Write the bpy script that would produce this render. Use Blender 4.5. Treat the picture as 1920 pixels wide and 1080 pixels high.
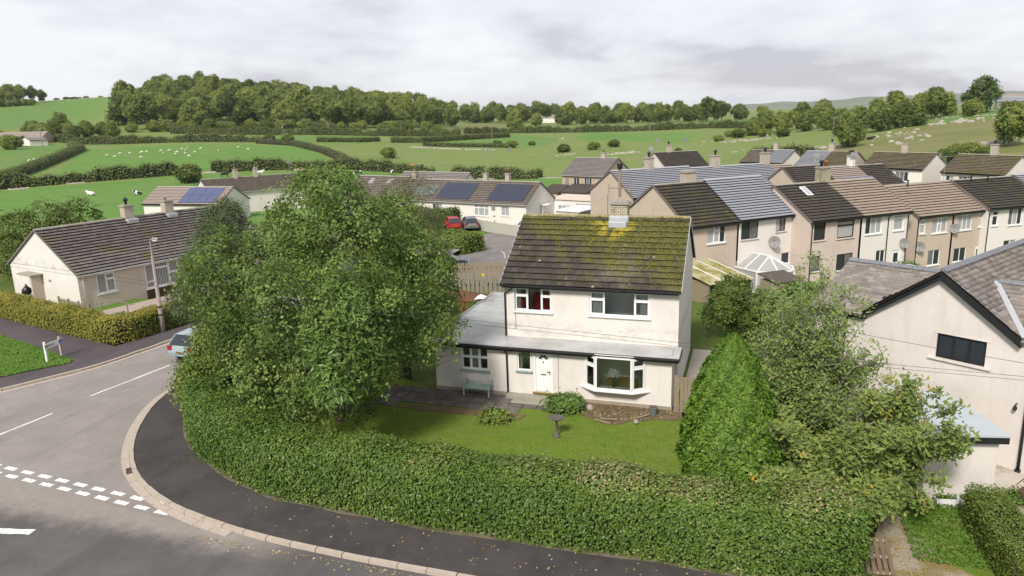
import bpy, math, random
import numpy as np
from mathutils import Vector, Matrix
random.seed(7)
RNG = np.random.default_rng(11)
for _o in list(bpy.data.objects):
    bpy.data.objects.remove(_o)
S = bpy.context.scene
COL = S.collection

# ------------------------------------------------------------------ camera
F, Y0, ROLL, YAW, CAMH = 1375., 215., 0.0276, math.radians(18.1), 12.4
PITCH = math.atan((540 - Y0) / F)
_f = np.array([-math.sin(YAW) * math.cos(PITCH), math.cos(YAW) * math.cos(PITCH), -math.sin(PITCH)])
_r = np.array([math.cos(YAW), math.sin(YAW), 0.])
_u = np.cross(_r, _f)
_c, _s = math.cos(ROLL), math.sin(ROLL)
RI, UI = _c * _r - _s * _u, _s * _r + _c * _u
cam = bpy.data.cameras.new('camera')
cam.sensor_width = 36
cam.lens = F / 1920 * 36
cam.clip_start = .3
cam.clip_end = 12000
camo = bpy.data.objects.new('camera', cam)
COL.objects.link(camo)
camo.matrix_world = Matrix(((RI[0], UI[0], -_f[0], 0), (RI[1], UI[1], -_f[1], 0), (RI[2], UI[2], -_f[2], CAMH), (0, 0, 0, 1)))
S.camera = camo

# ------------------------------------------------------------------ sky, sun, exposure
SUN_EL, SUN_AZ = math.radians(43), math.radians(186)     # from behind the viewer
W = bpy.data.worlds.new('World')
S.world = W
W.use_nodes = True
nt = W.node_tree
nt.nodes.clear()
N = nt.nodes.new
out = N('ShaderNodeOutputWorld')
sky = N('ShaderNodeTexSky')
sky.sky_type = 'NISHITA'
sky.sun_disc = False
sky.sun_elevation = SUN_EL
sky.sun_rotation = SUN_AZ
bg = N('ShaderNodeBackground')
bg.inputs[1].default_value = .06
nt.links.new(sky.outputs[0], bg.inputs[0])
tc = N('ShaderNodeTexCoord')
sep = N('ShaderNodeSeparateXYZ')
nt.links.new(tc.outputs['Generated'], sep.inputs[0])
def wm(op, a, b):
    n = N('ShaderNodeMath')
    n.operation = op
    for i, q in enumerate((a, b)):
        if isinstance(q, (int, float)):
            n.inputs[i].default_value = q
        else:
            nt.links.new(q, n.inputs[i])
    return n.outputs[0]
den = wm('ADD', wm('MAXIMUM', sep.outputs[2], 0.0), .24)
cmb = N('ShaderNodeCombineXYZ')
nt.links.new(wm('DIVIDE', sep.outputs[0], den), cmb.inputs[0])
nt.links.new(wm('DIVIDE', sep.outputs[1], den), cmb.inputs[1])
cmb.inputs[2].default_value = 3.7
def wnoise(scale, detail, rough, dist):
    n = N('ShaderNodeTexNoise')
    n.inputs['Scale'].default_value = scale
    n.inputs['Detail'].default_value = detail
    n.inputs['Roughness'].default_value = rough
    n.inputs['Distortion'].default_value = dist
    nt.links.new(cmb.outputs[0], n.inputs['Vector'])
    return n.outputs[0]
cl = wm('ADD', wm('MULTIPLY', wnoise(.75, 6, .52, .35), .66), wm('MULTIPLY', wnoise(2.2, 8, .58, .25), .34))
ramp = N('ShaderNodeValToRGB')
cr = ramp.color_ramp
cr.elements[0].position = .40
cr.elements[0].color = (.172, .171, .188, 1)
cr.elements[1].position = .57
cr.elements[1].color = (.275, .279, .289, 1)
e_ = cr.elements.new(.48)
e_.color = (.236, .238, .252, 1)
nt.links.new(cl, ramp.inputs[0])
bg2 = N('ShaderNodeBackground')
nt.links.new(ramp.outputs[0], bg2.inputs[0])
bg2.inputs[1].default_value = 1.0
mx = N('ShaderNodeMixShader')
mx.inputs[0].default_value = .94
nt.links.new(bg.outputs[0], mx.inputs[1])
nt.links.new(bg2.outputs[0], mx.inputs[2])
nt.links.new(mx.outputs[0], out.inputs[0])

sun = bpy.data.lights.new('sun', 'SUN')
sun.energy = 1.35
sun.angle = math.radians(12)
sun.color = (1, .95, .87)
suno = bpy.data.objects.new('sun', sun)
COL.objects.link(suno)
_d = Vector((math.sin(SUN_AZ) * math.cos(SUN_EL), math.cos(SUN_AZ) * math.cos(SUN_EL), math.sin(SUN_EL)))
suno.rotation_euler = _d.to_track_quat('Z', 'Y').to_euler()
suno.location = (0, -20, 40)
S.view_settings.view_transform = 'Standard'
S.view_settings.look = 'None'
S.view_settings.exposure = 1.78
S.view_settings.gamma = 1
S.view_settings.use_curve_mapping = False
try:
    S.cycles.max_bounces = 5
    S.cycles.transparent_max_bounces = 8
    S.cycles.diffuse_bounces = 3
except Exception:
    pass

# ------------------------------------------------------------------ terrain
_PX = [-600, 0, 150, 240, 400, 600, 760, 870, 960, 1200, 1440, 1600, 1680, 1800, 1920, 2500]
_D = [0, 45, 60, 90, 130, 165, 200, 260, 320, 400, 480, 560, 640, 720, 800, 1000, 1500, 9000]
_T = [
 [0, 0, 0, -.8, -1.7, -3, -2.8, 0, 3, 6, 9, 13, 20, 27, 33, 34, 28, 0],
 [0, 0, 0, -.8, -1.7, -3, -2.8, 0, 3, 6, 9, 13, 20, 27, 34, 36, 30, 0],
 [0, 0, 0, -.9, -1.7, -3, -2.6, 0, 3, 6, 9, 13, 20, 29, 38, 40, 30, 0],
 [0, 0, 0, -.9, -1.7, -3, -2.5, 0, 3, 6, 10, 18, 27, 34, 40, 40, 30, 0],
 [0, 0, 0, -1, -2, -3.2, -2.6, .4, 3.2, 6, 10, 20, 31, 38, 40, 38, 30, 0],
 [0, 0, 0, -1, -2.2, -3.6, -3.2, -.6, 2, 5, 8, 15, 22, 26, 27, 25, 20, 0],
 [0, 0, -.2, -1, -2.4, -4, -4, -2, 0, 3, 6, 11, 16, 20, 20, 18, 14, 0],
 [0, 0, -.4, -1.1, -2.4, -4.3, -4.5, -3, -1, 2, 3, 4, 5, 7, 8, 9, 8, 0],
 [0, 0, -.5, -1.2, -2.3, -4.3, -4.8, -3.5, -1.5, 1, 3, 4, 5, 6, 7, 8, 8, 0],
 [0, 0, -.7, -1, -2, -3.5, -3.5, -2, -.5, 1.5, 3, 4, 4, 5, 5, 6, 6, 0],
 [0, 0, -.9, -1.3, -1.7, -1.2, -.6, .3, 1, 2.5, 4, 4.5, 4, 4, 4, 4, 4, 0],
 [0, 0, -1, -1.6, -1.7, -.2, 1.2, 2.8, 4.5, 6, 6, 5, 4, 4, 4, 4, 4, 0],
 [0, 0, -1, -1.6, -1.6, 1.2, 2.6, 4.8, 7, 8, 7, 6, 5, 4, 4, 4, 4, 0],
 [0, 0, -1, -1.6, -1.4, 1.8, 4, 6.8, 8.7, 8.6, 8, 7, 6, 5, 5, 5, 4, 0],
 [0, 0, -1, -1.5, -1, 2.6, 5, 8, 9.8, 8.6, 8, 7, 7, 6, 6, 6, 5, 0],
 [0, 0, -1, -1.5, -1, 2.6, 5, 8, 10, 12, 12, 10, 8, 7, 6, 6, 5, 0]]
_A = [-YAW + math.atan((p - 960) / 1413.) for p in _PX]
_T = np.array(_T)
_AF = np.linspace(-1.5, 1.5, 301)
_DF = np.concatenate([np.linspace(0, 120, 81), 120 * np.exp(np.linspace(0, math.log(75), 120))[1:]])
_G = np.array([np.interp(_DF, _D, [np.interp(a, _A, _T[:, k]) for k in range(len(_D))]) for a in _AF])
for _ in range(3):
    _G[1:-1] = (_G[:-2] + 2 * _G[1:-1] + _G[2:]) / 4
    _G[:, 31:-1] = (_G[:, 30:-2] + 2 * _G[:, 31:-1] + _G[:, 32:]) / 4
def hts(x, y):
    x = np.asarray(x, float); y = np.asarray(y, float)
    a = np.clip(np.arctan2(x, y), -1.499, 1.499)
    d = np.clip(np.hypot(x, y), 0, 8900)
    ai = (a + 1.5) / .01
    i = np.minimum(ai.astype(int), 299); fa = ai - i
    j = np.clip(np.searchsorted(_DF, d) - 1, 0, len(_DF) - 2)
    fd = (d - _DF[j]) / (_DF[j + 1] - _DF[j])
    return (_G[i, j] * (1 - fa) + _G[i + 1, j] * fa) * (1 - fd) + (_G[i, j + 1] * (1 - fa) + _G[i + 1, j + 1] * fa) * fd
def h(x, y):
    return float(hts(x, y))
def ray(px, py):
    return _f + (px - 960) / F * RI + (540 - py) / F * UI
def gz(px, py, z=0.):
    d = ray(px, py); t = (z - CAMH) / d[2]
    return Vector((t * d[0], t * d[1], z))
def at(px, py, dmax=3000):
    "the place on the terrain that the photograph shows at this pixel"
    d = ray(px, py); hl = math.hypot(d[0], d[1])
    T = np.concatenate([np.arange(5, 300, .5), np.arange(300, dmax, 3.)]) / hl
    z = CAMH + T * d[2]
    k = np.nonzero(z < hts(T * d[0], T * d[1]))[0]
    t = T[k[0]] if len(k) else T[-1]
    x, y = t * d[0], t * d[1]
    return Vector((x, y, h(x, y)))
def pd(px, D):
    "the place on the terrain D metres out in the direction of picture column px"
    a = -YAW + math.atan((px - 960) / 1413.)
    x, y = D * math.sin(a), D * math.cos(a)
    return Vector((x, y, h(x, y)))

# ------------------------------------------------------------------ mesh helpers
class MB:
    def __init__(s):
        s.v, s.f, s.m = [], [], []
    def add(s, V, Fc, mi=0, T=None):
        b = len(s.v)
        for p in V:
            p = Vector(p)
            s.v.append(tuple(T @ p) if T is not None else tuple(p))
        for q in Fc:
            s.f.append([b + i for i in q]); s.m.append(mi)
        return s
    def box(s, x0, x1, y0, y1, z0, z1, mi=0, T=None):
        V = [(x0, y0, z0), (x1, y0, z0), (x1, y1, z0), (x0, y1, z0), (x0, y0, z1), (x1, y0, z1), (x1, y1, z1), (x0, y1, z1)]
        return s.add(V, [(0, 3, 2, 1), (4, 5, 6, 7), (0, 1, 5, 4), (1, 2, 6, 5), (2, 3, 7, 6), (3, 0, 4, 7)], mi, T)
    def beam(s, a, b, w, t, mi=0, up=(0, 0, 1)):
        a, b = Vector(a), Vector(b)
        d = (b - a); L = d.length; d = d / L
        u = Vector(up)
        if abs(d.dot(u)) > .97:
            u = Vector((1, 0, 0))
        x = d.cross(u).normalized(); z = x.cross(d)
        T = Matrix(((x.x, d.x, z.x, a.x), (x.y, d.y, z.y, a.y), (x.z, d.z, z.z, a.z), (0, 0, 0, 1)))
        return s.box(-w / 2, w / 2, 0, L, -t / 2, t / 2, mi, T)
    def tube(s, pts, rad, n=8, mi=0, cap=True):
        pts = [Vector(p) for p in pts]
        if isinstance(rad, (int, float)):
            rad = [rad] * len(pts)
        b = len(s.v); prev = None
        for i, p in enumerate(pts):
            d = (pts[min(i + 1, len(pts) - 1)] - pts[max(i - 1, 0)]).normalized()
            ref = Vector((1, 0, 0)) if abs(d.x) < .8 else Vector((0, 1, 0))
            if prev is not None:
                ref = prev
            x = (ref - d * ref.dot(d)).normalized(); prev = x
            y = d.cross(x)
            for k in range(n):
                a = 2 * math.pi * k / n
                s.v.append(tuple(p + (x * math.cos(a) + y * math.sin(a)) * rad[i]))
        for i in range(len(pts) - 1):
            for k in range(n):
                q = b + i * n
                s.f.append([q + k, q + (k + 1) % n, q + n + (k + 1) % n, q + n + k]); s.m.append(mi)
        if cap:
            s.f.append([b + k for k in range(n)][::-1]); s.m.append(mi)
            s.f.append([b + (len(pts) - 1) * n + k for k in range(n)]); s.m.append(mi)
        return s
    def lathe(s, prof, cx=0, cy=0, n=16, mi=0):
        b = len(s.v)
        for r, z in prof:
            for k in range(n):
                a = 2 * math.pi * k / n
                s.v.append((cx + r * math.cos(a), cy + r * math.sin(a), z))
        for i in range(len(prof) - 1):
            for k in range(n):
                q = b + i * n
                s.f.append([q + k, q + (k + 1) % n, q + n + (k + 1) % n, q + n + k]); s.m.append(mi)
        s.f.append([b + k for k in range(n)][::-1]); s.m.append(mi)
        s.f.append([b + (len(prof) - 1) * n + k for k in range(n)]); s.m.append(mi)
        return s
    def prism(s, poly, z0, z1, mi=0, T=None):
        n = len(poly)
        V = [(p[0], p[1], z0) for p in poly] + [(p[0], p[1], z1) for p in poly]
        Fc = [tuple(range(n))[::-1], tuple(range(n, 2 * n))] + [(i, (i + 1) % n, n + (i + 1) % n, n + i) for i in range(n)]
        return s.add(V, Fc, mi, T)
    def mesh(s, name, mats, smooth=False):
        me = bpy.data.meshes.new(name)
        me.from_pydata(s.v, [], s.f)
        if not isinstance(mats, (list, tuple)):
            mats = [mats]
        for m in mats:
            me.materials.append(m)
        if len(mats) > 1:
            me.polygons.foreach_set('material_index', s.m)
        if smooth:
            me.polygons.foreach_set('use_smooth', [True] * len(s.f))
        me.update()
        return me
    def build(s, name, mats, parent=None, smooth=False, loc=None, bevel=0):
        o = bpy.data.objects.new(name, s.mesh(name, mats, smooth))
        COL.objects.link(o)
        if parent is not None:
            o.parent = parent
        if loc is not None:
            o.location = loc
        if bevel:
            b = o.modifiers.new('bevel', 'BEVEL'); b.width = bevel; b.segments = 2; b.limit_method = 'ANGLE'
        return o
def obj(name, me, parent=None, M=None):
    o = bpy.data.objects.new(name, me)
    COL.objects.link(o)
    if parent is not None:
        o.parent = parent
    if M is not None:
        o.matrix_basis = M
    return o
def tag(o, label=None, cat=None, group=None, kind=None):
    if label: o['label'] = label
    if cat: o['category'] = cat
    if group: o['group'] = group
    if kind: o['kind'] = kind
    return o
def thing(name, label, cat, loc=(0, 0, 0), rz=0., group=None):
    o = bpy.data.objects.new(name, None)
    COL.objects.link(o)
    o.empty_display_size = .3
    o.location = loc; o.rotation_euler = (0, 0, rz)
    return tag(o, label, cat, group)
def dup(root, loc, rz, label, group=None, scale=None):
    r = root.copy(); COL.objects.link(r)
    r.location = loc; r.rotation_euler = (0, 0, rz)
    if scale is not None:
        r.scale = (scale,) * 3 if isinstance(scale, (int, float)) else scale
    r['label'] = label
    if group: r['group'] = group
    for ch in list(root.children):
        c = ch.copy(); COL.objects.link(c); c.parent = r
        for g2 in ch.children:
            d = g2.copy(); COL.objects.link(d); d.parent = c
    return r

# ------------------------------------------------------------------ materials
class NT:
    "small wrapper to write node trees shortly"
    def __init__(s, name):
        s.m = bpy.data.materials.new(name); s.m.use_nodes = True
        s.t = s.m.node_tree; s.t.nodes.clear()
        s.o = s.t.nodes.new('ShaderNodeOutputMaterial')
    def n(s, typ, **kw):
        n = s.t.nodes.new('ShaderNode' + typ)
        for k, v in kw.items():
            setattr(n, k, v)
        return n
    def l(s, a, b):
        s.t.links.new(a, b)
    def put(s, sock, v):
        if hasattr(v, 'is_linked') or isinstance(v, bpy.types.NodeSocket):
            s.l(v, sock)
        else:
            if isinstance(v, tuple) and len(v) == 3 and sock.type == 'RGBA':
                v = (*v, 1)
            sock.default_value = v
    def math(s, op, a, b=0., c=None, clamp=False):
        n = s.n('Math', operation=op, use_clamp=clamp)
        s.put(n.inputs[0], a); s.put(n.inputs[1], b)
        if c is not None: s.put(n.inputs[2], c)
        return n.outputs[0]
    def mix(s, f, a, b, blend='MIX'):
        n = s.n('Mix', data_type='RGBA', blend_type=blend)
        s.put(n.inputs[0], f); s.put(n.inputs[6], a); s.put(n.inputs[7], b)
        return n.outputs[2]
    def pos(s):
        return s.n('NewGeometry').outputs['Position']
    def noise(s, scale, detail=4., rough=.55, vec=None, dist=0.):
        n = s.n('TexNoise')
        n.inputs['Scale'].default_value = scale; n.inputs['Detail'].default_value = detail
        n.inputs['Roughness'].default_value = rough; n.inputs['Distortion'].default_value = dist
        s.l(vec if vec is not None else s.pos(), n.inputs['Vector'])
        return n.outputs[0]
    def stretch(s, vec, sx, sy, sz):
        n = s.n('Mapping'); n.inputs['Scale'].default_value = (sx, sy, sz)
        s.l(vec, n.inputs['Vector']); return n.outputs[0]
    def ss(s, v, a, b):
        n = s.n('MapRange', interpolation_type='SMOOTHSTEP')
        s.put(n.inputs[0], v); n.inputs[1].default_value = a; n.inputs[2].default_value = b
        return n.outputs[0]
    def ramp(s, v, stops):
        n = s.n('ValToRGB'); c = n.color_ramp
        while len(c.elements) > 1: c.elements.remove(c.elements[-1])
        c.elements[0].position = stops[0][0]; c.elements[0].color = (*stops[0][1], 1)
        for p, q in stops[1:]:
            e = c.elements.new(p); e.color = (*q, 1)
        s.put(n.inputs[0], v)
        return n.outputs[0]
    def attr(s, nm):
        return s.n('Attribute', attribute_name=nm).outputs['Fac']
    def rnd(s):
        return s.n('ObjectInfo').outputs['Random']
    def bump(s, hgt, strength=.3, dist=.02):
        n = s.n('Bump'); n.inputs['Strength'].default_value = strength; n.inputs['Distance'].default_value = dist
        s.l(hgt, n.inputs['Height']); return n.outputs[0]
    def fin(s, col, rough=.8, bump=None, spec=.3, metal=0., shader=None):
        p = s.n('BsdfPrincipled')
        s.put(p.inputs['Base Color'], col); s.put(p.inputs['Roughness'], rough)
        p.inputs['Specular IOR Level'].default_value = spec; p.inputs['Metallic'].default_value = metal
        if bump is not None: s.l(bump, p.inputs['Normal'])
        s.l(p.outputs[0], s.o.inputs[0])
        s.p = p
        return s.m
def plain(name, c1, c2=None, scale=6., rough=.6, spec=.3, metal=0., bump=0.):
    t = NT(name)
    c2 = c2 or tuple(x * .8 for x in c1)
    nz = t.noise(scale, 4)
    return t.fin(t.mix(nz, c1, c2), rough, t.bump(nz, bump, .01) if bump else None, spec, metal)
def render_wall(name, c, stain=(.25, .21, .17), amt=.35, streaks=0.):
    "roughcast: pebbly relief, faint blotches and streaks of dirt under the sills and eaves"
    t = NT(name)
    p = t.pos()
    big = t.noise(.7, 6, .66)
    streak = t.noise(1.6, 4, .6, t.stretch(p, 1.5, 1.5, .22))
    fine = t.noise(38, 3, .7)
    col = t.mix(t.math('MULTIPLY', t.ss(big, .40, .75), amt * .55), c, stain)
    col = t.mix(t.math('MULTIPLY', t.ss(streak, .52, .8), amt * .6), col, stain)
    col = t.mix(t.math('MULTIPLY', fine, .3), col, tuple(x * .74 for x in c))
    col = t.mix(t.math('MULTIPLY', t.ss(t.noise(9, 4, .7), .55, .75), .14), col, stain)
    zz = t.n('SeparateXYZ'); t.l(p, zz.inputs[0])
    band = t.math('MULTIPLY', t.math('SUBTRACT', 1., t.ss(t.math('ABSOLUTE', t.math('SUBTRACT', zz.outputs[2], 2.95)), .1, .5)), t.ss(t.noise(1.1, 6, .7, t.stretch(p, 1, 1, 2.2)), .45, .62))
    col = t.mix(t.math('MULTIPLY', band, streaks), col, (.3, .27, .22))
    return t.fin(col, .92, t.bump(fine, .6, .02), .15)
def roofing(name, c1, c2, moss=(.16, .16, .03), moss_amt=.4, spot=.5, rnd='attr', c3=None, patch=None, mscale=.7):
    "roof tiles: tone from tile to tile, moss in patches, pale lichen spots"
    t = NT(name)
    tone = t.attr('tone') if rnd == 'attr' else t.rnd()
    col = t.mix(tone, c1, c2)
    if c3:
        col = t.mix(t.ss(t.noise(.5, 3), .5, .7), col, c3)
    grain = t.noise(22, 4, .65)
    col = t.mix(t.math('MULTIPLY', grain, .45), col, tuple(x * .5 for x in c1))
    if moss_amt:
        m = t.noise(mscale, 6, .68)
        f = t.ss(m, .62 - .3 * moss_amt, .74 - .22 * moss_amt)
        f = t.math('MULTIPLY', f, t.ss(t.noise(9, 4, .7), .3, .62))
        col = t.mix(f, col, t.mix(t.noise(5, 3), moss, tuple(x * .5 for x in moss)))
    if spot:
        v = t.n('TexVoronoi'); v.inputs['Scale'].default_value = 1.9
        t.l(t.pos(), v.inputs['Vector'])
        sp = t.math('LESS_THAN', t.math('ADD', v.outputs['Distance'], t.math('ADD', t.math('MULTIPLY', t.noise(9, 3), .16), t.math('MULTIPLY', t.noise(1.1, 2), .22))), .19 + .10 * spot)
        col = t.mix(t.math('MULTIPLY', sp, .75), col, t.mix(t.noise(3, 2), (.5, .48, .42), (.3, .25, .2)))
    if patch:
        col = patch(t, col)
    return t.fin(col, .88, t.bump(grain, .5, .015), .2)
def foliage(name, stops, trans=.25, rough=.55, objvar=0.):
    t = NT(name)
    tone = t.attr('tone')
    if objvar:
        tone = t.math('ADD', tone, t.math('MULTIPLY', t.math('SUBTRACT', t.rnd(), .5), objvar))
    col = t.ramp(tone, stops)
    p = t.n('BsdfPrincipled'); t.l(col, p.inputs['Base Color'])
    p.inputs['Roughness'].default_value = rough; p.inputs['Specular IOR Level'].default_value = .28
    tr = t.n('BsdfTranslucent'); t.l(t.mix(.5, col, (.13, .2, .03)), tr.inputs[0])
    m = t.n('MixShader'); m.inputs[0].default_value = trans
    t.l(p.outputs[0], m.inputs[1]); t.l(tr.outputs[0], m.inputs[2]); t.l(m.outputs[0], t.o.inputs[0])
    return t.m
def grassmat(name, a, b, c, s1=.09, s2=1.2, s3=14., bump=.6):
    t = NT(name)
    n1 = t.noise(s1, 6, .66); n2 = t.noise(s2, 5, .72, t.stretch(t.pos(), .45, 1.4, 1)); n3 = t.noise(s3, 4, .75)
    col = t.mix(t.ss(n1, .35, .65), a, b)
    col = t.mix(t.math('MULTIPLY', t.ss(n2, .4, .64), .9), col, c)
    col = t.mix(t.math('MULTIPLY', t.ss(t.noise(s1 * 4, 5, .7), .52, .7), .4), col, tuple(x * .7 for x in a))
    col = t.mix(t.math('MULTIPLY', n3, .45), col, tuple(x * .55 for x in a))
    return t.fin(col, .9, t.bump(n3, bump, .04), .1)

M = {}
M['cream'] = render_wall('cream_render', (.72, .672, .622), amt=.28, streaks=.4)
M['white_render'] = render_wall('white_render', (.74, .69, .64), amt=.08)
M['beige'] = render_wall('beige_render', (.53, .44, .355))
M['tan'] = render_wall('tan_render', (.46, .35, .235))
M['pink'] = render_wall('pink_render', (.6, .5, .43))
M['pale'] = render_wall('pale_render', (.66, .608, .56))
M['plinth'] = plain('plinth', (.36, .31, .24), (.24, .2, .15), 4, .9)
M['upvc'] = plain('white_plastic', (.8, .8, .8), (.74, .74, .73), 3, .35, .4)
M['paintwhite'] = plain('white_paint', (.76, .76, .74), (.66, .66, .63), 3, .5)
M['black'] = plain('black_plastic', (.012, .012, .014), (.02, .02, .022), 5, .4, .4)
M['brownframe'] = plain('brown_frame', (.05, .025, .015), (.035, .018, .012), 5, .4)
M['glass'] = NT('window_glass').fin((.03, .035, .042), .04, None, .6)
M['curtain'] = plain('net_curtain_behind_glass', (.42, .42, .42), (.3, .3, .31), 9, .25, .6)
t = NT('vertical_blind_behind_glass'); tcn = t.n('TexCoord'); wv = t.n('TexWave'); wv.inputs['Scale'].default_value = 2.6; wv.inputs['Distortion'].default_value = .6; t.l(tcn.outputs['Generated'], wv.inputs['Vector'])
M['blind'] = t.fin(t.mix(t.ss(wv.outputs['Fac'], .3, .6), (.05, .05, .055), (.5, .49, .47)), .12, None, .5)
M['lead'] = plain('lead_flashing', (.42, .43, .45), (.3, .31, .33), 5, .5, .5)
M['timber'] = plain('weathered_timber', (.32, .26, .18), (.2, .16, .11), 7, .85)
M['timber_grey'] = plain('grey_weathered_timber', (.28, .25, .2), (.17, .15, .12), 7, .88)
M['bark'] = plain('bark', (.11, .09, .065), (.05, .042, .03), 9, .95, .1, 0, .6)
M['bark_pale'] = plain('pale_bark', (.28, .25, .2), (.16, .14, .11), 8, .9, .1, 0, .4)
M['stone'] = plain('pale_limestone', (.4, .365, .31), (.24, .22, .18), 2.5, .92, .2, 0, .5)
M['kerb'] = plain('concrete_kerb', (.47, .4, .34), (.33, .28, .23), 3.5, .9, .2, 0, .3)
M['concrete'] = plain('concrete', (.36, .33, .28), (.24, .22, .18), 1.6, .9)
M['paint'] = plain('road_paint', (.72, .72, .7), (.5, .49, .47), 9, .8)
M['solar'] = plain('solar_cell', (.022, .026, .045), (.03, .035, .06), 2, .12, .6)
M['solar_blue'] = plain('blue_solar_cell', (.06, .075, .15), (.075, .09, .17), 2, .12, .6)
M['metal'] = plain('galvanised_metal', (.42, .42, .42), (.32, .32, .33), 6, .45, .5, .6)
M['dish'] = plain('dish_grey', (.3, .29, .28), (.24, .23, .22), 6, .5)
M['pot'] = plain('terracotta', (.42, .13, .05), (.3, .1, .04), 6, .8)
M['soil'] = plain('soil', (.16, .085, .045), (.09, .05, .03), 4, .95, .1, 0, .5)
# ------------------------------------------------------------------ ground, fields, roads
M['lawn'] = grassmat('lawn_grass', (.12, .195, .022), (.145, .215, .026), (.17, .2, .045), .35, 2.2, 30)
M['verge'] = grassmat('verge_grass', (.085, .185, .02), (.11, .215, .03), (.135, .19, .045), .5, 2.5, 26)
M['field'] = grassmat('bright_field_grass', (.095, .21, .04), (.12, .235, .05), (.155, .225, .065), .02, .16, 1.1, .5)
M['field2'] = grassmat('green_field_grass', (.1, .205, .04), (.125, .225, .055), (.16, .22, .075), .02, .16, 1.1, .5)
M['pasture'] = grassmat('olive_pasture_grass', (.14, .21, .05), (.17, .23, .065), (.205, .22, .09), .025, .13, .8, .5)
M['rough'] = grassmat('rough_hill_grass', (.14, .17, .045), (.19, .19, .075), (.22, .2, .1), .03, .12, .8, .5)
M['garden'] = grassmat('garden_grass', (.07, .125, .022), (.1, .15, .03), (.13, .13, .05), .3, 1.4, 18)
M['farhill'] = grassmat('hazy_hill_grass', (.16, .19, .115), (.21, .23, .15), (.12, .145, .11), .0015, .006, .03, 0)  # grass kept pale and bluish: distance haze painted into the colour

def pip(px, py, poly):
    x = [p[0] for p in poly]; y = [p[1] for p in poly]
    c = np.zeros(px.shape, bool); n = len(poly); j = n - 1
    for i in range(n):
        cond = ((y[i] > py) != (y[j] > py)) & (px < (x[j] - x[i]) * (py - y[i]) / (y[j] - y[i] + 1e-12) + x[i])
        c ^= cond; j = i
    return c
def V2(pts): return [(p[0], p[1]) for p in pts]
A_ = lambda *pts: V2([at(*p) for p in pts])
P_ = lambda *pts: V2([pd(*p) for p in pts])
FIELDS = [
 ('cow_field', 'field', P_((-500, 112), (-500, 205), (0, 214), (330, 222), (640, 226), (760, 215), (900, 203), (1060, 196), (1065, 118), (900, 118), (600, 118), (300, 105))),
 ('sheep_field', 'field', P_((70, 226), (200, 229), (400, 232), (640, 232), (640, 250), (560, 318), (330, 345), (160, 330))),
 ('paddock', 'field2', P_((-400, 235), (40, 235), (150, 320), (110, 385), (-400, 385))),
 ('hillside_field', 'field2', P_((-500, 470), (0, 540), (180, 560), (215, 640), (222, 900), (-500, 900))),
 ('strip_field', 'field2', P_((500, 335), (700, 345), (715, 390), (500, 400))),
 ('middle_field', 'field2', P_((800, 330), (1030, 320), (1060, 372), (960, 420), (800, 410))),
 ('green_strip', 'field', P_((1090, 350), (1300, 310), (1330, 370), (1100, 420))),
 ('bank_field', 'rough', P_((865, 400), (950, 400), (960, 640), (865, 640))),
 ('far_field', 'field2', P_((1340, 450), (1420, 450), (1420, 620), (1340, 620))),
 ('hill_pasture', 'rough', P_((1440, 140), (2400, 120), (2400, 280), (1920, 275), (1760, 265), (1600, 235), (1500, 205))),
 ('upper_pasture', 'field2', P_((1770, 266), (1925, 276), (2400, 285), (2400, 350), (1925, 340), (1790, 320))),
]
aa = np.linspace(-1.45, 1.35, 421)
dd = np.concatenate([np.arange(1.5, 46, 1.5), np.arange(46, 130, 3), 130 * np.exp(np.linspace(0, math.log(68), 150))])
XX = np.outer(np.sin(aa), dd); YY = np.outer(np.cos(aa), dd)
ZZ = hts(XX, YY) - np.where(dd < 120, .18, 0)[None, :]
nb = len(dd)
cx = (XX[:-1, :-1] + XX[1:, 1:]) / 2; cy = (YY[:-1, :-1] + YY[1:, 1:]) / 2
cls = np.where(np.hypot(cx, cy) < 125, 0, 1)
for k, (nm, mt, poly) in enumerate(FIELDS):
    cls[pip(cx, cy, poly)] = k + 2
VG = np.stack([XX.ravel(), YY.ravel(), ZZ.ravel()], 1)
def grid_obj(name, k, mat):
    I, J = np.nonzero(cls == k)
    q = np.stack([I * nb + J, (I + 1) * nb + J, (I + 1) * nb + J + 1, I * nb + J + 1], 1)[:, ::-1]
    u, inv = np.unique(q.ravel(), return_inverse=True)
    me = bpy.data.meshes.new(name)
    me.vertices.add(len(u)); me.vertices.foreach_set('co', VG[u].ravel())
    me.loops.add(len(inv)); me.loops.foreach_set('vertex_index', inv.astype(np.int32).ravel())
    me.polygons.add(len(q)); me.polygons.foreach_set('loop_start', np.arange(0, 4 * len(q), 4, dtype=np.int32))
    me.polygons.foreach_set('use_smooth', np.ones(len(q), bool))
    me.materials.append(mat); me.update(calc_edges=True); me.validate()
    return tag(obj(name, me), kind='structure')
grid_obj('ground', 0, M['garden'])
grid_obj('pasture', 1, M['pasture'])
for k, (nm, mt, poly) in enumerate(FIELDS):
    grid_obj(nm, k + 2, M[mt])

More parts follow.
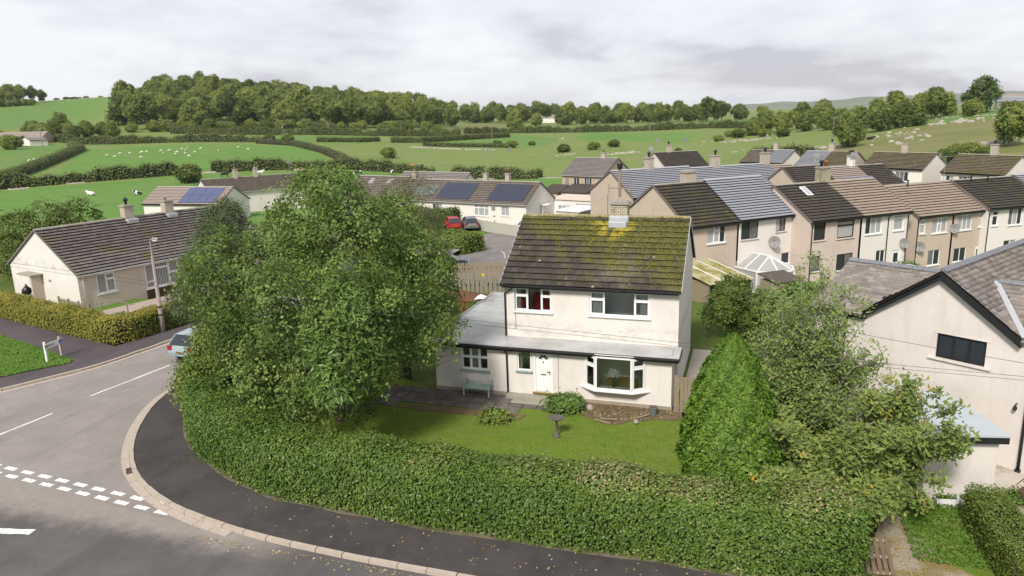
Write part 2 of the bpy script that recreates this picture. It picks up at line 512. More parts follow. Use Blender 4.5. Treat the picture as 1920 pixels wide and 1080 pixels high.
# low hills on the horizon
def ridge(name, p0, p1, D, hfun, depth=900):
    mb = MB(); n = 60; rows = 7
    for i in range(n + 1):
        a = -YAW + math.atan((p0 + (p1 - p0) * i / n - 960) / 1413.)
        for j in range(rows):
            t = j / (rows - 1)
            z = hfun(i / n) * math.sin(t * math.pi * .5 if t < 1 else 1.57) - 4
            d = D + depth * t
            mb.v.append((d * math.sin(a), d * math.cos(a), z))
    for i in range(n):
        for j in range(rows - 1):
            q = i * rows + j
            mb.f.append([q, q + rows, q + rows + 1, q + 1]); mb.m.append(0)
    return tag(mb.build(name, M['farhill'], None, True), kind='structure')
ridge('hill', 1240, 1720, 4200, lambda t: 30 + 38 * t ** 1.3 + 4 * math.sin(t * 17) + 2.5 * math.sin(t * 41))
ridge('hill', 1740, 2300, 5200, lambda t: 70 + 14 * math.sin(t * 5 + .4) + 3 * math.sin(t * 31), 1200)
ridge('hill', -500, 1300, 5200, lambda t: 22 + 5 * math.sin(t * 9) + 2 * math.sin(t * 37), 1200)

def tarmac(name, c1, c2, worn=(.3, .27, .24), amt=.5, wet=.0, edge=None):
    t = NT(name); p = t.pos()
    big = t.noise(.35, 7, .68); mid = t.noise(2.3, 6, .72); fine = t.noise(30, 4, .8)
    v = t.n('TexVoronoi', feature='DISTANCE_TO_EDGE'); v.inputs['Scale'].default_value = .33
    t.l(t.stretch(p, 1, 1, 1), v.inputs['Vector'])
    crack = t.math('MULTIPLY', t.math('LESS_THAN', t.math('ADD', v.outputs['Distance'], t.math('MULTIPLY', mid, .02)), .016), t.ss(big, .5, .56))
    col = t.mix(t.ss(big, .36, .66), c1, c2)
    col = t.mix(t.math('MULTIPLY', t.ss(mid, .5, .75), amt), col, worn)
    col = t.mix(t.math('MULTIPLY', t.ss(fine, .38, .66), .55), col, tuple(x * .5 for x in c1))
    col = t.mix(t.math('MULTIPLY', t.ss(t.noise(.9, 3, .5, t.stretch(p, 1, .25, 1)), .55, .68), .3), col, tuple(x * .62 for x in c1))
    col = t.mix(t.math('MULTIPLY', crack, .22), col, (.05, .045, .04))
    if edge: col = edge(t, col)
    return t.fin(col, .88, t.bump(fine, .35, .01), .3)
def road_edge(t, col):
    "the worn pale strip along the side of the main road at the junction, dirt along its kerb"
    sp = t.n('SeparateXYZ'); t.l(t.pos(), sp.inputs[0])
    yy = t.math('ADD', sp.outputs[1], t.math('MULTIPLY', t.noise(.8, 7, .78), 2.2))
    f = t.ss(yy, 16.4, 17.6)
    f2 = t.math('MULTIPLY', f, t.ss(t.math('MULTIPLY', sp.outputs[0], -1.), 11.5, 15.))
    return t.mix(t.math('MULTIPLY', f2, .85), col, t.mix(t.noise(3, 5, .7), (.36, .315, .28), (.2, .175, .155)))
M['road'] = tarmac('main_road_tarmac', (.098, .092, .089), (.135, .127, .122), (.17, .156, .146), .4, edge=road_edge)
M['side'] = tarmac('side_road_tarmac', (.25, .222, .206), (.31, .275, .255), (.2, .178, .165), .45)
M['pave'] = tarmac('pavement_tarmac', (.048, .043, .041), (.076, .068, .065), (.115, .102, .094), .45)
M['pave2'] = tarmac('far_pavement_tarmac', (.075, .062, .066), (.1, .085, .088), (.14, .12, .115), .3)
M['lane'] = tarmac('lane_tarmac', (.19, .175, .165), (.24, .22, .205), (.15, .135, .125), .4)
M['gravel'] = None
def slab(name, poly, z, mat, bottom=-.25, kind='structure'):
    mb = MB(); mb.prism(poly, bottom, z)
    return tag(mb.build(name, mat), kind=kind)
def drape(name, mat, poly, dz, kind='structure'):
    pts = []
    for i in range(len(poly)):
        a, b = Vector(poly[i][:2]), Vector(poly[(i + 1) % len(poly)][:2])
        n = max(1, int((b - a).length / 4))
        pts += [a + (b - a) * k / n for k in range(n)]
    mb = MB(); mb.add([(p.x, p.y, h(p.x, p.y) + dz) for p in pts], [tuple(range(len(pts)))])
    return tag(mb.build(name, mat), kind=kind)
def ccw(poly):
    s = sum(poly[i][0] * poly[(i + 1) % len(poly)][1] - poly[(i + 1) % len(poly)][0] * poly[i][1] for i in range(len(poly)))
    return poly if s > 0 else poly[::-1]

# near kerb curve (face of the kerb) and the foot of the big hedge
K = [(-26, 48), (-25.95, 34), (-25.85, 26.5), (-25.4, 24.8), (-24.3, 22.8), (-23.1, 21.15), (-21.7, 19.65), (-20.2, 18.55), (-18.5, 17.7),
     (-17.1, 17.25), (-15.7, 16.95), (-14.1, 16.7), (-12.3, 16.55), (-9.8, 16.45), (-5, 16.42), (0, 16.4), (14, 16.4)]
HF = [(-24.9, 48), (-24.7, 30), (-24.2, 26.4), (-22.3, 23.1), (-19.9, 21.0), (-17.5, 19.65), (-15.2, 18.9), (-12.9, 18.6), (-10.9, 18.5), (-8.1, 18.45),
      (-3.2, 18.5), (-1, 18.5), (2.2, 18.65), (3.4, 19.3)]
def resample(P, step):
    P = [Vector((p[0], p[1])) for p in P]
    out = [P[0].copy()]; rem = step
    for a, b in zip(P, P[1:]):
        L = (b - a).length; d = (b - a) / L; s = rem
        while s <= L:
            out.append(a + d * s); s += step
        rem = s - L
    return out
def smooth(P, n=2):
    P = [Vector((p[0], p[1])) for p in P]
    for _ in range(n):
        Q = [P[0]]
        for a, b in zip(P, P[1:]):
            Q += [a * .75 + b * .25, a * .25 + b * .75]
        P = Q + [P[-1]]
    return P
def offset(P, d):
    out = []
    for i, p in enumerate(P):
        t = (P[min(i + 1, len(P) - 1)] - P[max(i - 1, 0)]).normalized()
        out.append(p + Vector((-t.y, t.x)) * d)
    return out
KS = smooth(K)
HS = smooth(HF)
main_road = slab('main_road', [(-90, 2), (60, 2), (60, 16.6), (-13, 16.8), (-16, 17.2), (-19, 18.2), (-24, 19.2), (-36, 21), (-90, 20)], 0., M['road'])
side_road = tag(MB().add([(p[0], p[1], .006) for p in [(-13.9, 16.72), (-15.9, 17.02), (-18.5, 17.8), (-20.2, 18.6), (-21.7, 19.7), (-23.1, 21.2), (-24.3, 22.85), (-25.4, 24.9), (-25.8, 26.5), (-25.9, 34), (-26, 70),
         (-32, 70), (-31.8, 34), (-32.1, 30.7), (-32.4, 27.8), (-33.4, 25.9), (-34.1, 24.2), (-36, 22.3), (-40, 20.6), (-34, 19.2), (-27, 18.1), (-21, 17.15), (-17, 16.75)]],
         [tuple(range(23))]).build('side_road', M['side']), kind='structure')
pavement = slab('pavement', ccw([tuple(p) for p in offset(KS, .05)] + [(14, 19.4)] + [tuple(p) for p in offset(HS, .35)][::-1]), .1, M['pave'])
KF = [(-60, 20), (-40, 20.8), (-36.2, 22.2), (-34.15, 24.1), (-33.45, 25.9), (-32.5, 27.9), (-32.1, 30.7), (-31.8, 34), (-31.9, 60)]
KFS = smooth(KF)
far_pavement = slab('pavement', ccw([tuple(p) for p in offset(KFS, .1)] + [(-33.5, 60), (-33.3, 36), (-34.2, 31.2), (-46.7, 34.3), (-62, 38)]), .1, M['pave2'])

def stones(name, curve, off, w, hgt, L, mat, parent, z0=-.1, gap=.024, jig=.008):
    "a row of separate stones laid along a curve"
    R = resample(offset(curve, off), L)
    for a, b in zip(R, R[1:]):
        d = (b - a); ln = d.length; ang = math.atan2(d.y, d.x)
        key = (name, round(ln, 2))
        if key not in _stone:
            m = MB(); m.box(-ln / 2 + gap / 2, ln / 2 - gap / 2, -w / 2, w / 2, z0, hgt)
            _stone[key] = m.mesh(name, mat)
        c = (a + b) / 2
        o = obj(name, _stone[key], parent)
        o.location = (c.x + random.uniform(-jig, jig), c.y + random.uniform(-jig, jig), random.uniform(-jig, jig))
        o.rotation_euler = (random.uniform(-.006, .006), random.uniform(-.004, .004), ang + random.uniform(-.006, .006))
_stone = {}
kerb1 = thing('kerb', None, None); tag(kerb1, kind='structure')
near_part = [p for p in KS if p.y < 30 and p.x < 8]
stones('kerb_stone', near_part, 0, .15, .125, .9, M['kerb'], kerb1)
chan = [p for p in KS if p.y < 28 and p.x < -14.6]
stones('channel_stone', chan, -.22, .27, .022, .75, M['kerb'], kerb1, -.1)
kerb2 = thing('kerb', None, None); tag(kerb2, kind='structure')
farp = [p for p in KFS if p.y < 50 and p.x > -48]
stones('kerb_stone', farp, 0, .15, .125, .9, M['kerb'], kerb2)
chan2 = [p for p in KFS if p.y < 40 and p.x > -42]
stones('channel_stone', chan2, -.22, .24, .02, .9, M['kerb'], kerb2, -.1)

t = NT('dirty_pavement_edge'); n1 = t.noise(1.6, 6, .7); n2 = t.noise(13, 4, .75)
M['dirt'] = t.fin(t.mix(t.ss(n1, .42, .62), t.mix(n2, (.12, .095, .07), (.2, .165, .125)), (.07, .075, .025)), .95, t.bump(n2, .5, .02))
ia, ob = offset(HS, .3), offset(HS, -.22)
mb = MB()
for i, (a, b) in enumerate(zip(ia, ob)):
    w_ = .55 + .45 * math.sin(i * .9) * math.sin(i * .37 + 1)
    b = a.lerp(b, .62 + .38 * w_); mb.v += [(a.x, a.y, .106), (b.x, b.y, .106)]
    if i: q = 2 * i; mb.f.append([q - 2, q - 1, q + 1, q]); mb.m.append(0)
tag(mb.build('soil_strip', M['dirt']), kind='structure')
# painted markings, each one a thin sheet on its road
def mark(name, parent, x, y, L, wd, ang, z=.012):
    mb = MB(); n = 14
    top = []
    for i in range(n + 1):
        top.append((-L / 2 + L * i / n, wd / 2 + random.uniform(-.022, .014)))
    bot = [(p[0], -wd / 2 + random.uniform(-.022, .014)) for p in top][::-1]
    mb.add([(p[0], p[1], 0) for p in top + bot], [tuple(range(2 * n + 2))[::-1]])
    o = mb.build(name, M['paint'], parent)
    o.location = (x, y, z); o.rotation_euler = (0, 0, ang)
    return o
M['paint'] = (lambda t: t.fin(t.mix(t.math('MULTIPLY', t.ss(t.noise(9, 7, .8), .5, .66), .85), (.72, .72, .7), (.3, .28, .26)), .85))(NT('road_paint_worn'))
for k in range(13):                       # give-way line, two rows of dashes
    x = -16.95 - .92 * k
    mark('road_dash', side_road, x, 17.02 + .075 * k, .56, .2, -.08)
    if k < 12:
        mark('road_dash', side_road, x - 1.55, 17.56 + .075 * k, .56, .2, -.08)
for (ax, ay), (bx, by) in [((-29.35, 19.3), (-29.1, 22.7)), ((-29.2, 24.8), (-28.75, 29.4)), ((-28.9, 31.5), (-28.8, 36))]:
    mark('road_dash', side_road, (ax + bx) / 2, (ay + by) / 2, math.hypot(bx - ax, by - ay), .1, math.atan2(by - ay, bx - ax))
mark('road_dash', main_road, -22.6, 14.72, 3.2, .28, .2, .008)
mb = MB()                                 # drain
mb.box(-.24, .24, -.22, -.19, -.02, .02); mb.box(-.24, .24, .19, .22, -.02, .02); mb.box(-.24, -.21, -.19, .19, -.02, .02); mb.box(.21, .24, -.19, .19, -.02, .02)
for i in range(6): mb.box(-.17 + .07 * i - .014, -.17 + .07 * i + .014, -.19, .19, -.02, .015)
for i in range(3): mb.box(-.21, .21, -.11 + .11 * i - .008, -.11 + .11 * i + .008, -.02, .012)
dr = mb.build('drain_grate', plain('rusty_iron', (.14, .09, .07), (.07, .05, .045), 12, .8), None)
g_ = gz(249, 882, .02); dr.location = (g_.x, g_.y, .035); dr.rotation_euler = (0, 0, -.75)
tag(dr, 'rusty iron drain grate set in the channel at the kerb corner', 'drain grate')

# verge, garden, lawn, patio
verge = drape('verge', M['verge'], [p[:2] for p in (gz(-60, 606, .1), gz(0, 629, .1), gz(60, 648, .1), gz(118, 669, .1), gz(137, 675, .1), gz(132, 681, .1), gz(60, 695, .1), gz(0, 708, .1), gz(-60, 716, .1))], .145)
lawn = tag(MB().add([(x, y, .1) for x, y in [(-23.4, 28), (-21.5, 24), (-18, 21.2), (-15, 20.2), (-12, 19.8), (-3, 19.7), (3, 20), (3.2, 27), (-2.2, 28.9), (-2.2, 52), (2.6, 52), (2.8, 28), (4, 27), (4.2, 19.8), (4.4, 56), (-6, 56), (-24, 44)][:9] + [(-6, 29.6), (-14, 29.6), (-23.6, 34)]],
     [tuple(range(12))]).build('lawn', M['lawn']), kind='structure')
back_lawn = tag(MB().add([(-2.6, 29.6, .09), (2.3, 27.4, .09), (3.2, 30, .09), (2, 48, .09), (-14, 48, .09), (-14, 37, .09), (-2.6, 37, .09)], [tuple(range(7))]).build('lawn', M['garden']), kind='structure')

M['slab'] = (lambda t: t.fin(t.mix(t.ss(t.noise(1.7, 6, .7), .4, .68), t.mix(t.rnd(), (.075, .065, .06), (.12, .105, .095)), (.17, .15, .13)), .85, t.bump(t.noise(20, 4), .4, .01)))(NT('damp_paving_slab'))
patio = slab('patio', [(-15.6, 26.9), (-13.9, 27.2), (-11, 27.5), (-9.2, 27.45), (-8.2, 27.6), (-7.7, 28.1), (-7.7, 28.9), (-7.5, 29.5), (-15.6, 29.5)], .07, M['soil'])
sl = MB().box(-.29, .29, -.29, .29, -.05, .045).mesh('paving_slab', M['slab'])
for i in range(13):
    for j in range(5):
        x, y = -15.3 + i * .61, 29.05 - j * .61
        if j >= 4 or (j == 3 and -14.2 < x) or (j >= 2 and x > -9.0) or y < 26.4:
            continue
        o = obj('paving_slab', sl, patio)
        o.location = (x + random.uniform(-.015, .015), y + random.uniform(-.015, .015), .085 + random.uniform(-.008, .012))
        o.rotation_euler = (random.uniform(-.02, .02), random.uniform(-.02, .02), random.uniform(-.02, .02))
t = NT('bed_soil'); n_ = t.noise(2.5, 6, .7)
M['bed'] = t.fin(t.ramp(t.math('ADD', t.math('MULTIPLY', n_, .6), t.math('MULTIPLY', t.noise(14, 4, .7), .4)), [(.3, (.06, .04, .022)), (.46, (.13, .08, .045)), (.55, (.17, .13, .07)), (.62, (.1, .12, .03)), (.72, (.13, .15, .035))]), .95, t.bump(t.noise(16, 4), .8, .06))
mb = MB(); bp = [(-7.0, 29.45), (-6.7, 28.5), (-6.1, 27.9), (-5.6, 27.75), (-5.2, 27.3), (-4.6, 27.45), (-4.2, 27.9), (-3.7, 28.0), (-3.3, 28.3), (-2.6, 28.3), (-2.2, 28.6), (-2.3, 29.45)]
mb.prism(bp, 0, .14); bed = tag(mb.build('flower_bed', M['bed']), kind='structure')
mb = MB(); mb.prism([(-14.4, 27.0), (-13, 26.8), (-10.5, 26.9), (-8.6, 26.95), (-8.5, 27.45), (-10.4, 27.5), (-13.6, 27.3)], 0, .125)
tag(mb.build('flower_bed', M['bed']), kind='structure')
t = NT('leafy_gravel'); n1 = t.noise(26, 4, .75); n2 = t.noise(.9, 5, .6)
M['gravel'] = t.fin(t.mix(t.ss(n2, .45, .62), t.ramp(n1, [(.35, (.2, .16, .115)), (.55, (.34, .29, .22)), (.68, (.5, .44, .36))]), t.ramp(n1, [(.4, (.12, .1, .05)), (.6, (.3, .22, .07))])), .95, t.bump(n1, .7, .03))
drive = slab('driveway', [(3.2, 15.9), (7.4, 15.9), (7.0, 20.4), (6.2, 23.2), (5.4, 23.9), (4.5, 23.4), (3.7, 20.5)], .115, M['gravel'])
side_lawn = slab('lawn', [(5.6, 20.5), (6.6, 19.8), (7.2, 21), (7.0, 23.6), (6.0, 24.0), (5.0, 23.9), (4.9, 22.6)], .125, M['lawn'])
right_lawn = slab('lawn', [(7.4, 15.9), (20, 15.9), (20, 24), (7.4, 23.9)], .11, M['verge'])
t = NT('wet_concrete'); n2 = t.noise(.7, 5, .6)
M['yard'] = t.fin(t.mix(t.ss(n2, .42, .6), (.22, .18, .11), (.46, .42, .37)), .55, t.bump(t.noise(12, 4), .2, .01))
yard = slab('yard', [(7.2, 23.75), (20, 23.9), (20, 32), (7.5, 32), (7.6, 25)], .13, M['yard'])
path_ = slab('path', [(-2.45, 29.7), (-1.5, 29.7), (-1.2, 38), (-2.45, 38)], .11, M['concrete'])
front_path = slab('path', [(4.7, 23.5), (8, 23.9), (8, 24.3), (4.7, 24.3)], .14, M['concrete'])
bungalow_garden = drape('garden', M['verge'], [(-34.5, 31.6), (-46, 34.6), (-56, 37), (-54, 41), (-40, 41), (-38, 48), (-33.6, 46), (-33.9, 36)], .09)
gravel_bed = drape('gravel_bed', plain('pinkish_gravel', (.42, .34, .29), (.28, .22, .19), 24, .95, .1, 0, .6), [(-41.8, 37.2), (-35.3, 34), (-34.6, 38), (-34.4, 46), (-39.2, 46.5)], .13)
# lane behind the house
drape('lane', M['lane'], [p[:2] for p in (gz(700, 470, -.7), gz(860, 436, -.8), gz(905, 426, -.9), gz(1010, 432, -.9), gz(1020, 520, -.4), gz(800, 540, -.3), gz(700, 530, -.3))], .05)
drape('driveway', M['pave2'], [p[:2] for p in (gz(866, 430, -.9), gz(868, 424, -.9), gz(925, 428, -.9), gz(985, 440, -.9), gz(985, 452, -.8), gz(950, 449, -.8), gz(945, 440, -.9), gz(905, 432, -.9))], .075)
drape('verge', M['verge'], [p[:2] for p in (gz(865, 437, -.9), gz(872, 430, -.9), gz(890, 430, -.9), gz(910, 433, -.9), gz(938, 441, -.8), gz(950, 448, -.8), gz(946, 450, -.8), gz(905, 445, -.8), gz(880, 442, -.8))], .09)
drape('verge', M['verge'], [p[:2] for p in (gz(820, 462, -.8), gz(915, 462, -.7), gz(930, 465, -.7), gz(910, 470, -.7), gz(820, 475, -.7))], .09)
drape('footpath', M['pave'], [p[:2] for p in (gz(880, 480, -.6), gz(910, 470, -.6), gz(938, 468, -.6), gz(946, 480, -.6), gz(935, 490, -.6), gz(860, 500, -.5))], .08)
for poly in [((895, 445), (952, 451.5), (990, 455), (1000, 458), (990, 456.5), (950, 453), (895, 446.2))]:
    drape('kerb', M['kerb'], [gz(x, y, -.8)[:2] for x, y in poly], .12)
drape('kerb', M['kerb'], [gz(x, y, -.6)[:2] for x, y in ((905, 466), (935, 466), (946, 473), (949, 486), (946, 486), (943, 474), (933, 468), (905, 467.5))], .12)
def leaf_mesh(name, C, Nn, size, aspect, tone, mats, curl=.12, fold=True):
    n = len(C); C = np.asarray(C, float)
    Nn = Nn / np.maximum(np.linalg.norm(Nn, axis=1, keepdims=True), 1e-6)
    R = RNG.normal(size=(n, 3)); Tt = R - (R * Nn).sum(1, keepdims=True) * Nn
    Tt /= np.maximum(np.linalg.norm(Tt, axis=1, keepdims=True), 1e-6)
    B = np.cross(Nn, Tt)
    L = (size * RNG.uniform(.65, 1.3, n))[:, None]; Wd = L * aspect
    V = np.zeros((n, 4, 3))
    V[:, 0] = C - Tt * L / 2; V[:, 1] = C + B * Wd / 2 - Nn * L * curl; V[:, 2] = C + Tt * L / 2; V[:, 3] = C - B * Wd / 2 - Nn * L * curl
    me = bpy.data.meshes.new(name)
    me.vertices.add(4 * n); me.vertices.foreach_set('co', V.ravel())
    me.loops.add(4 * n); me.loops.foreach_set('vertex_index', np.arange(4 * n, dtype=np.int32))
    me.polygons.add(n); me.polygons.foreach_set('loop_start', np.arange(0, 4 * n, 4, dtype=np.int32))
    for m in (mats if isinstance(mats, (list, tuple)) else [mats]): me.materials.append(m)
    a = me.attributes.new('tone', 'FLOAT', 'FACE'); a.data.foreach_set('value', np.clip(tone, 0, 1).astype(np.float32))
    me.update(calc_edges=True)
    return me
# ------------------------------------------------------------------ house building kit
def wall_T(origin, ang):
    "frame of a wall: s along it, d into the house, z up"
    c, s_ = math.cos(ang), math.sin(ang)
    return Matrix(((c, -s_, 0, origin[0]), (s_, c, 0, origin[1]), (0, 0, 1, origin[2] if len(origin) > 2 else 0), (0, 0, 0, 1)))
def wall(name, T, s0, s1, z0, z1, mat, parent, holes=(), rev=.12, gable=None):
    "a wall face with real openings; holes = (s, z, w, h) of each; gable = (s_apex, z_apex)"
    mb = MB()
    xs = sorted({s0, s1} | {a for q in holes for a in (q[0], q[0] + q[2])})
    zs = sorted({z0, z1} | {a for q in holes for a in (q[1], q[1] + q[3])})
    for a, b in zip(xs, xs[1:]):
        for c, d in zip(zs, zs[1:]):
            mxx, mz = (a + b) / 2, (c + d) / 2
            if any(q[0] < mxx < q[0] + q[2] and q[1] < mz < q[1] + q[3] for q in holes):
                continue
            mb.add([(a, 0, c), (b, 0, c), (b, 0, d), (a, 0, d)], [(0, 1, 2, 3)], 0, T)
    if gable:
        mb.add([(s0, 0, z1), (s1, 0, z1), (gable[0], 0, gable[1])], [(0, 1, 2)], 0, T)
    for s, z, w, hh in holes:
        V = [(s, 0, z), (s + w, 0, z), (s + w, 0, z + hh), (s, 0, z + hh)]
        V += [(p[0], rev, p[2]) for p in V]
        mb.add(V, [(0, 4, 5, 1), (1, 5, 6, 2), (2, 6, 7, 3), (3, 7, 4, 0)], 0, T)
    return mb.build(name, mat, parent)
def window(T, s, z, w, hh, cols, parent, frame='upvc', panes='glass', sill='paintwhite', bar=.055, rec=.07, name='window', room=None, sillw=.06):
    """frame with panes set in an opening. cols = list of (share of the width, [shares of the height from the top]);
    a share list may be followed by a pane material"""
    fr = MB(); m = M[frame]
    def bx(a, b, c, d, y0=rec - .025, y1=rec + .04): fr.box(a, b, y0, y1, c, d, 0, T)
    e = .002
    bx(s + e, s + w - e, z + e, z + bar); bx(s + e, s + w - e, z + hh - bar, z + hh - e)
    bx(s + e, s + bar, z + bar, z + hh - bar); bx(s + w - bar, s + w - e, z + bar, z + hh - bar)
    P = []
    tot = sum(c[0] for c in cols); x = s + bar; iw = w - 2 * bar
    for ci, c in enumerate(cols):
        cw = iw * c[0] / tot
        x1 = x + cw - (bar * .45 if ci < len(cols) - 1 else 0); x0 = x + (bar * .45 if ci else 0)
        if ci < len(cols) - 1: bx(x + cw - bar * .45, x + cw + bar * .45, z + bar, z + hh - bar)
        zt = z + hh - bar; rows = c[1]; rt = sum(rows); ih = hh - 2 * bar
        for ri, rr in enumerate(rows):
            rh = ih * rr / rt
            za = zt - rh + (bar * .45 if ri < len(rows) - 1 else 0); zb = zt - (bar * .45 if ri else 0)
            if ri < len(rows) - 1: bx(x0, x1, zt - rh - bar * .45, zt - rh + bar * .45)
            if len(rows) > 1 and hh > .7 or (len(c) > 3):            # casement inside the frame
                q = .032
                for (a, b, c_, d) in ((x0, x1, za, za + q), (x0, x1, zb - q, zb), (x0, x0 + q, za + q, zb - q), (x1 - q, x1, za + q, zb - q)):
                    bx(a, b, c_, d, rec - .032, rec + .02)
            P.append((x0, x1, za, zb, c[2] if len(c) > 2 else (panes if frame == 'black' else random.choice(('glass', 'glass', 'glass2', 'curtain')))))
            zt -= rh
        x += cw
    f = fr.build(name, m, parent)
    for x0, x1, za, zb, pm in P:
        q = MB(); q.box(x0 - .01, x1 + .01, rec + .012, rec + .02, za - .01, zb + .01, 0, T)
        q.build('pane', M[pm], f)
    if sill:
        q = MB(); q.box(s - sillw, s + w + sillw, -.09, rec, z - .07, z - .003, 0, T)
        q.build('sill', M[sill], f)
    if room:
        mr, cur = room
        q = MB(); D = 1.3
        V = [(s, rec + .06, z), (s + w, rec + .06, z), (s + w, rec + .06, z + hh), (s, rec + .06, z + hh), (s - .4, D, z - .5), (s + w + .4, D, z - .5), (s + w + .4, D, z + hh), (s - .4, D, z + hh)]
        q.add(V, [(4, 5, 6, 7), (0, 4, 7, 3), (1, 2, 6, 5), (0, 1, 5, 4), (3, 7, 6, 2)], 0, T)
        q.build('interior', M[mr], f)
        for (a, b) in cur:
            q = MB(); n = 14
            for i in range(n + 1):
                xx = s + w * (a + (b - a) * i / n); yy = rec + .12 + .025 * math.sin(i * 2.4)
                for zz in (z + .02, z + hh - .02): q.v.append(tuple(T @ Vector((xx, yy, zz))))
            for i in range(n): q.f.append([2 * i, 2 * i + 2, 2 * i + 3, 2 * i + 1]); q.m.append(0)
            q.build('curtain', M['cloth'], f)
    return f
t = NT('clear_glass'); g1 = t.n('BsdfTransparent'); g1.inputs[0].default_value = (.9, .93, .92, 1)
g2 = t.n('BsdfGlossy'); g2.inputs['Roughness'].default_value = .02
fz = t.n('Fresnel'); fz.inputs[0].default_value = 1.5
mxs = t.n('MixShader'); t.l(t.math('ADD', fz.outputs[0], .04), mxs.inputs[0]); t.l(g1.outputs[0], mxs.inputs[1]); t.l(g2.outputs[0], mxs.inputs[2]); t.l(mxs.outputs[0], t.o.inputs[0])
M['clear'] = t.m
M['glass2'] = plain('half_curtained_glass', (.05, .055, .06), (.22, .22, .22), 2.2, .06, .6)
M['cloth'] = plain('curtain_cloth', (.72, .71, .69), (.6, .6, .58), 6, .9)
M['room'] = plain('room_wall', (.8, .77, .75), (.74, .71, .7), 1, .9)
M['room_dark'] = plain('dim_room_wall', (.6, .55, .46), (.5, .46, .38), 1, .9)
M['redcloth'] = plain('red_cloth', (.5, .03, .03), (.35, .02, .03), 4, .8)
M['sage'] = plain('sage_paint', (.3, .37, .35), (.25, .31, .29), 5, .6)
def pipe(pts, parent, mat='black', r=.04, name='downpipe'):
    return MB().tube(pts, r, 8).build(name, M[mat], parent, True)
def gutter(a, b, parent, mat='black', r=.065):
    a, b = Vector(a), Vector(b); mb = MB(); n = 6
    d = (b - a).normalized(); o = Vector((d.y, -d.x, 0))
    for p in (a, b):
        for k in range(n + 1):
            an = math.pi * k / n
            q = p + o * (r * math.cos(an)) + Vector((0, 0, -r * math.sin(an))); mb.v.append(tuple(q))
        for k in range(n + 1):
            an = math.pi * k / n
            q = p + o * ((r - .012) * math.cos(an)) + Vector((0, 0, -(r - .012) * math.sin(an))); mb.v.append(tuple(q))
    m = 2 * (n + 1)
    for k in range(n):
        mb.f.append([k, k + 1, m + k + 1, m + k]); mb.f.append([n + 1 + k, m + n + 1 + k, m + n + 2 + k, n + 2 + k])
    for s_ in (0, m):
        for k in range(n): mb.f.append([s_ + k, s_ + n + 1 + k, s_ + n + 2 + k, s_ + k + 1])
    mb.f.append([0, m, m + n + 1, n + 1]); mb.f.append([n, 2 * n + 1, m + 2 * n + 1, m + n])
    mb.m = [0] * len(mb.f)
    return mb.build('gutter', M[mat], parent)
def slope_frame(o, u, v):
    "o lower left corner, u along the eave, v up the slope"
    u = Vector(u).normalized(); v = Vector(v).normalized(); n = u.cross(v)
    return Matrix(((u.x, v.x, n.x, o[0]), (u.y, v.y, n.y, o[1]), (u.z, v.z, n.z, o[2]), (0, 0, 0, 1)))
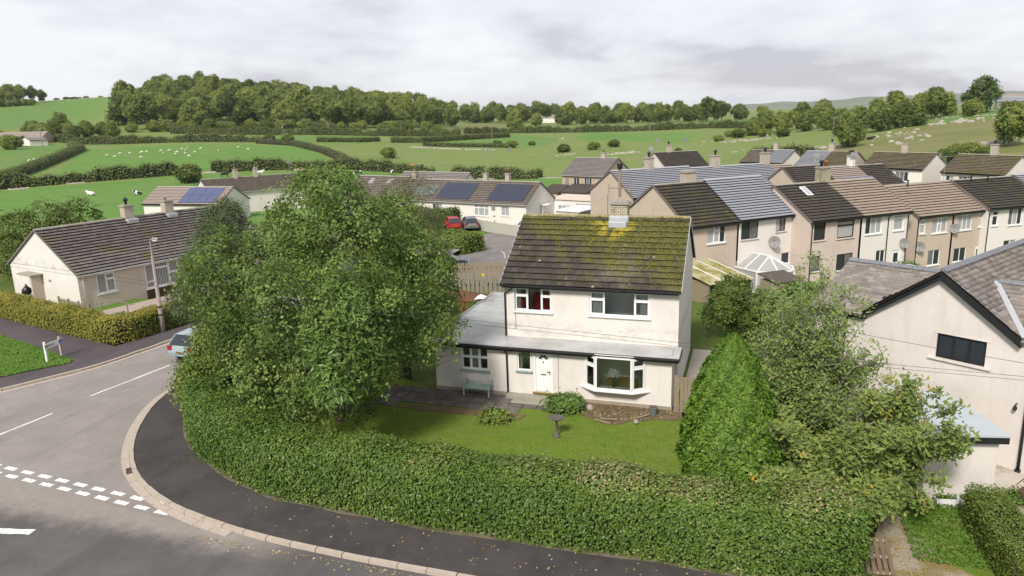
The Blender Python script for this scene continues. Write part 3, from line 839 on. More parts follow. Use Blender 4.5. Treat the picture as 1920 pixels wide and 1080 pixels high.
def tiling(parent, fr, U, Vv, tw, tg, mat, rise=.035, kind='attr', limit=0, inside=None, name='roof_tile', stagger=.5, base=.004, jit=.006, wmat=None, prof=0, gap=.006):
    """tiles on a slope U long and Vv up. The first `limit` (nearest the eave) are objects of their own, the rest one joined part."""
    nu = max(1, round(U / tw)); nv = max(1, round(Vv / tg)); tw = U / nu; tg = Vv / nv
    lst = []
    for j in range(nv):
        sh = (tw * stagger) if j % 2 else 0
        x = -sh
        while x < U - .01:
            a, b = max(x, 0), min(x + tw, U); x += tw
            if b - a < .05: continue
            if inside and not inside((a + b) / 2, (j + .5) * tg): continue
            lst.append((a, b, j))
    th = min(.022, rise * .6)
    if limit:
        cache = {}
        for a, b, j in lst[:limit]:
            w = round(b - a, 3)
            if w not in cache:
                mb = MB(); L = tg * 1.08; g = gap / 2
                x0, x1 = -w / 2 + g * 1.0, w / 2 - g * 1.0
                mb.add([(x0, 0, rise - th), (x1, 0, rise - th), (x1, L, .008 - th), (x0, L, .008 - th), (x0, 0, rise), (x1, 0, rise), (x1, L, .008), (x0, L, .008)],
                       [(4, 5, 6, 7), (0, 1, 5, 4), (1, 2, 6, 5), (3, 0, 4, 7), (3, 2, 1, 0)])
                cache[w] = mb.mesh(name, wmat or mat)
            o = obj(name, cache[w], parent)
            o.matrix_basis = fr @ Matrix.Translation(((a + b) / 2, j * tg, base + random.uniform(-jit, jit) * .5)) @ Matrix.Rotation(random.uniform(-jit, jit), 4, 'Z') @ Matrix.Rotation(random.uniform(-jit, jit) * .8, 4, 'X')
        lst = lst[limit:]
    if lst:
        A = np.array(lst); n = len(A); g = gap / 2
        x0 = A[:, 0] + g; x1 = A[:, 1] - g; y0 = A[:, 2] * tg + RNG.uniform(-jit, jit, n); y1 = (A[:, 2] + 1.08) * tg
        z = RNG.uniform(-jit, jit, n) * .7 + base
        V = np.zeros((n, 6, 3))
        for k, (xx, yy, zz) in enumerate(((x0, y0, z + rise), (x1, y0, z + rise), (x1, y1, z + .006), (x0, y1, z + .006), (x0, y0 + .004, z + rise - th), (x1, y0 + .004, z + rise - th))):
            V[:, k, 0] = xx; V[:, k, 1] = yy; V[:, k, 2] = zz
        R = np.array(fr)
        V = V.reshape(-1, 3) @ R[:3, :3].T + R[:3, 3]
        b = np.arange(n)[:, None] * 6
        Fq = np.concatenate([b + np.array([0, 1, 2, 3]), b + np.array([4, 5, 1, 0])], 1).reshape(-1, 4)
        me = bpy.data.meshes.new(name)
        me.vertices.add(len(V)); me.vertices.foreach_set('co', V.ravel())
        me.loops.add(Fq.size); me.loops.foreach_set('vertex_index', Fq.astype(np.int32).ravel())
        me.polygons.add(len(Fq)); me.polygons.foreach_set('loop_start', np.arange(0, Fq.size, 4, dtype=np.int32))
        me.materials.append(mat)
        at_ = me.attributes.new('tone', 'FLOAT', 'FACE'); at_.data.foreach_set('value', np.repeat(RNG.random(n), 2).astype(np.float32))
        me.update(calc_edges=True)
        o = obj(name, me, parent); o['kind'] = 'stuff'
M['verge_mortar'] = plain('verge_mortar', (.2, .17, .15), (.13, .11, .1), 5, .9)
M['underlay'] = plain('roof_underlay', (.03, .028, .026), None, 4, .95)
def chimney(parent, x, y, z0, z1, wx, wy, mat, pots=((0, 'terracotta'),), cap='concrete', name='chimney', flash=True):
    mb = MB(); mb.box(x - wx / 2, x + wx / 2, y - wy / 2, y + wy / 2, z0, z1)
    c = mb.build(name, mat, parent, bevel=.015)
    mb = MB(); mb.box(x - wx / 2 - .07, x + wx / 2 + .07, y - wy / 2 - .07, y + wy / 2 + .07, z1 + .002, z1 + .11)
    mb.box(x - wx / 2 + .02, x + wx / 2 - .02, y - wy / 2 + .02, y + wy / 2 - .02, z1 + .111, z1 + .16)
    mb.build('cap', M[cap], c, bevel=.015)
    for dx, kind in pots:
        mb = MB()
        if kind == 'terracotta':
            mb.lathe([(.13, z1 + .16), (.12, z1 + .5), (.15, z1 + .52), (.15, z1 + .58), (.11, z1 + .58), (.1, z1 + .4)], x + dx, y, 12); mt = M['pot']
        elif kind == 'cowl':
            mb.lathe([(.1, z1 + .16), (.09, z1 + .4), (.17, z1 + .42), (.17, z1 + .62), (.05, z1 + .72)], x + dx, y, 10); mt = M['black']
        else:
            mb.lathe([(.12, z1 + .16), (.11, z1 + .36), (.14, z1 + .38), (.14, z1 + .42), (.09, z1 + .42)], x + dx, y, 10); mt = M['kerb']
        mb.build('chimney_pot', mt, c, True)
    if flash:
        mb = MB(); mb.box(x - wx / 2 - .06, x + wx / 2 + .06, y - wy / 2 - .35, y + wy / 2 + .06, z0 + .1, z0 + .3)
    return c
def aerial(name, label, x, y, z0, z1, ang, group='television aerials on the rooftops', kind='yagi'):
    o = thing(name, label, 'aerial', (x, y, z0), ang, group)
    L = z1 - z0
    MB().tube([(0, 0, 0), (0, 0, L)], .022, 6).build('mast', M['metal'], o)
    mb = MB()
    if kind == 'yagi':
        mb.beam((-.55, 0, L - .1), (.55, 0, L - .1), .025, .025)
        for i in range(8):
            u = -.5 + i * .13; mb.beam((u, -.17, L - .1), (u, .17, L - .1), .014, .014)
        mb.box(.45, .48, -.2, .2, L - .4, L + .2)
    else:
        mb.box(-.02, .02, -.3, .3, L - .45, L + .15); mb.beam((-.5, 0, L - .15), (.3, 0, L - .15), .03, .03)
        for i in range(5): mb.beam((-.45 + i * .13, -.2, L - .15), (-.45 + i * .13, .2, L - .15), .016, .016)
    mb.build('antenna', M['metal'], o)
    return o
def dish(label, x, y, z, ang, r=.33, group='satellite dishes on the terraces'):
    o = thing('satellite_dish', label, 'satellite dish', (x, y, z), ang, group)
    mb = MB(); n = 16
    for j, (rr, dd_) in enumerate(((0.02, 0), (.5, .03), (1, .11))):
        for k in range(n):
            a = 2 * math.pi * k / n; mb.v.append((r * rr * math.cos(a), -.25 - r * dd_ * 2.0, r * rr * math.sin(a)))
    for j in range(2):
        for k in range(n): mb.f.append([j * n + k, j * n + (k + 1) % n, (j + 1) * n + (k + 1) % n, (j + 1) * n + k]); mb.m.append(0)
    mb.f.append(list(range(n))); mb.m.append(0)
    mb.build('reflector', M['dish'], o, True)
    mb = MB(); mb.tube([(0, 0, -.25), (0, -.22, -.1), (0, -.25, 0)], .02, 6); mb.tube([(0, -.28, -r), (0, -.6, -.02)], .012, 6); mb.box(-.03, .03, -.65, -.57, -.05, .03)
    mb.build('arm', M['metal'], o)
    return o

def house(name, label, cat, x, y, b, az, W, D, e, r, wallm, roofm, fwin=(), gl=(), gr=(), barge=None, gut='black', tw=.33, tg=.34, limit=0, wmat=None, group=None,
          left=True, right=True, ov=.28, vo=.1, ridge='concrete', wallm_l=None, wallm_r=None, rise=.11, door=(), back=True):
    """a gable-roofed house. x, y: front left corner of the roof on plan; az: direction of its front, degrees from north; W along it, D deep over the eaves"""
    o = thing(name, label, cat, (x, y, b), math.radians(90 - az), group)
    fT = wall_T((0, ov, 0), 0); lT = wall_T((vo, D - ov, 0), -math.pi / 2); rT = wall_T((W - vo, ov, 0), math.pi / 2)
    zw = e + (r - e) * ov / (D / 2) - .03
    hd = D - 2 * ov; za = r - .06
    H = lambda L: [q[:4] for q in L]
    wall('front_wall', fT, vo, W - vo, -1.5, zw, wallm, o, H(fwin) + H(door))
    if left: wall('gable_wall', lT, 0, hd, -1.5, zw, wallm_l or wallm, o, H(gl), gable=(hd / 2, za))
    if right: wall('gable_wall', rT, 0, hd, -1.5, zw, wallm_r or wallm, o, H(gr), gable=(hd / 2, za))
    if back: wall('back_wall', wall_T((W - vo, D - ov, 0), math.pi), 0, W - 2 * vo, -1.5, zw, wallm, o)
    for L, T in ((fwin, fT), (gl, lT), (gr, rT)):
        for q in L: window(T, *q[:4], q[4], o, **(q[5] if len(q) > 5 else {}))
    for q in door:
        doorleaf(fT, *q[:4], o, q[4] if len(q) > 4 else 'upvc')
    mb = MB()
    mb.add([(0, 0, e), (W, 0, e), (W, D / 2, r), (0, D / 2, r), (0, D, e), (W, D, e)], [(0, 1, 2, 3), (3, 2, 5, 4)])
    mb.add([(0, 0, e - .05), (W, 0, e - .05), (W, D / 2, r - .05), (0, D / 2, r - .05), (0, D, e - .05), (W, D, e - .05)], [(3, 2, 1, 0), (4, 5, 2, 3)])
    mb.add([(0, 0, e), (0, D / 2, r), (0, D, e), (0, 0, e - .05), (0, D / 2, r - .05), (0, D, e - .05)], [(0, 1, 4, 3), (1, 2, 5, 4)])
    mb.add([(W, 0, e), (W, D / 2, r), (W, D, e), (W, 0, e - .05), (W, D / 2, r - .05), (W, D, e - .05)], [(1, 0, 3, 4), (2, 1, 4, 5)])
    rf = mb.build('roof', M['underlay'], o)
    sl_ = math.hypot(D / 2, r - e)
    tiling(rf, slope_frame((0, 0, e), (1, 0, 0), (0, D / 2, r - e)), W, sl_, tw, tg, roofm, rise, limit=limit, wmat=wmat, gap=.009 if limit else .006, jit=.008 if limit else .005)
    tiling(rf, slope_frame((W, D, e), (-1, 0, 0), (0, -D / 2, r - e)), W, sl_, tw * 2, tg, roofm, rise)
    mb = MB(); n = max(2, int(W / .45))
    for i in range(n):
        a, c = W * i / n + .006, W * (i + 1) / n - .006; zj = random.uniform(0, .012)
        V = [(xx, D / 2 + dy, r + dz + zj) for xx in (a, c) for dy, dz in ((-.13, -.035), (-.07, .05), (.07, .05), (.13, -.035))]
        mb.add(V, [(0, 4, 5, 1), (1, 5, 6, 2), (2, 6, 7, 3), (0, 1, 2, 3), (7, 6, 5, 4)])
        if limit:                                       # near roofs: each ridge tile by itself
            mb.build('ridge_tile', M[ridge], rf); mb = MB()
    if not limit: mb.build('ridge_tile', M[ridge], rf)['kind'] = 'stuff'
    for xx in (([-.012] if left else []) + ([W + .012] if right else [])):
        for ya, yb, z_a, z_b in ((0, D / 2, e, r), (D, D / 2, e, r)):
            MB().beam((xx, ya, z_a - .04), (xx, yb, z_b - .04), .03, .13).build('bargeboard', barge or M['verge_mortar'], o)
    mb = MB(); mb.box(vo, W - vo, .02, ov - .003, e - .14, e - .055); mb.build('fascia', M[gut], o)
    gutter((0, -.05, e - .01), (W, -.05, e - .01), o, gut)
    return o
def doorleaf(T, s, z, w, hh, parent, mat='upvc'):
    mb = MB(); m = M[mat]
    mb.box(s, s + .06, .03, .1, z, z + hh, 0, T); mb.box(s + w - .06, s + w, .03, .1, z, z + hh, 0, T); mb.box(s + .06, s + w - .06, .03, .1, z + hh - .06, z + hh, 0, T)
    mb.box(s + .06, s + w - .06, .05, .09, z, z + hh - .06, 0, T)
    d = mb.build('door', m, parent)
    q = MB(); q.box(s + .2, s + w - .2, .04, .048, z + hh * .52, z + hh - .25, 0, T); q.build('pane', M['glass'], d)
    q = MB(); q.box(s + w - .16, s + w - .13, -.01, .049, z + .95, z + 1.1, 0, T); q.build('handle', M['metal'], d)
    return d
# ------------------------------------------------------------------ roofs' colours
def main_patch(t, col):
    sp = t.n('SeparateXYZ'); t.l(t.pos(), sp.inputs[0]); x, y = sp.outputs[0], sp.outputs[1]
    n = t.noise(1.1, 6, .66); f9 = t.noise(11, 4, .7)
    g = t.math('ADD', n, t.math('ADD', t.math('MULTIPLY', t.math('ADD', x, 8.3), .034), t.math('MULTIPLY', t.math('SUBTRACT', y, 31.9), .075)))
    f = t.math('MULTIPLY', t.ss(g, .44, .66), t.ss(f9, .28, .6))
    col = t.mix(t.math('MULTIPLY', f, .88), col, t.mix(t.noise(3, 4, .6), (.085, .09, .018), (.15, .142, .026)))
    # yellow lichen below the chimney
    dx = t.math('MULTIPLY', t.math('ADD', x, 6.0), .62); dy = t.math('MULTIPLY', t.math('SUBTRACT', y, 33.55), .56)
    d = t.math('SQRT', t.math('ADD', t.math('MULTIPLY', dx, dx), t.math('MULTIPLY', dy, dy)))
    yl = t.math('SUBTRACT', 1., t.ss(t.math('ADD', d, t.math('MULTIPLY', t.math('SUBTRACT', n, .5), 1.3)), .35, .7))
    strip = t.math('MULTIPLY', t.ss(y, 33.75, 34.0), t.ss(t.math('ADD', n, t.math('MULTIPLY', x, .02)), .3, .42))
    yl = t.math('MAXIMUM', yl, t.math('MULTIPLY', strip, .75))
    gap = t.ss(t.math('ABSOLUTE', t.math('ADD', t.math('ADD', x, 5.95), t.math('MULTIPLY', t.math('SUBTRACT', 34., y), .12))), .05, .16)
    yl = t.math('MULTIPLY', t.math('MULTIPLY', yl, gap), t.ss(t.math('ADD', t.rnd(), t.math('MULTIPLY', f9, .4)), .3, .6))
    return t.mix(t.math('MULTIPLY', yl, .85), col, (.36, .29, .035))
M['r_main'] = roofing('mossy_concrete_tile', (.05, .043, .038), (.085, .073, .062), moss_amt=0, spot=.9, rnd='obj', c3=(.15, .13, .1), patch=main_patch)
M['r_main_s'] = roofing('mossy_concrete_tile_far', (.05, .043, .038), (.085, .073, .062), moss_amt=.5, spot=.3)
M['r_bung'] = roofing('grey_brown_tile', (.135, .117, .11), (.2, .178, .166), moss=(.2, .17, .06), moss_amt=.3, spot=0, rnd='obj')
M['r_bung_s'] = roofing('grey_brown_tile_far', (.135, .117, .11), (.2, .178, .166), moss=(.2, .17, .06), moss_amt=.35, spot=0)
M['r_pink'] = roofing('pinkish_tile', (.33, .27, .235), (.37, .3, .265), moss_amt=0, spot=0)
M['r_brown'] = roofing('brown_tile', (.15, .125, .108), (.21, .175, .15), moss_amt=.3, moss=(.15, .14, .05), spot=.1)
M['r_tan'] = roofing('light_brown_tile', (.3, .235, .19), (.35, .28, .23), moss_amt=.1, moss=(.19, .17, .06), spot=0)
M['r_dark'] = roofing('dark_mossy_tile', (.06, .053, .046), (.075, .066, .057), moss=(.12, .115, .03), moss_amt=.35, spot=.55)
M['r_dark2'] = roofing('dark_brown_spotted_tile', (.068, .059, .052), (.086, .075, .066), moss_amt=.15, spot=.55)
M['r_blue'] = roofing('blue_grey_tile', (.285, .295, .33), (.3, .31, .345), moss_amt=0, spot=0)
M['r_grey'] = roofing('grey_tile', (.22, .2, .195), (.26, .235, .225), moss_amt=.1, spot=0)
M['r_moss'] = roofing('brown_mossy_tile', (.13, .105, .075), (.19, .155, .115), moss=(.15, .15, .03), moss_amt=.5, spot=.15)
M['slate'] = roofing('weathered_slate', (.17, .145, .13), (.33, .29, .265), moss=(.26, .24, .12), moss_amt=.25, spot=0, rnd='obj', c3=(.24, .215, .19), mscale=1.2)
M['slate_s'] = roofing('weathered_slate_far', (.17, .145, .13), (.33, .29, .265), moss=(.26, .24, .12), moss_amt=.3, spot=0, c3=(.24, .215, .19), mscale=1.2)
M['ridge_blue'] = plain('blue_clay_ridge', (.2, .205, .23), (.14, .145, .16), 3, .6)
M['ridge_moss'] = plain('mossy_ridge', (.34, .3, .16), (.2, .17, .09), 5, .95, .1, 0, .6)
t = NT('grey_roofing_felt'); n_ = t.noise(.8, 6, .65); n2 = t.noise(.45, 5, .6)
M['felt'] = t.fin(t.mix(t.math('MULTIPLY', t.ss(n2, .56, .7), .75), t.mix(t.ss(n_, .4, .65), (.42, .42, .415), (.32, .32, .315)), (.19, .17, .11)), .45, None, .4)
t = NT('mossy_stonework'); v = t.n('TexBrick'); v.inputs['Scale'].default_value = 1.
v.inputs['Color1'].default_value = (.4, .36, .25, 1); v.inputs['Color2'].default_value = (.52, .48, .38, 1); v.inputs['Mortar'].default_value = (.12, .1, .06, 1)
v.inputs['Brick Width'].default_value = .2; v.inputs['Row Height'].default_value = .085; v.inputs['Mortar Size'].default_value = .012
sp = t.n('SeparateXYZ'); t.l(t.pos(), sp.inputs[0]); cb = t.n('CombineXYZ'); t.l(t.math('ADD', sp.outputs[0], sp.outputs[1]), cb.inputs[0]); t.l(sp.outputs[2], cb.inputs[1]); t.l(cb.outputs[0], v.inputs['Vector'])
M['brickwork'] = t.fin(t.mix(t.math('MULTIPLY', t.ss(t.noise(5, 5, .7), .45, .65), .6), v.outputs[0], (.15, .13, .04)), .95, t.bump(v.outputs['Fac'], -.6, .02))
M['stonework'] = plain('rendered_stonework', (.5, .43, .36), (.3, .26, .21), 3, .95, .1, 0, .4)
C1 = [(1, [1])]; C2 = [(1, [1]), (1, [1])]; C3 = [(1, [1]), (1.1, [1]), (1, [1])]
TOP = lambda p='glass': [(1, [.32, .68], p)]

# ================================================================== the white detached house
HX, HY = -10.45, 30.2
wA = (.58, 3.78, 1.74, 1.09); wB = (4.01, 3.77, 2.62, 1.09)
oA = [(.34, [.33, .67]), (.4, [1]), (.27, [.33, .67])]; oB = [(.235, [.33, .67]), (.53, [1]), (.235, [.33, .67])]
mh = house('detached_house', 'white rendered detached house with a mossy tiled roof and a flat roofed side wing', 'house', HX, HY, 0, 90, 7.95, 7.94, 5.03, 7.62,
           M['cream'], M['r_main_s'], fwin=[(*wA, [(a, b, 'clear') for a, b in oA], dict(room=('room_dark', [(.03, .14), (.9, .98)]), bar=.06)),
           (*wB, [(a, b, 'clear') for a, b in oB], dict(room=('room', [(.02, .2), (.84, .98)]), bar=.06))], tw=.335, tg=.352, limit=300, wmat=M['r_main'], ridge='ridge_moss', ov=.3, barge=M['lead'], rise=.085)
T0 = wall_T((0, .3, 0), 0)
MB().box(1.2, 1.95, 1.2, 1.9, 3.6, 4.35).build('red_bed', M['redcloth'], mh)
MB().box(.72, .95, .52, .6, 3.9, 4.3).build('red_cushion', M['redcloth'], mh)
MB().box(5.2, 5.75, 2.38, 2.45, 4.35, 4.75).build('picture', M['brownframe'], mh)
MB().box(5.95, 6.4, 2.36, 2.45, 3.4, 4.8).build('wardrobe', plain('dark_wood', (.1, .05, .03), None, 3), mh)
c_ = chimney(mh, 4.72, 3.97, 7.3, 8.2, .78, .62, M['brickwork'], (), 'concrete')
mb = MB(); mb.box(4.26, 5.18, 3.5, 4.4, 7.3, 7.68); mb.box(4.3, 5.14, 3.2, 3.5, 7.15, 7.48)
mb.build('flashing', M['lead'], c_, bevel=.05)
mb = MB(); mb.lathe([(.1, 8.3), (.09, 8.45), (.11, 8.47), (.06, 8.5)], 4.72, 3.97, 10); mb.build('chimney_pot', M['kerb'], c_)
pipe([(.55, -.05, 4.98), (.5, .15, 4.8), (.16, .22, 4.6), (.16, .22, 2.6)], mh)
MB().tube([(.62, .28, 4.7), (.62, .28, 2.9)], .012, 6).build('cable', M['dish'], mh)
# raised pads of moss on the front slope
n = 9000; u = RNG.uniform(0, 1, n); v = RNG.uniform(0, 1, n)
fld = np.sin(u * 21 + 2 * np.sin(v * 9)) * np.sin(v * 15 + 3 * np.sin(u * 8)) * .28 + np.sin(u * 57 + v * 31) * .12 + (u - .36) * .55 + (v - .42) * .6
ok = fld + RNG.normal(size=n) * .22 > .22; u, v = u[ok], v[ok]; n = len(u)
nrm = np.array([0, -(7.62 - 5.03), 3.97]); nrm /= np.linalg.norm(nrm)
C = np.stack([u * 7.9 + .02, v * 3.9 + .02, 5.03 + v * 3.9 * (2.59 / 3.97)], 1) + nrm * .085
o_ = obj('moss', leaf_mesh('moss', C, np.tile(nrm, (n, 1)) + RNG.normal(size=(n, 3)) * .45, .075, .8, RNG.random(n), foliage('moss_pads', [(0, (.045, .05, .008)), (.6, (.1, .105, .016)), (1, (.19, .165, .025))], 0, .95)), mh); o_['kind'] = 'stuff'
# ground floor that stands forward, and the wing
gl_ = -.8; LX0 = -2.95; LX1 = 7.72
T1 = wall_T((0, gl_, 0), 0)
kw = (-1.67, 1.2, 1.32, 1.2); sw = (.99, 1.35, .64, 1.0); dr_ = (1.76, .42, .84, 1.94); by = (4.08, .92, 2.54, 1.46)
wall('lower_wall', T1, LX0, LX1, .28, 2.46, M['cream'], mh, [kw, sw, dr_, by])
wall('side_wall', wall_T((LX1, gl_, 0), math.pi / 2), 0, 1.1, -.3, 2.6, M['cream'], mh)
wall('wing_wall', wall_T((LX0, 7.9, 0), -math.pi / 2), 0, 7.9 - gl_, -.3, 2.46, M['cream'], mh)
wall('wing_back_wall', wall_T((.1, 7.9, 0), math.pi), 0, .1 - LX0, -.3, 2.46, M['cream'], mh)
mb = MB(); mb.box(LX0 - .03, LX1 + .03, gl_ - .035, gl_ + .2, -.2, .28); mb.build('plinth', M['plinth'], mh)
window(T1, *kw, [(1, [1, 1], 'clear'), (1, [1, 1], 'clear'), (1, [1, 1], 'clear')], mh, sill='sage', room=('room_dark', [(.36, .64)]), bar=.05)
window(T1, *sw, [(1, [1], 'clear')], mh, sill='sage', room=('room_dark', [(.03, .3)]))
# door
mb = MB(); s, z, w, hh = dr_
for a in ((s, s + .07, z, z + hh), (s + w - .07, s + w, z, z + hh), (s + .07, s + w - .07, z + hh - .07, z + hh)): mb.box(a[0], a[1], .0, .12, a[2], a[3], 0, T1)
mb.box(s + .075, s + w - .075, .05, .1, z + .03, z + hh - .075, 0, T1)
for (zz, z2) in ((.25, .72), (1.0, 1.28)):
    for (xx, x2) in ((.17, .4), (.45, .68)): mb.box(s + xx, s + x2, .04, .06, z + zz, z + z2, 0, T1)
fd = mb.build('front_door', M['upvc'], mh)
for k in range(4):                        # fanlight segments
    a0, a1 = math.pi * (k + .08) / 4, math.pi * (k + .92) / 4; q = MB(); cx_, cz_ = s + w / 2, z + 1.5; V = []
    for rr in (.08, .21):
        for a in (a0, (a0 + a1) / 2, a1): V.append((cx_ + rr * math.cos(a), .044, cz_ + rr * math.sin(a)))
    q.add(V, [(0, 3, 4, 1), (1, 4, 5, 2)], 0, T1); q.build('fanlight', M['glass'], fd)
M['brass'] = plain('brass', (.45, .33, .12), None, 3, .35, .5, .8)
q = MB(); q.box(s + .3, s + .54, .03, .05, z + .78, z + .83, 0, T1); q.build('letterbox', M['brass'], fd)
q = MB(); q.box(s + w - .15, s + w - .12, .02, .05, z + .8, z + 1.0, 0, T1); q.box(s + w - .25, s + w - .12, .0, .03, z + .93, z + .96, 0, T1); q.build('handle', M['brass'], fd)
q = MB(); q.box(s + .4, s + .44, .025, .05, z + 1.34, z + 1.42, 0, T1); q.build('knocker', M['brass'], fd)
q = MB(); q.box(s - .05, s + w + .05, -.12, .0, z - .06, z - .002, 0, T1); q.build('threshold', M['brass'], fd)
mb = MB(); mb.box(.55, 3.2, gl_ - .45, gl_ - .04, -.1, .3); mb.box(.9, 3.0, gl_ - .85, gl_ - .451, -.1, .16); mb.build('doorstep', M['concrete'], mh, bevel=.02)
# bay window
s, z, w, hh = by
bp_ = [(s, 0), (s + .52, -.36), (s + w - .52, -.36), (s + w, 0)]
fr = MB(); Q = []
for (a, b), cols in zip(zip(bp_, bp_[1:]), (1, 2, 1)):
    a_, b_ = Vector((*a, 0)), Vector((*b, 0)); L = (b_ - a_).length; an = math.atan2((b_ - a_).y, (b_ - a_).x)
    TT = T1 @ wall_T((a[0], a[1], 0), an)
    fr.box(0, L, -.035, .035, z, z + .07, 0, TT); fr.box(0, L, -.035, .035, z + hh - .06, z + hh, 0, TT)
    fr.box(-.012, .04, -.045, .03, z + .07, z + hh - .06, 0, TT); fr.box(L - .04, L + .012, -.045, .03, z + .07, z + hh - .06, 0, TT)
    if cols == 1:
        fr.box(.05, L - .05, -.03, .03, z + hh * .69, z + hh * .69 + .06, 0, TT)
        for c, d in ((z + .07, z + hh * .69), (z + hh * .69 + .06, z + hh - .06)):
            for (u0, u1, v0, v1) in ((.05, .1, c, d), (L - .1, L - .05, c, d), (.1, L - .1, c, c + .05), (.1, L - .1, d - .05, d)): fr.box(u0, u1, -.045, .02, v0, v1, 0, TT)
            Q.append((TT, .09, L - .09, c + .04, d - .04))
    else: Q.append((TT, .04, L - .04, z + .06, z + hh - .05))
bay = fr.build('bay_window', M['upvc'], mh)
for TT, a, b, c, d in Q:
    q = MB(); q.box(a, b, .0, .008, c, d, 0, TT); q.build('pane', M['clear'], bay)
mb = MB(); mb.prism([(s - .3, .02), (s + .44, -.46), (s + w - .44, -.46), (s + w + .3, .02)], z - .09, z - .003, 0, T1); mb.build('sill', M['upvc'], bay, bevel=.015)
mb = MB(); mb.prism([(s, .02), (s + .52, -.36), (s + w - .52, -.36), (s + w, .02)], z + hh + .002, z + hh + .08, 0, T1); mb.build('bay_top', M['upvc'], bay)
mb = MB(); V = [(s, .02, z), (s + w, .02, z), (s + w, .02, z + hh), (s, .02, z + hh), (s - .3, 3.2, z - .6), (s + w + .3, 3.2, z - .6), (s + w + .3, 3.2, z + hh), (s - .3, 3.2, z + hh)]
mb.add(V, [(4, 5, 6, 7), (0, 4, 7, 3), (1, 2, 6, 5), (3, 7, 6, 2)], 0, T1); mb.add([(s - .3, .02, z - .6), (s + w + .3, .02, z - .6), (s + w + .3, 3.2, z - .6), (s - .3, 3.2, z - .6)], [(0, 1, 2, 3)], 0, T1)
mb.build('interior', M['room_dark'], bay)
for a, b in ((.05, .3), (w - .3, w - .05)):
    q = MB()
    for i in range(12):
        for zz in (z + .03, z + hh - .05): q.v.append(tuple(T1 @ Vector((s + a + (b - a) * i / 11, .08 + .03 * math.sin(i * 2.3), zz))))
    for i in range(11): q.f.append([2 * i, 2 * i + 2, 2 * i + 3, 2 * i + 1]); q.m.append(0)
    q.build('curtain', M['cloth'], bay)
mb = MB(); mb.box(s + .8, s + w - .3, .5, 1.3, z - .2, z + .12, 0, T1); mb.build('table', plain('oak', (.28, .16, .05), None, 3), bay)
mb = MB()
for k in range(30):
    a = random.uniform(0, 6.28); q = random.uniform(.05, .36); c0 = T1 @ Vector((s + 1.22, .02, z + .42)); e0 = c0 + Vector((q * math.cos(a), q * .5 * math.sin(a), random.uniform(.1, .42)))
    mb.tube([c0, (c0 + e0) / 2 + Vector((0, 0, .06)), e0], .006, 4)
    for m in range(5):
        p = c0.lerp(e0, random.uniform(.4, 1.05)) + Vector((random.uniform(-.04, .04), random.uniform(-.03, .03), random.uniform(-.03, .05)))
        mb.add([p + Vector(v) * .034 for v in ((1, 0, 0), (-1, 0, 0), (0, 1, 0), (0, -1, 0), (0, 0, 1), (0, 0, -1))], [(0, 2, 4), (2, 1, 4), (1, 3, 4), (3, 0, 4), (2, 0, 5), (1, 2, 5), (3, 1, 5), (0, 3, 5)])
p0 = T1 @ Vector((s + 1.22, .02, 0))
fl = thing('flower_vase', 'glass vase of white blossom sprigs standing in the bay window', 'vase of flowers', (HX, HY, 0))
mb.build('blossom', M['upvc'], fl)
mb = MB(); mb.lathe([(.07, z + .02), (.09, z + .2), (.06, z + .36), (.075, z + .42)], p0.x, p0.y, 12); mb.build('vase', M['glass'], fl)
lily = thing('flower_vase', 'white lilies in a vase in the small window left of the front door', 'vase of flowers', (HX + 1.32, HY + gl_ + .3, 1.4))
mb = MB(); g2_ = MB()
for k in range(7):
    a = k * .9; p = Vector((.13 * math.cos(a), .05 * math.sin(a), .42 + .05 * (k % 3))); g2_.tube([(0, 0, .1), p * .6, p], .006, 4)
    mb.lathe([(.012, p.z), (.05, p.z + .04), (.055, p.z + .06), (.01, p.z + .05)], p.x, p.y, 7)
mb.build('petals', M['upvc'], lily); g2_.build('stems', plain('green_stem', (.05, .14, .03), None, 5), lily); MB().lathe([(.05, 0), (.06, .1), (.04, .2), (.05, .22)], 0, 0, 10).build('vase', M['clear'], lily)
# porch roof and flat wing roof
mb = MB()
xr0, xr1, yr = LX0 - .18, LX1 + .3, gl_ - .25
mb.add([(0.05, yr, 2.5), (xr1, yr, 2.5), (xr1, .3, 2.57), (0.05, .3, 2.57), (0.05, yr, 2.4), (xr1, yr, 2.4), (xr1, .3, 2.45), (0.05, .3, 2.45)], [(0, 1, 2, 3), (1, 5, 6, 2), (0, 4, 5, 1), (4, 7, 6, 5)])
mb.build('porch_roof', M['felt'], mh)
mb = MB()
V = [(xr0, yr, 2.5), (.049, yr, 2.5), (.049, .3, 2.57), (.049, 1.2, 2.58), (.049, 8.1, 2.6), (xr0, 8.1, 2.6), (xr0, 1.2, 2.58)]
mb.add(V, [(0, 1, 2, 3, 6), (6, 3, 4, 5)]); mb.add([(xr0, yr, 2.38), (xr0, yr, 2.5), (xr0, 1.2, 2.58), (xr0, 8.1, 2.6), (xr0, 8.1, 2.38), (.049, yr, 2.38), (.049, yr, 2.5)], [(0, 4, 3, 2, 1), (0, 1, 6, 5)])
mb.add([(xr0, yr, 2.38), (.049, yr, 2.38), (.049, 8.1, 2.38), (xr0, 8.1, 2.38)], [(0, 1, 2, 3)])
mb.build('flat_roof', M['felt'], mh)
mb = MB(); mb.box(xr0 - .03, xr0 + .05, yr, 8.1, 2.52, 2.64); mb.build('roof_edge_trim', M['lead'], mh)
mb = MB(); mb.box(xr0, xr1, yr - .035, yr - .003, 2.3, 2.48); mb.box(xr1 + .003, xr1 + .03, yr, .28, 2.36, 2.5); mb.build('fascia', M['black'], mh)
gutter((xr0, yr - .1, 2.46), (xr1, yr - .1, 2.46), mh)
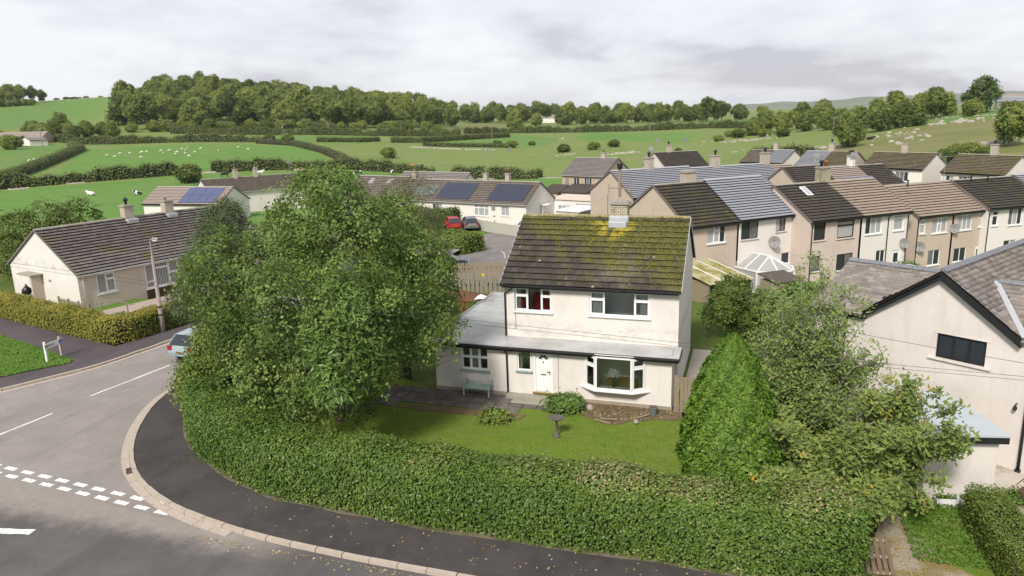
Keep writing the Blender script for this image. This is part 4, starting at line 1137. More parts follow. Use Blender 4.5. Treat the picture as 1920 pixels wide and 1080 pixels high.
pipe([(.5, yr - .1, 2.4), (.5, yr - .05, 2.3), (.52, gl_ - .07, 2.1), (.54, gl_ - .07, .1)], mh)
mb = MB(); mb.box(.6, .78, gl_ - .14, gl_ - .003, 2.18, 2.34); mb.build('alarm_box', plain('peach_plastic', (.6, .38, .22), None, 3, .5), mh)
MB().tube([(2.86, gl_ - .012, 2.4), (2.86, gl_ - .012, .55), (2.93, gl_ - .012, .3)], .012, 6).build('cable', M['dish'], mh)

# ================================================================== the slate-roofed neighbour
nb_ = thing('slate_roofed_house', 'cream house with slate roof, black bargeboards and a wide dark gable window', 'house', (2.01, 31.55, 0), math.radians(-33))
TN = wall_T((0, 0, 0), 0)
nw = (5.52, 3.5, 1.58, .9)
wall('gable_wall', TN, 3.15, 7.85, -.3, 4.86, M['pale'], nb_, [nw], gable=(5.5, 6.52))
wall('front_wall', TN, .9, 3.15, -.3, 4.62, M['pale'], nb_); wall('front_wall', TN, 7.85, 14, -.3, 4.62, M['pale'], nb_)
wall('end_wall', wall_T((.9, 6, 0), -math.pi / 2), 0, 6, -.3, 4.62, M['pale'], nb_, gable=(3, 5.95))
f_ = window(TN, *nw, [(1, [1]), (1.1, [1]), (1, [1])], nb_, 'black', sill='pale', bar=.07, sillw=.22)
MB().box(nw[0] - .1, nw[0] + nw[2] + .1, -.02, .0, nw[1] + nw[3] + .003, nw[1] + nw[3] + .045).build('lintel', M['pale'], f_)
rb = MB(); kz = 5.0
rb.add([(0.75, -.2, 4.58), (2.9, -.2, 4.58), (4.62, 2.9, 6.0), (.75, 2.9, 6.0), (.75, 6.1, 4.58), (4.62, 6.1, 4.58)], [(0, 1, 2, 3), (3, 2, 5, 4)])
rb.add([(2.97, -.15, 4.86), (2.97, 11, 4.86), (5.5, 11, 6.68), (5.5, -.15, 6.68), (8.03, -.15, 4.86), (8.03, 11, 4.86)], [(0, 3, 2, 1), (3, 4, 5, 2)])
rb.add([(8.1, -.2, 4.66), (14, -.2, 4.66), (14, 2.4, 6.05), (6.35, 2.4, 6.05), (8.04, .17, 4.86), (6.4, 5, 4.66), (14, 5, 4.66)], [(0, 1, 2, 3, 4), (3, 2, 6, 5)])
rfn = rb.build('roof', M['underlay'], nb_)
tiling(rfn, slope_frame((.75, -.2, 4.58), (1, 0, 0), (0, 3.1, 1.42)), 4.4, 3.41, .3, .19, M['slate_s'], .014, limit=150, wmat=M['slate'], name='roof_slate', jit=.012, inside=lambda u, v: u + .75 < 3.15 or (u + .75 - 2.97) * .72 + 4.9 < 4.58 + v * .4164)
tiling(rfn, slope_frame((8.03, -.15, 4.86), (0, 1, 0), (-2.53, 0, 1.82)), 9.5, 3.117, .3, .2, M['slate_s'], .014, limit=150, wmat=M['slate'], name='roof_slate', jit=.012)
tiling(rfn, slope_frame((2.97, 11, 4.86), (0, -1, 0), (2.53, 0, 1.82)), 11.15, 3.117, .3, .2, M['slate_s'], .014, name='roof_slate', jit=.01)
tiling(rfn, slope_frame((6.2, -.2, 4.66), (1, 0, 0), (0, 2.6, 1.39)), 7.8, 2.948, .3, .2, M['slate_s'], .014, name='roof_slate', jit=.01,
       inside=lambda u, v: (lambda x, z: z > 6.68 - .72 * (x - 5.5) or x > 8.1)(6.2 + u, 4.66 + v * .4715))
def ridge_row(p, q, parent, mat, L=.42):
    p, q = Vector(p), Vector(q); n = max(1, round((q - p).length / L)); d = (q - p).normalized(); sx = Vector((d.y, -d.x, 0)); me = None
    for i in range(n):
        a, b = p.lerp(q, i / n) + d * .006, p.lerp(q, (i + 1) / n) - d * .006
        m = MB(); V = [c + sx * o_ + Vector((0, 0, z_)) for c in (a - (a + b) / 2, b - (a + b) / 2) for o_, z_ in ((-.15, -.06), (-.06, .05), (.06, .05), (.15, -.06))]
        if me is None:
            m.add(V, [(0, 1, 5, 4), (1, 2, 6, 5), (2, 3, 7, 6), (3, 2, 1, 0), (4, 5, 6, 7)]); me = m.mesh('ridge_tile', mat)
        o = obj('ridge_tile', me, parent); o.location = (a + b) / 2 + Vector((0, 0, .03)); o.rotation_euler = (random.uniform(-.03, .03), random.uniform(-.03, .03), 0)
ridge_row((.75, 2.9, 6.02), (4.6, 2.9, 6.02), rfn, M['ridge_blue']); ridge_row((5.5, -.1, 6.7), (5.5, 9.5, 6.7), rfn, M['ridge_blue']); ridge_row((6.5, 2.4, 6.07), (11, 2.4, 6.07), rfn, M['ridge_blue'])
mb = MB(); mb.beam((6.42, 2.33, 6.06), (8.2, -.12, 4.82), .2, .03); mb.build('lead_valley', M['lead'], rfn)
mb = MB(); mb.beam((2.9, -.2, 4.73), (5.5, -.2, 6.6), .05, .24, up=(0, -1, 0)); mb.build('bargeboard', M['black'], nb_)
mb = MB()
for (x0, z0, x1, z1) in ((2.9, 4.76, 5.5, 6.63), (5.5, 6.63, 8.12, 4.74)):
    V = [(x0, -.22, z0), (x1, -.22, z1), (x1, -.22, z1 - .27), (x0, -.22, z0 - .27)]; V += [(p[0], -.0, p[2]) for p in V]
    mb.add(V, [(0, 3, 2, 1), (0, 1, 5, 4), (3, 7, 6, 2)])
mb.build('bargeboard', M['black'], nb_)
gutter((.75, -.27, 4.58), (2.95, -.27, 4.58), nb_); mb = MB(); mb.box(.75, 2.95, -.16, -.003, 4.4, 4.55); mb.build('fascia', M['black'], nb_)
pipe([(2.3, -.27, 4.52), (2.3, -.15, 4.35), (2.2, -.06, 4.2), (2.15, -.06, 0)], nb_); pipe([(8.5, -.07, 4.6), (8.5, -.07, .15)], nb_, r=.05)
MB().box(8.42, 8.58, -.14, -.02, .1, .22).build('pipe_shoe', M['black'], nb_)
mb = MB(); mb.tube([(8.2, -.0, 2.5), (8.2, -.14, 2.5), (8.2, -.16, 2.42)], .025, 6); mb.lathe([(.04, 2.3), (.07, 2.36), (.05, 2.45)], 8.2, -.16, 8); mb.build('wall_lamp', M['black'], nb_)
# its lean-to
lt = thing('lean_to', 'pale rendered flat roofed lean-to with black fascia at the slate roofed house', 'outbuilding', (7.72, 24.52, 0), math.radians(12))
wall('front_wall', wall_T((-2.1, 0, 0), 0), 0, 2.1, -.2, 2.2, M['pale'], lt); wall('side_wall', wall_T((0, 0, 0), math.pi / 2), 0, 3.1, -.2, 2.2, M['pale'], lt)
wall('side_wall', wall_T((-2.1, 4.6, 0), -math.pi / 2), 0, 4.6, -.2, 2.2, M['pale'], lt, [(3.3, .1, .85, 1.95)])
mb = MB(); mb.box(-2.04, -2.0, .45, 1.3, .1, 2.05); mb.build('door', M['black'], lt)
M['bluewhite'] = plain('pale_blue_roof_membrane', (.44, .49, .52), (.38, .42, .45), 2, .5)
mb = MB(); mb.prism([(-2.2, -.2), (.2, -.2), (.0, 3.25), (-2.0, 4.3)], 2.36, 2.43); mb.build('roof', M['bluewhite'], lt)
mb = MB(); mb.box(-2.19, .19, -.19, -.14, 2.14, 2.356); mb.build('fascia', M['black'], lt)

# ================================================================== the bungalow at the road corner
BW = lambda p='blind': [(1, [.3, .7], p)]
b1 = house('bungalow', 'pinkish rendered bungalow with grey tiled roof behind the yellow corner hedge', 'bungalow', -43.05, 37.15, 0, 14.5, 16, 9.9, 2.55, 5.42, M['pink'], M['r_bung_s'],
           fwin=[(1.35, .95, 1.35, 1.4, [(1, [1], 'blind'), (1, [.3, .7], 'blind')], dict(bar=.085)), (4.9, .55, 2.75, 1.85, [(.8, [.75, .25], 'blind'), (1.2, [.2, .8], 'blind'), (.8, [.5, .5], 'blind')], dict(bar=.085))],
           gl=[(3.4, 0, 1.1, 2.05, [(.65, [1], 'blind'), (.35, [1])])], gut='upvc', tw=.3, tg=.335, limit=300, wmat=M['r_bung'], ov=.3, wallm_l=M['cream'])
MB().box(4.85, 7.7, .18, .297, -.2, .5).build('brown_panel', plain('brown_board', (.07, .032, .022), None, 4, .6), b1)
for s_ in (6.9, 10.3):
    chimney(b1, s_, 4.95, 5.1, 6.25, .75, .62, M['stonework'], ((0, 'cowl'),) if s_ < 8 else ((-.1, 'stub'),), 'concrete')
    MB().box(s_ - .45, s_ + .45, 4.2, 4.6, 5.0, 5.34).build('flashing', M['lead'], b1, bevel=.05)
mb = MB(); mb.box(-.75, .08, 4.9, 6.9, 2.16, 2.28); mb.build('door_canopy', M['concrete'], b1, bevel=.02)
mb = MB(); mb.box(-.65, .09, 5.1, 5.3, -.3, 2.157); mb.build('porch_wall', M['beige'], b1)
mb = MB(); mb.box(.06, .098, 3.9, 4.2, 1.75, 1.9); mb.build('name_plate', M['dish'], b1)
mb = MB(); mb.lathe([(.05, 5.3), (.05, 5.75), (.08, 5.76), (.08, 5.85)], 14.6, 4.3, 8); mb.build('vent_pipe', M['black'], b1)
pipe([(.4, -.05, 2.5), (.4, .22, 2.3), (.42, .24, 0)], b1, 'upvc')
porch = None

# ================================================================== bungalows further back
b2 = house('bungalow', 'bungalow with pinkish tiles and a blue solar array behind the corner bungalow', 'bungalow', -87, 87.9, -1.7, 88, 13.7, 7.6, 2.5, 4.75, M['cream'], M['r_pink'], tw=.33, tg=.36, left=True)
for i in range(4):
    for j in range(2):
        fr_ = slope_frame((0, 0, 2.5), (1, 0, 0), (0, 3.8, 2.25)) @ Matrix.Translation((6.4 + i * 1.55, .3 + j * 1.85, .14))
        mb = MB(); mb.box(0, 1.51, 0, 1.8, -.04, 0, 0, fr_); mb.build('solar_panel', M['solar_blue'], b2)
mb = MB(); mb.lathe([(.05, 4.8), (.05, 5.35), (.07, 5.4)], 6.3, 4.5, 8); mb.build('vent_pipe', M['black'], b2)
b3 = house('bungalow', 'brown tiled bungalow with two chimneys at the edge of the cow field', 'bungalow', -81.2, 96.2, -1.2, 33.6, 15.8, 9.1, 2.6, 4.65, M['cream'], M['r_brown'], tw=.33, tg=.36, gut='upvc')
for s_ in (5.6, 9.0): chimney(b3, s_, 4.3, 4.4, 5.9, .62, .55, M['stonework'], ((0, 'stub'),))
aerial('aerial', 'tall aerial on the left chimney of the brown bungalow', *(Matrix.Translation(b3.location) @ Matrix.Rotation(math.radians(56.4), 4, 'Z') @ Vector((5.6, 4.3, 0)))[:2], 4.4, 7.0, .4)
aerial('aerial', 'white pole aerial at the right end of the brown bungalow', *(Matrix.Translation(b3.location) @ Matrix.Rotation(math.radians(56.4), 4, 'Z') @ Vector((14.6, 3.4, 0)))[:2], 1.2, 5.6, 2.7, kind='log')
netp = [(1, [1], 'curtain')]
b4 = house('bungalow', 'white bungalow with two black solar arrays behind the pale fence', 'bungalow', -47.62, 93.1, -1.2, 103, 21.4, 8.22, 2.45, 5.0, M['white_render'], M['r_brown'], tw=.33, tg=.36, gut='upvc',
           fwin=[(6.6, .9, 1.6, 1.2, C3), (13.4, .75, 2.3, 1.45, [(.7, [.25, .75], 'curtain'), (1, [.25, .75], 'curtain'), (.7, [.25, .75], 'curtain')]), (17.6, .9, 1.2, 1.25, [(1, [1], 'curtain'), (1, [1], 'curtain')])],
           gr=[(3.6, 0, .9, 2.0, [(1, [1])], dict(sill=None))])
fr4 = lambda x, y: slope_frame((0, 0, 2.45), (1, 0, 0), (0, 4.11, 2.55)) @ Matrix.Translation((x, y, .14))
for x0, n in ((7.0, 5), (15.3, 5)):
    for i in range(n):
        for j in range(2):
            mb = MB(); mb.box(0, 1.075, 0, 1.72, -.04, 0, 0, fr4(x0 + i * 1.085, .55 + j * 1.74)); mb.build('solar_panel', M['solar'], b4)
mb = MB(); mb.box(0, 3.4, 0, 2.2, -.04, 0, 0, fr4(2.8, 1.1)); mb.build('solar_panel', plain('grey_collector', (.13, .15, .15), None, 2, .3), b4)
for s_, k in ((.8, 'stub'), (12.9, 'stub'), (16.4, 'terracotta')): chimney(b4, s_, 4.2, 4.6, 5.9, .62, .55, M['stonework'], ((0, k),))
mb = MB(); mb.box(21.55, 22.3, 4.1, 5.5, 1.98, 2.08); mb.build('door_canopy', M['upvc'], b4)
mb = MB(); mb.box(16.2, 16.7, .1, .27, 1.7, 2.1); mb.build('wall_box', M['dish'], b4)
pp = lambda o, v: (Matrix.Translation(o.location) @ Matrix.Rotation(o.rotation_euler.z, 4, 'Z') @ Vector(v))
for s_, lab in ((12.9, 'tall aerial on the middle chimney of the white solar bungalow'), (16.4, 'tall aerial on the terracotta potted chimney of the solar bungalow')):
    q = pp(b4, (s_, 4.2, 0)); aerial('aerial', lab, q.x, q.y, 4.5, 8.0, .9)
b5 = house('bungalow', 'bungalow with two roof windows half hidden behind the big tree', 'bungalow', -57.3, 95.4, -1.2, 103, 9.9, 8.22, 2.45, 5.3, M['white_render'], M['r_brown'], tw=.33, tg=.36, gut='upvc')
for s_ in (3.0, 6.4):
    fr_ = slope_frame((0, 0, 2.45), (1, 0, 0), (0, 4.2, 2.8)) @ Matrix.Translation((s_, 3.2, .1))
    mb = MB(); mb.box(0, .9, 0, 1.2, -.04, .03, 0, fr_); f_ = mb.build('roof_window', M['dish'], b5); q = MB(); q.box(.08, .82, .08, 1.12, .031, .04, 0, fr_); q.build('pane', M['lead'], f_)
house('low_roofed_hall', 'long low roof seen behind the roof windows bungalow', 'outbuilding', -54.5, 106, -1.5, 103, 13, 7, 2.6, 5.4, M['white_render'], M['r_grey'])

# ================================================================== the house by the field, garages
bg_ = house('semi_detached_house', 'tan semi-detached house with four upstairs windows facing the cow field', 'house', -28.6, 113.8, -2.2, 112, 8.0, 8.6, 5.1, 7.6, M['tan'], M['r_grey'], tw=.35, tg=.34, gut='upvc',
            fwin=[(.6, 3.4, .8, 1.25, C2), (2.3, 3.4, 1.1, 1.35, C2), (4.3, 3.4, 1.4, 1.35, C3), (6.5, 3.4, 1.0, 1.25, C2), (1.0, .8, 1.6, 1.3, C3), (4.4, .8, 1.6, 1.3, C3)])
chimney(bg_, 5.3, 4.3, 7.2, 8.3, .7, .6, M['stonework'], ((0, 'terracotta'),))
q = pp(bg_, (.4, -2, 0))
gar = [('garage', 'tan lean-to garage with dark sloping roof below the tan house', pp(bg_, (-1.5, -3.2, 0)), -22, 3.2, 3, 2.2, M['tan'], M['r_dark2']), ('garage', 'wide garage with dark sloping roof and white verge below the tan house', pp(bg_, (2.6, -3.4, 0)), -22, 4.4, 3.2, 2.3, M['tan'], M['r_dark2'])]
def shed_box(name, label, cat, p, rz, W_, D_, H_, wm, rm, slope=.35, over=.15, door=None):
    o = thing(name, label, cat, (p[0], p[1], h(p[0], p[1])), math.radians(rz))
    MB().box(0, W_, 0, D_, -.6, H_).build('walls', wm, o)
    mb = MB(); mb.add([(-over, -over, H_ + .003), (W_ + over, -over, H_ + .003), (W_ + over, D_ + over, H_ + slope), (-over, D_ + over, H_ + slope), (-over, -over, H_ + .09), (W_ + over, -over, H_ + .09), (W_ + over, D_ + over, H_ + slope + .09), (-over, D_ + over, H_ + slope + .09)],
       [(3, 2, 1, 0), (4, 5, 6, 7), (0, 1, 5, 4), (1, 2, 6, 5), (2, 3, 7, 6), (3, 0, 4, 7)]); mb.build('roof', rm, o)
    if door:
        for dx, dw, dz0, dz1, mm in door: MB().box(dx, dx + dw, -.03, -.003, dz0, dz1).build('door', mm, o)
    return o
for nm, lab, p, rz, w_, d_, h_, wm_, rm_ in gar: shed_box(nm, lab, 'garage', p, rz, w_, d_, h_, wm_, rm_, 1.0, door=[(.7, 1.0, 0, 2, M['upvc'])])
p = gz(1048, 372, .2); shed_box('garage', 'long flat roofed garage block with pinkish roof edge below the tan house', 'garage', (-26.2, 96.5), -18, 8.6, 5, 2.5, M['white_render'], M['pink'], .1, door=[(.5, 2.2, 0, 2.1, M['upvc']), (4.6, 2.2, 0, 2.1, M['dish'])])
shed_box('garage', 'small flat roofed pale garage beside the white solar bungalow', 'garage', (-21.6, 83.5), -20, 3.2, 5, 2.3, M['pink'], M['paintwhite'], .05)
shed_box('garage', 'stone garage with dark sheet roof and a small window', 'garage', (-17.6, 83), -25, 4.2, 4.5, 1.9, M['plinth'], M['r_dark2'], 1.2, door=[(1.9, .6, .9, 1.5, M['glass'])])
g_ = thing('glass_lean_to', 'white framed glass lean-to beside the flat roofed garages', 'glass lean-to', (-23.3, 91.2, h(-23, 91)), math.radians(-20))
mb = MB(); mb.box(0, 3.2, 0, .06, .9, 1); mb.box(0, 3.2, 0, .06, 2.2, 2.28)
for i in range(6): mb.box(i * .62, i * .62 + .06, 0, .06, 1.0, 2.2)
mb.build('frame', M['upvc'], g_); MB().box(0, 3.2, .02, .04, .95, 2.25).build('pane', M['curtain'], g_); MB().box(0, 3.2, 0, 1.5, -.5, .898).build('base_wall', M['white_render'], g_)

# ================================================================== front terrace (seen from behind)
UA = dict(az=47, b=-.85)
G1 = [(1, [1], 'curtain')]
hA1 = house('terraced_house', 'beige end house with dark mossy roof and one white window', 'house', -3.95, 53.1, -.85, 45.7, 4.85, 8.62, 5.03, 7.8, M['beige'], M['r_dark'], tw=.34, tg=.37, right=False,
    fwin=[(1.9, 3.65, 1.75, 1.35, [(1, [1], 'curtain'), (.9, [.3, .7], 'curtain'), (.8, [1], 'glass')])], wallm_l=M['beige'])
chimney(hA1, 3.6, 4.6, 7.5, 8.5, 1.05, .7, M['stonework'], (), 'concrete')
hA2 = house('terraced_house', 'cream house with blue-grey roof and brown windows beside the beige house', 'house', -.5, 56.4, -.75, 45.7, 5.97, 8.62, 5.03, 7.8, M['white_render'], M['r_blue'], tw=1.1, tg=.3, left=False, ridge='lead',
    fwin=[(.35, 3.55, 1.7, 1.4, [(1, [1]), (1, [1])], dict(frame='brownframe', sill='pale')), (3.85, 3.85, 1.0, 1.15, [(1, [1], 'curtain'), (1, [1])], dict(frame='brownframe', sill='pale')), (4.6, 1.2, .9, .9, C1)])
hA3 = house('terraced_house', 'pink house with dark spotted roof, rooflight and brown framed windows', 'house', 4.6, 58.75, -1.15, 49, 5.3, 8.43, 5.1, 7.54, M['pink'], M['r_dark2'], tw=.34, tg=.34, right=False,
    fwin=[(.5, 3.6, 1.15, 1.35, [(1, [.25, .75], 'glass')], dict(frame='brownframe', sill='pale')), (2.85, 3.55, 1.75, 1.35, [(1, [.25, .75], 'curtain')], dict(frame='brownframe', sill='pale')), (.4, 1.2, .9, 1.2, C1, dict(frame='brownframe')), (3.0, 1.0, 1.7, 1.3, C2, dict(frame='brownframe'))])
fr_ = slope_frame((0, 0, 5.1), (1, 0, 0), (0, 4.215, 2.44)) @ Matrix.Translation((2.0, 3.1, .08))
q = MB(); q.box(0, .6, 0, 1.15, 0, .06, 0, fr_); rw = q.build('roof_window', M['upvc'], hA3); q = MB(); q.box(.08, .52, .08, 1.07, .061, .07, 0, fr_); q.build('pane', M['lead'], rw)
hA4 = house('terraced_house', 'white house with light brown ribbed roof joined to the pink house', 'house', 4.6 + 5.31 * math.sin(math.radians(49)), 58.75 + 5.31 * math.cos(math.radians(49)), -1.15, 49, 5.35, 8.43, 5.1, 7.54, M['white_render'], M['r_tan'], tw=.34, tg=.34, left=False,
    fwin=[(.5, 3.6, 1.75, 1.35, C3), (3.55, 3.65, 1.15, 1.25, [(1, [.2, .8], 'curtain')]), (1.9, .9, 1.0, 1.3, C2)], door=[(3.7, 0, .9, 2.05)])
chimney(hA4, -.1, 4.35, 7.2, 8.6, 1.0, .7, M['brickwork'], ((.25, 'terracotta'), (-.25, 'cowl')))
az5 = 50
P5 = lambda s: (13.25 + s * math.sin(math.radians(az5)), 66.4 + s * math.cos(math.radians(az5)))
hA5 = house('terraced_house', 'beige house with light ribbed roof and teal curtains, left of a pair', 'house', *P5(0), -1.75, az5, 4.3, 7.66, 5.13, 7.4, M['beige'], M['r_tan'], tw=.34, tg=.33, right=False,
    fwin=[(.5, 3.7, .65, 1.15, TOP('curtain')), (1.9, 3.6, 1.75, 1.3, [(1, [1]), (.7, [.4, .6], 'curtain'), (1, [1])]), (1.75, .9, 1.4, 1.3, C2)])
hA6 = house('terraced_house', 'beige house with light ribbed roof and net curtains, right of a pair', 'house', *P5(4.31), -1.75, az5, 4.3, 7.66, 5.13, 7.4, M['beige'], M['r_tan'], tw=.34, tg=.33, left=False,
    fwin=[(.6, 3.6, 1.7, 1.3, [(1, [1], 'curtain'), (1, [1], 'curtain'), (1, [1], 'curtain')]), (3.1, 3.7, .6, 1.15, TOP('curtain')), (.5, .9, 1.5, 1.2, C2)], door=[(3.1, 0, .9, 2.05)])
hA7 = house('terraced_house', 'white house with dark mossy roof at the right edge of the photo', 'house', 19.4, 70.9, -1.65, 53, 7.2, 7.95, 5.2, 7.35, M['white_render'], M['r_dark'], tw=.34, tg=.35,
    fwin=[(.7, 3.7, .7, 1.3, TOP()), (2.6, 3.6, 1.6, 1.5, C3), (2.4, 1.0, 1.5, 1.3, C2)])
house('terraced_house', 'blue-grey roofed house cut off by the right edge', 'house', 25.3, 75.4, -1.65, 53, 6.5, 7.95, 5.2, 7.45, M['white_render'], M['r_blue'], tw=1.1, tg=.3, ridge='lead')
for o_, s_, z_ in ((hA5, 2.4, 7.2), (hA7, 1.6, 7.15), (hA7, 3.6, 7.1)):
    MB().lathe([(.06, z_ - .2), (.06, z_ + .5), (.09, z_ + .52), (.09, z_ + .6)], s_, 3.4, 8).build('vent_pipe', M['black'], o_)
for o_, xs_ in ((hA2, (5.75,)), (hA3, (.25,)), (hA4, (2.9, 5.1)), (hA5, (.2,)), (hA7, (.25,))):
    for x_ in xs_: pipe([(x_, -.05, 5.0), (x_, .22, 4.8), (x_, .22, -.5)], o_)
for o_, lab, v, rz_, r_ in ((hA2, 'grey satellite dish on the cream wall above the conservatory', (3.7, .2, 3.15), -.8, .45), (hA4, 'satellite dish by the small window of the white house', (4.9, .25, 2.6), -.8, .4),
                  (hA5, 'dark satellite dish low on the wall of the teal curtain house', (.6, .25, 2.7), -.8, .42), (hA6, 'satellite dish beside the net curtained window', (.15, .25, 3.9), -.8, .4), (hA7, 'satellite dish on a ridge chimney behind the light ribbed roofs', (-3.2, 7.4, 7.9), .6, .35)):
    q = pp(o_, v); dish(lab, q.x, q.y, q.z, o_.rotation_euler.z + rz_, r_)

# ================================================================== second row
BZ = -1.0
hB1 = house('terraced_house', 'end of terrace house with blue-grey roof and a tall beige gable', 'house', -10.6, 70.9, BZ, 50, 9.5, 9.2, 5.2, 7.6, M['beige'], M['r_blue'], tw=1.1, tg=.32, right=False, ridge='lead', wallm_l=M['beige'])
hB2 = house('terraced_house', 'blue-grey roofed house between the tall beige gable and the dark roofs', 'house', -10.6 + 9.51 * math.sin(math.radians(50)), 70.9 + 9.51 * math.cos(math.radians(50)), BZ - .15, 50, 10.5, 9.2, 5.2, 7.55, M['beige'], M['r_blue'], tw=1.1, tg=.32, left=False, ridge='lead')
for o_, s_ in ((hB1, 4.6), (hB2, 3.4), (hB2, 10.1)): chimney(o_, s_, 4.6, 7.0, 8.6, .95, .6, M['stonework'], ((0, 'cowl'),))
hB3 = house('terraced_house', 'house with dark spotted roof just right of the long blue-grey roof', 'house', 5.5, 78, -1.2, 55, 4.6, 8.4, 5, 7.6, M['beige'], M['r_dark2'], tw=.34, tg=.34)
B4 = lambda s: (9.84 + s * math.sin(math.radians(56)), 86.75 + s * math.cos(math.radians(56)))
hB4 = house('semi_detached_house', 'house with pinkish ribbed roof, solar panels and a tan gable', 'house', *B4(0), -1.64, 56, 4.6, 8.07, 5.18, 7.36, M['tan'], M['r_pink'], tw=.34, tg=.36, right=False)
for i in range(4):
    mb = MB(); mb.box(0, 1.0, 0, 1.6, -.04, 0, 0, slope_frame((0, 0, 5.18), (1, 0, 0), (0, 4.035, 2.18)) @ Matrix.Translation((.9 + i * 1.03, .5, .14))); mb.build('solar_panel', M['solar_blue'], hB4)
hB5 = house('semi_detached_house', 'house with dark mossy roof joined to the pinkish solar roof', 'house', *B4(4.61), -1.64, 56, 3.7, 8.07, 5.18, 7.36, M['white_render'], M['r_dark2'], tw=.34, tg=.36, left=False)
chimney(hB4, 3.9, 4.0, 7.0, 8.4, .7, .55, M['white_render'], ((-.15, 'cowl'), (.15, 'cowl')))
# ================================================================== third row
hC1 = house('semi_detached_house', 'white gabled house with dark brown roof against the pasture', 'house', -12.6, 118.6, -1.7, 56, 7.7, 8.7, 5.15, 7.5, M['white_render'], M['r_dark2'], tw=.36, tg=.36)
chimney(hC1, 2.6, 4.35, 7.1, 8.5, .7, .6, M['stonework'], ((0, 'cowl'),))
house('semi_detached_house', 'pink roofed house low behind the blue-grey terrace roofs', 'house', -1.9, 100, -2.6, 72, 4.2, 8, 5, 7.5, M['white_render'], M['r_pink'], tw=.36, tg=.36, right=False)
hc2b = house('semi_detached_house', 'brown ribbed roofed house low behind the blue-grey terrace roofs', 'house', 2.1, 101.3, -2.6, 72, 4.6, 8, 5, 7.5, M['white_render'], M['r_tan'], tw=.36, tg=.36, left=False)
chimney(hc2b, .9, 4, 7.2, 8.3, .7, .6, M['white_render'], ((0, 'stub'),))
hC2 = house('semi_detached_house', 'house with brown roof left half against the hill pasture', 'house', -1.9, 134.4, -1.95, 119, 4.3, 8.5, 5.3, 7.25, M['white_render'], M['r_brown'], tw=.36, tg=.36, right=False)
hC2r = house('semi_detached_house', 'house with blue-grey roof and white gable against the hill pasture', 'house', -1.9 + 4.31 * math.sin(math.radians(119)), 134.4 + 4.31 * math.cos(math.radians(119)), -1.95, 119, 3.5, 8.5, 5.3, 7.25, M['white_render'], M['r_blue'], tw=1.1, tg=.36, left=False, ridge='lead')
chimney(hC2r, .1, 4.25, 6.9, 8.4, .7, .6, M['stonework'], ((0, 'stub'),))
C3p = lambda s: (6.34 + s * math.sin(math.radians(116.5)), 121.7 + s * math.cos(math.radians(116.5)))
hC3 = house('semi_detached_house', 'small house with pale blue-grey roof half of a pair below the hedge', 'house', *C3p(0), -1.63, 116.5, 3.9, 8.9, 5.3, 7.25, M['cream'], M['r_blue'], tw=1.1, tg=.36, right=False, ridge='lead')
hC3r = house('semi_detached_house', 'small house with brown roof half of a pair, beige gable right', 'house', *C3p(3.91), -1.63, 116.5, 3.85, 8.9, 5.3, 7.25, M['beige'], M['r_moss'], tw=.36, tg=.36, left=False)
chimney(hC3r, -.1, 4.45, 6.9, 8.4, .8, .6, M['stonework'], ((0, 'cowl'),))
hC4 = house('semi_detached_house', 'white gabled pair of houses with brown mossy roof and central chimney', 'house', 15.4, 119.9, -1.8, 123.4, 8.75, 8.64, 5.25, 7.3, M['white_render'], M['r_moss'], tw=.36, tg=.36, fwin=[(5.0, 3.5, 1.8, 1.3, C3), (1.4, 3.5, 1.7, 1.3, C3), (5, .8, 1.8, 1.3, C3)])
hC5 = house('semi_detached_house', 'brown mossy roofed pair of houses with yellow lichen below the hillside', 'house', 24.6, 113.9, -1.97, 132, 8.2, 8.2, 5.16, 7.45, M['cream'], M['r_moss'], tw=.36, tg=.36,
    fwin=[(.7, 3.5, 1.1, 1.25, C2), (2.4, 3.5, 1.7, 1.25, C3), (5.4, 3.5, 1.7, 1.25, C3), (1.2, .8, 1.8, 1.3, C3)])
chimney(hC4, 4.3, 4.3, 7.0, 8.5, .8, .6, M['stonework'], ((0, 'stub'),)); chimney(hC5, 4.6, 4.1, 7.1, 8.7, .8, .6, M['stonework'], ((0, 'cowl'),))
for o_, s_, lab, k_ in ((hC1, .6, 'white dish-like aerial on the white gabled house', 'log'), (hC2r, -1.5, 'thin aerial behind the pink roof', 'yagi'), (hC4, 4.3, 'aerial on the chimney of the white gabled pair', 'yagi'), (hA4, 3.0, 'aerial with a white panel in front of the white gabled pair', 'log'),
                        (hA3, 4.4, 'long toothed aerial on the terracotta potted chimney', 'yagi'), (hA6, 3.4, 'double toothed aerial in front of the yellow lichened roof', 'yagi'), (hC1, 5.5, 'round white aerial behind the white gabled house', 'log'), (hB1, 4.6, 'thin aerial on the first chimney of the blue-grey terrace', 'yagi')):
    q = pp(o_, (s_, 4.2, 0)); aerial('aerial', lab, q.x, q.y, o_.location.z + 7.0, o_.location.z + 9.6, random.uniform(0, 3), kind=k_)
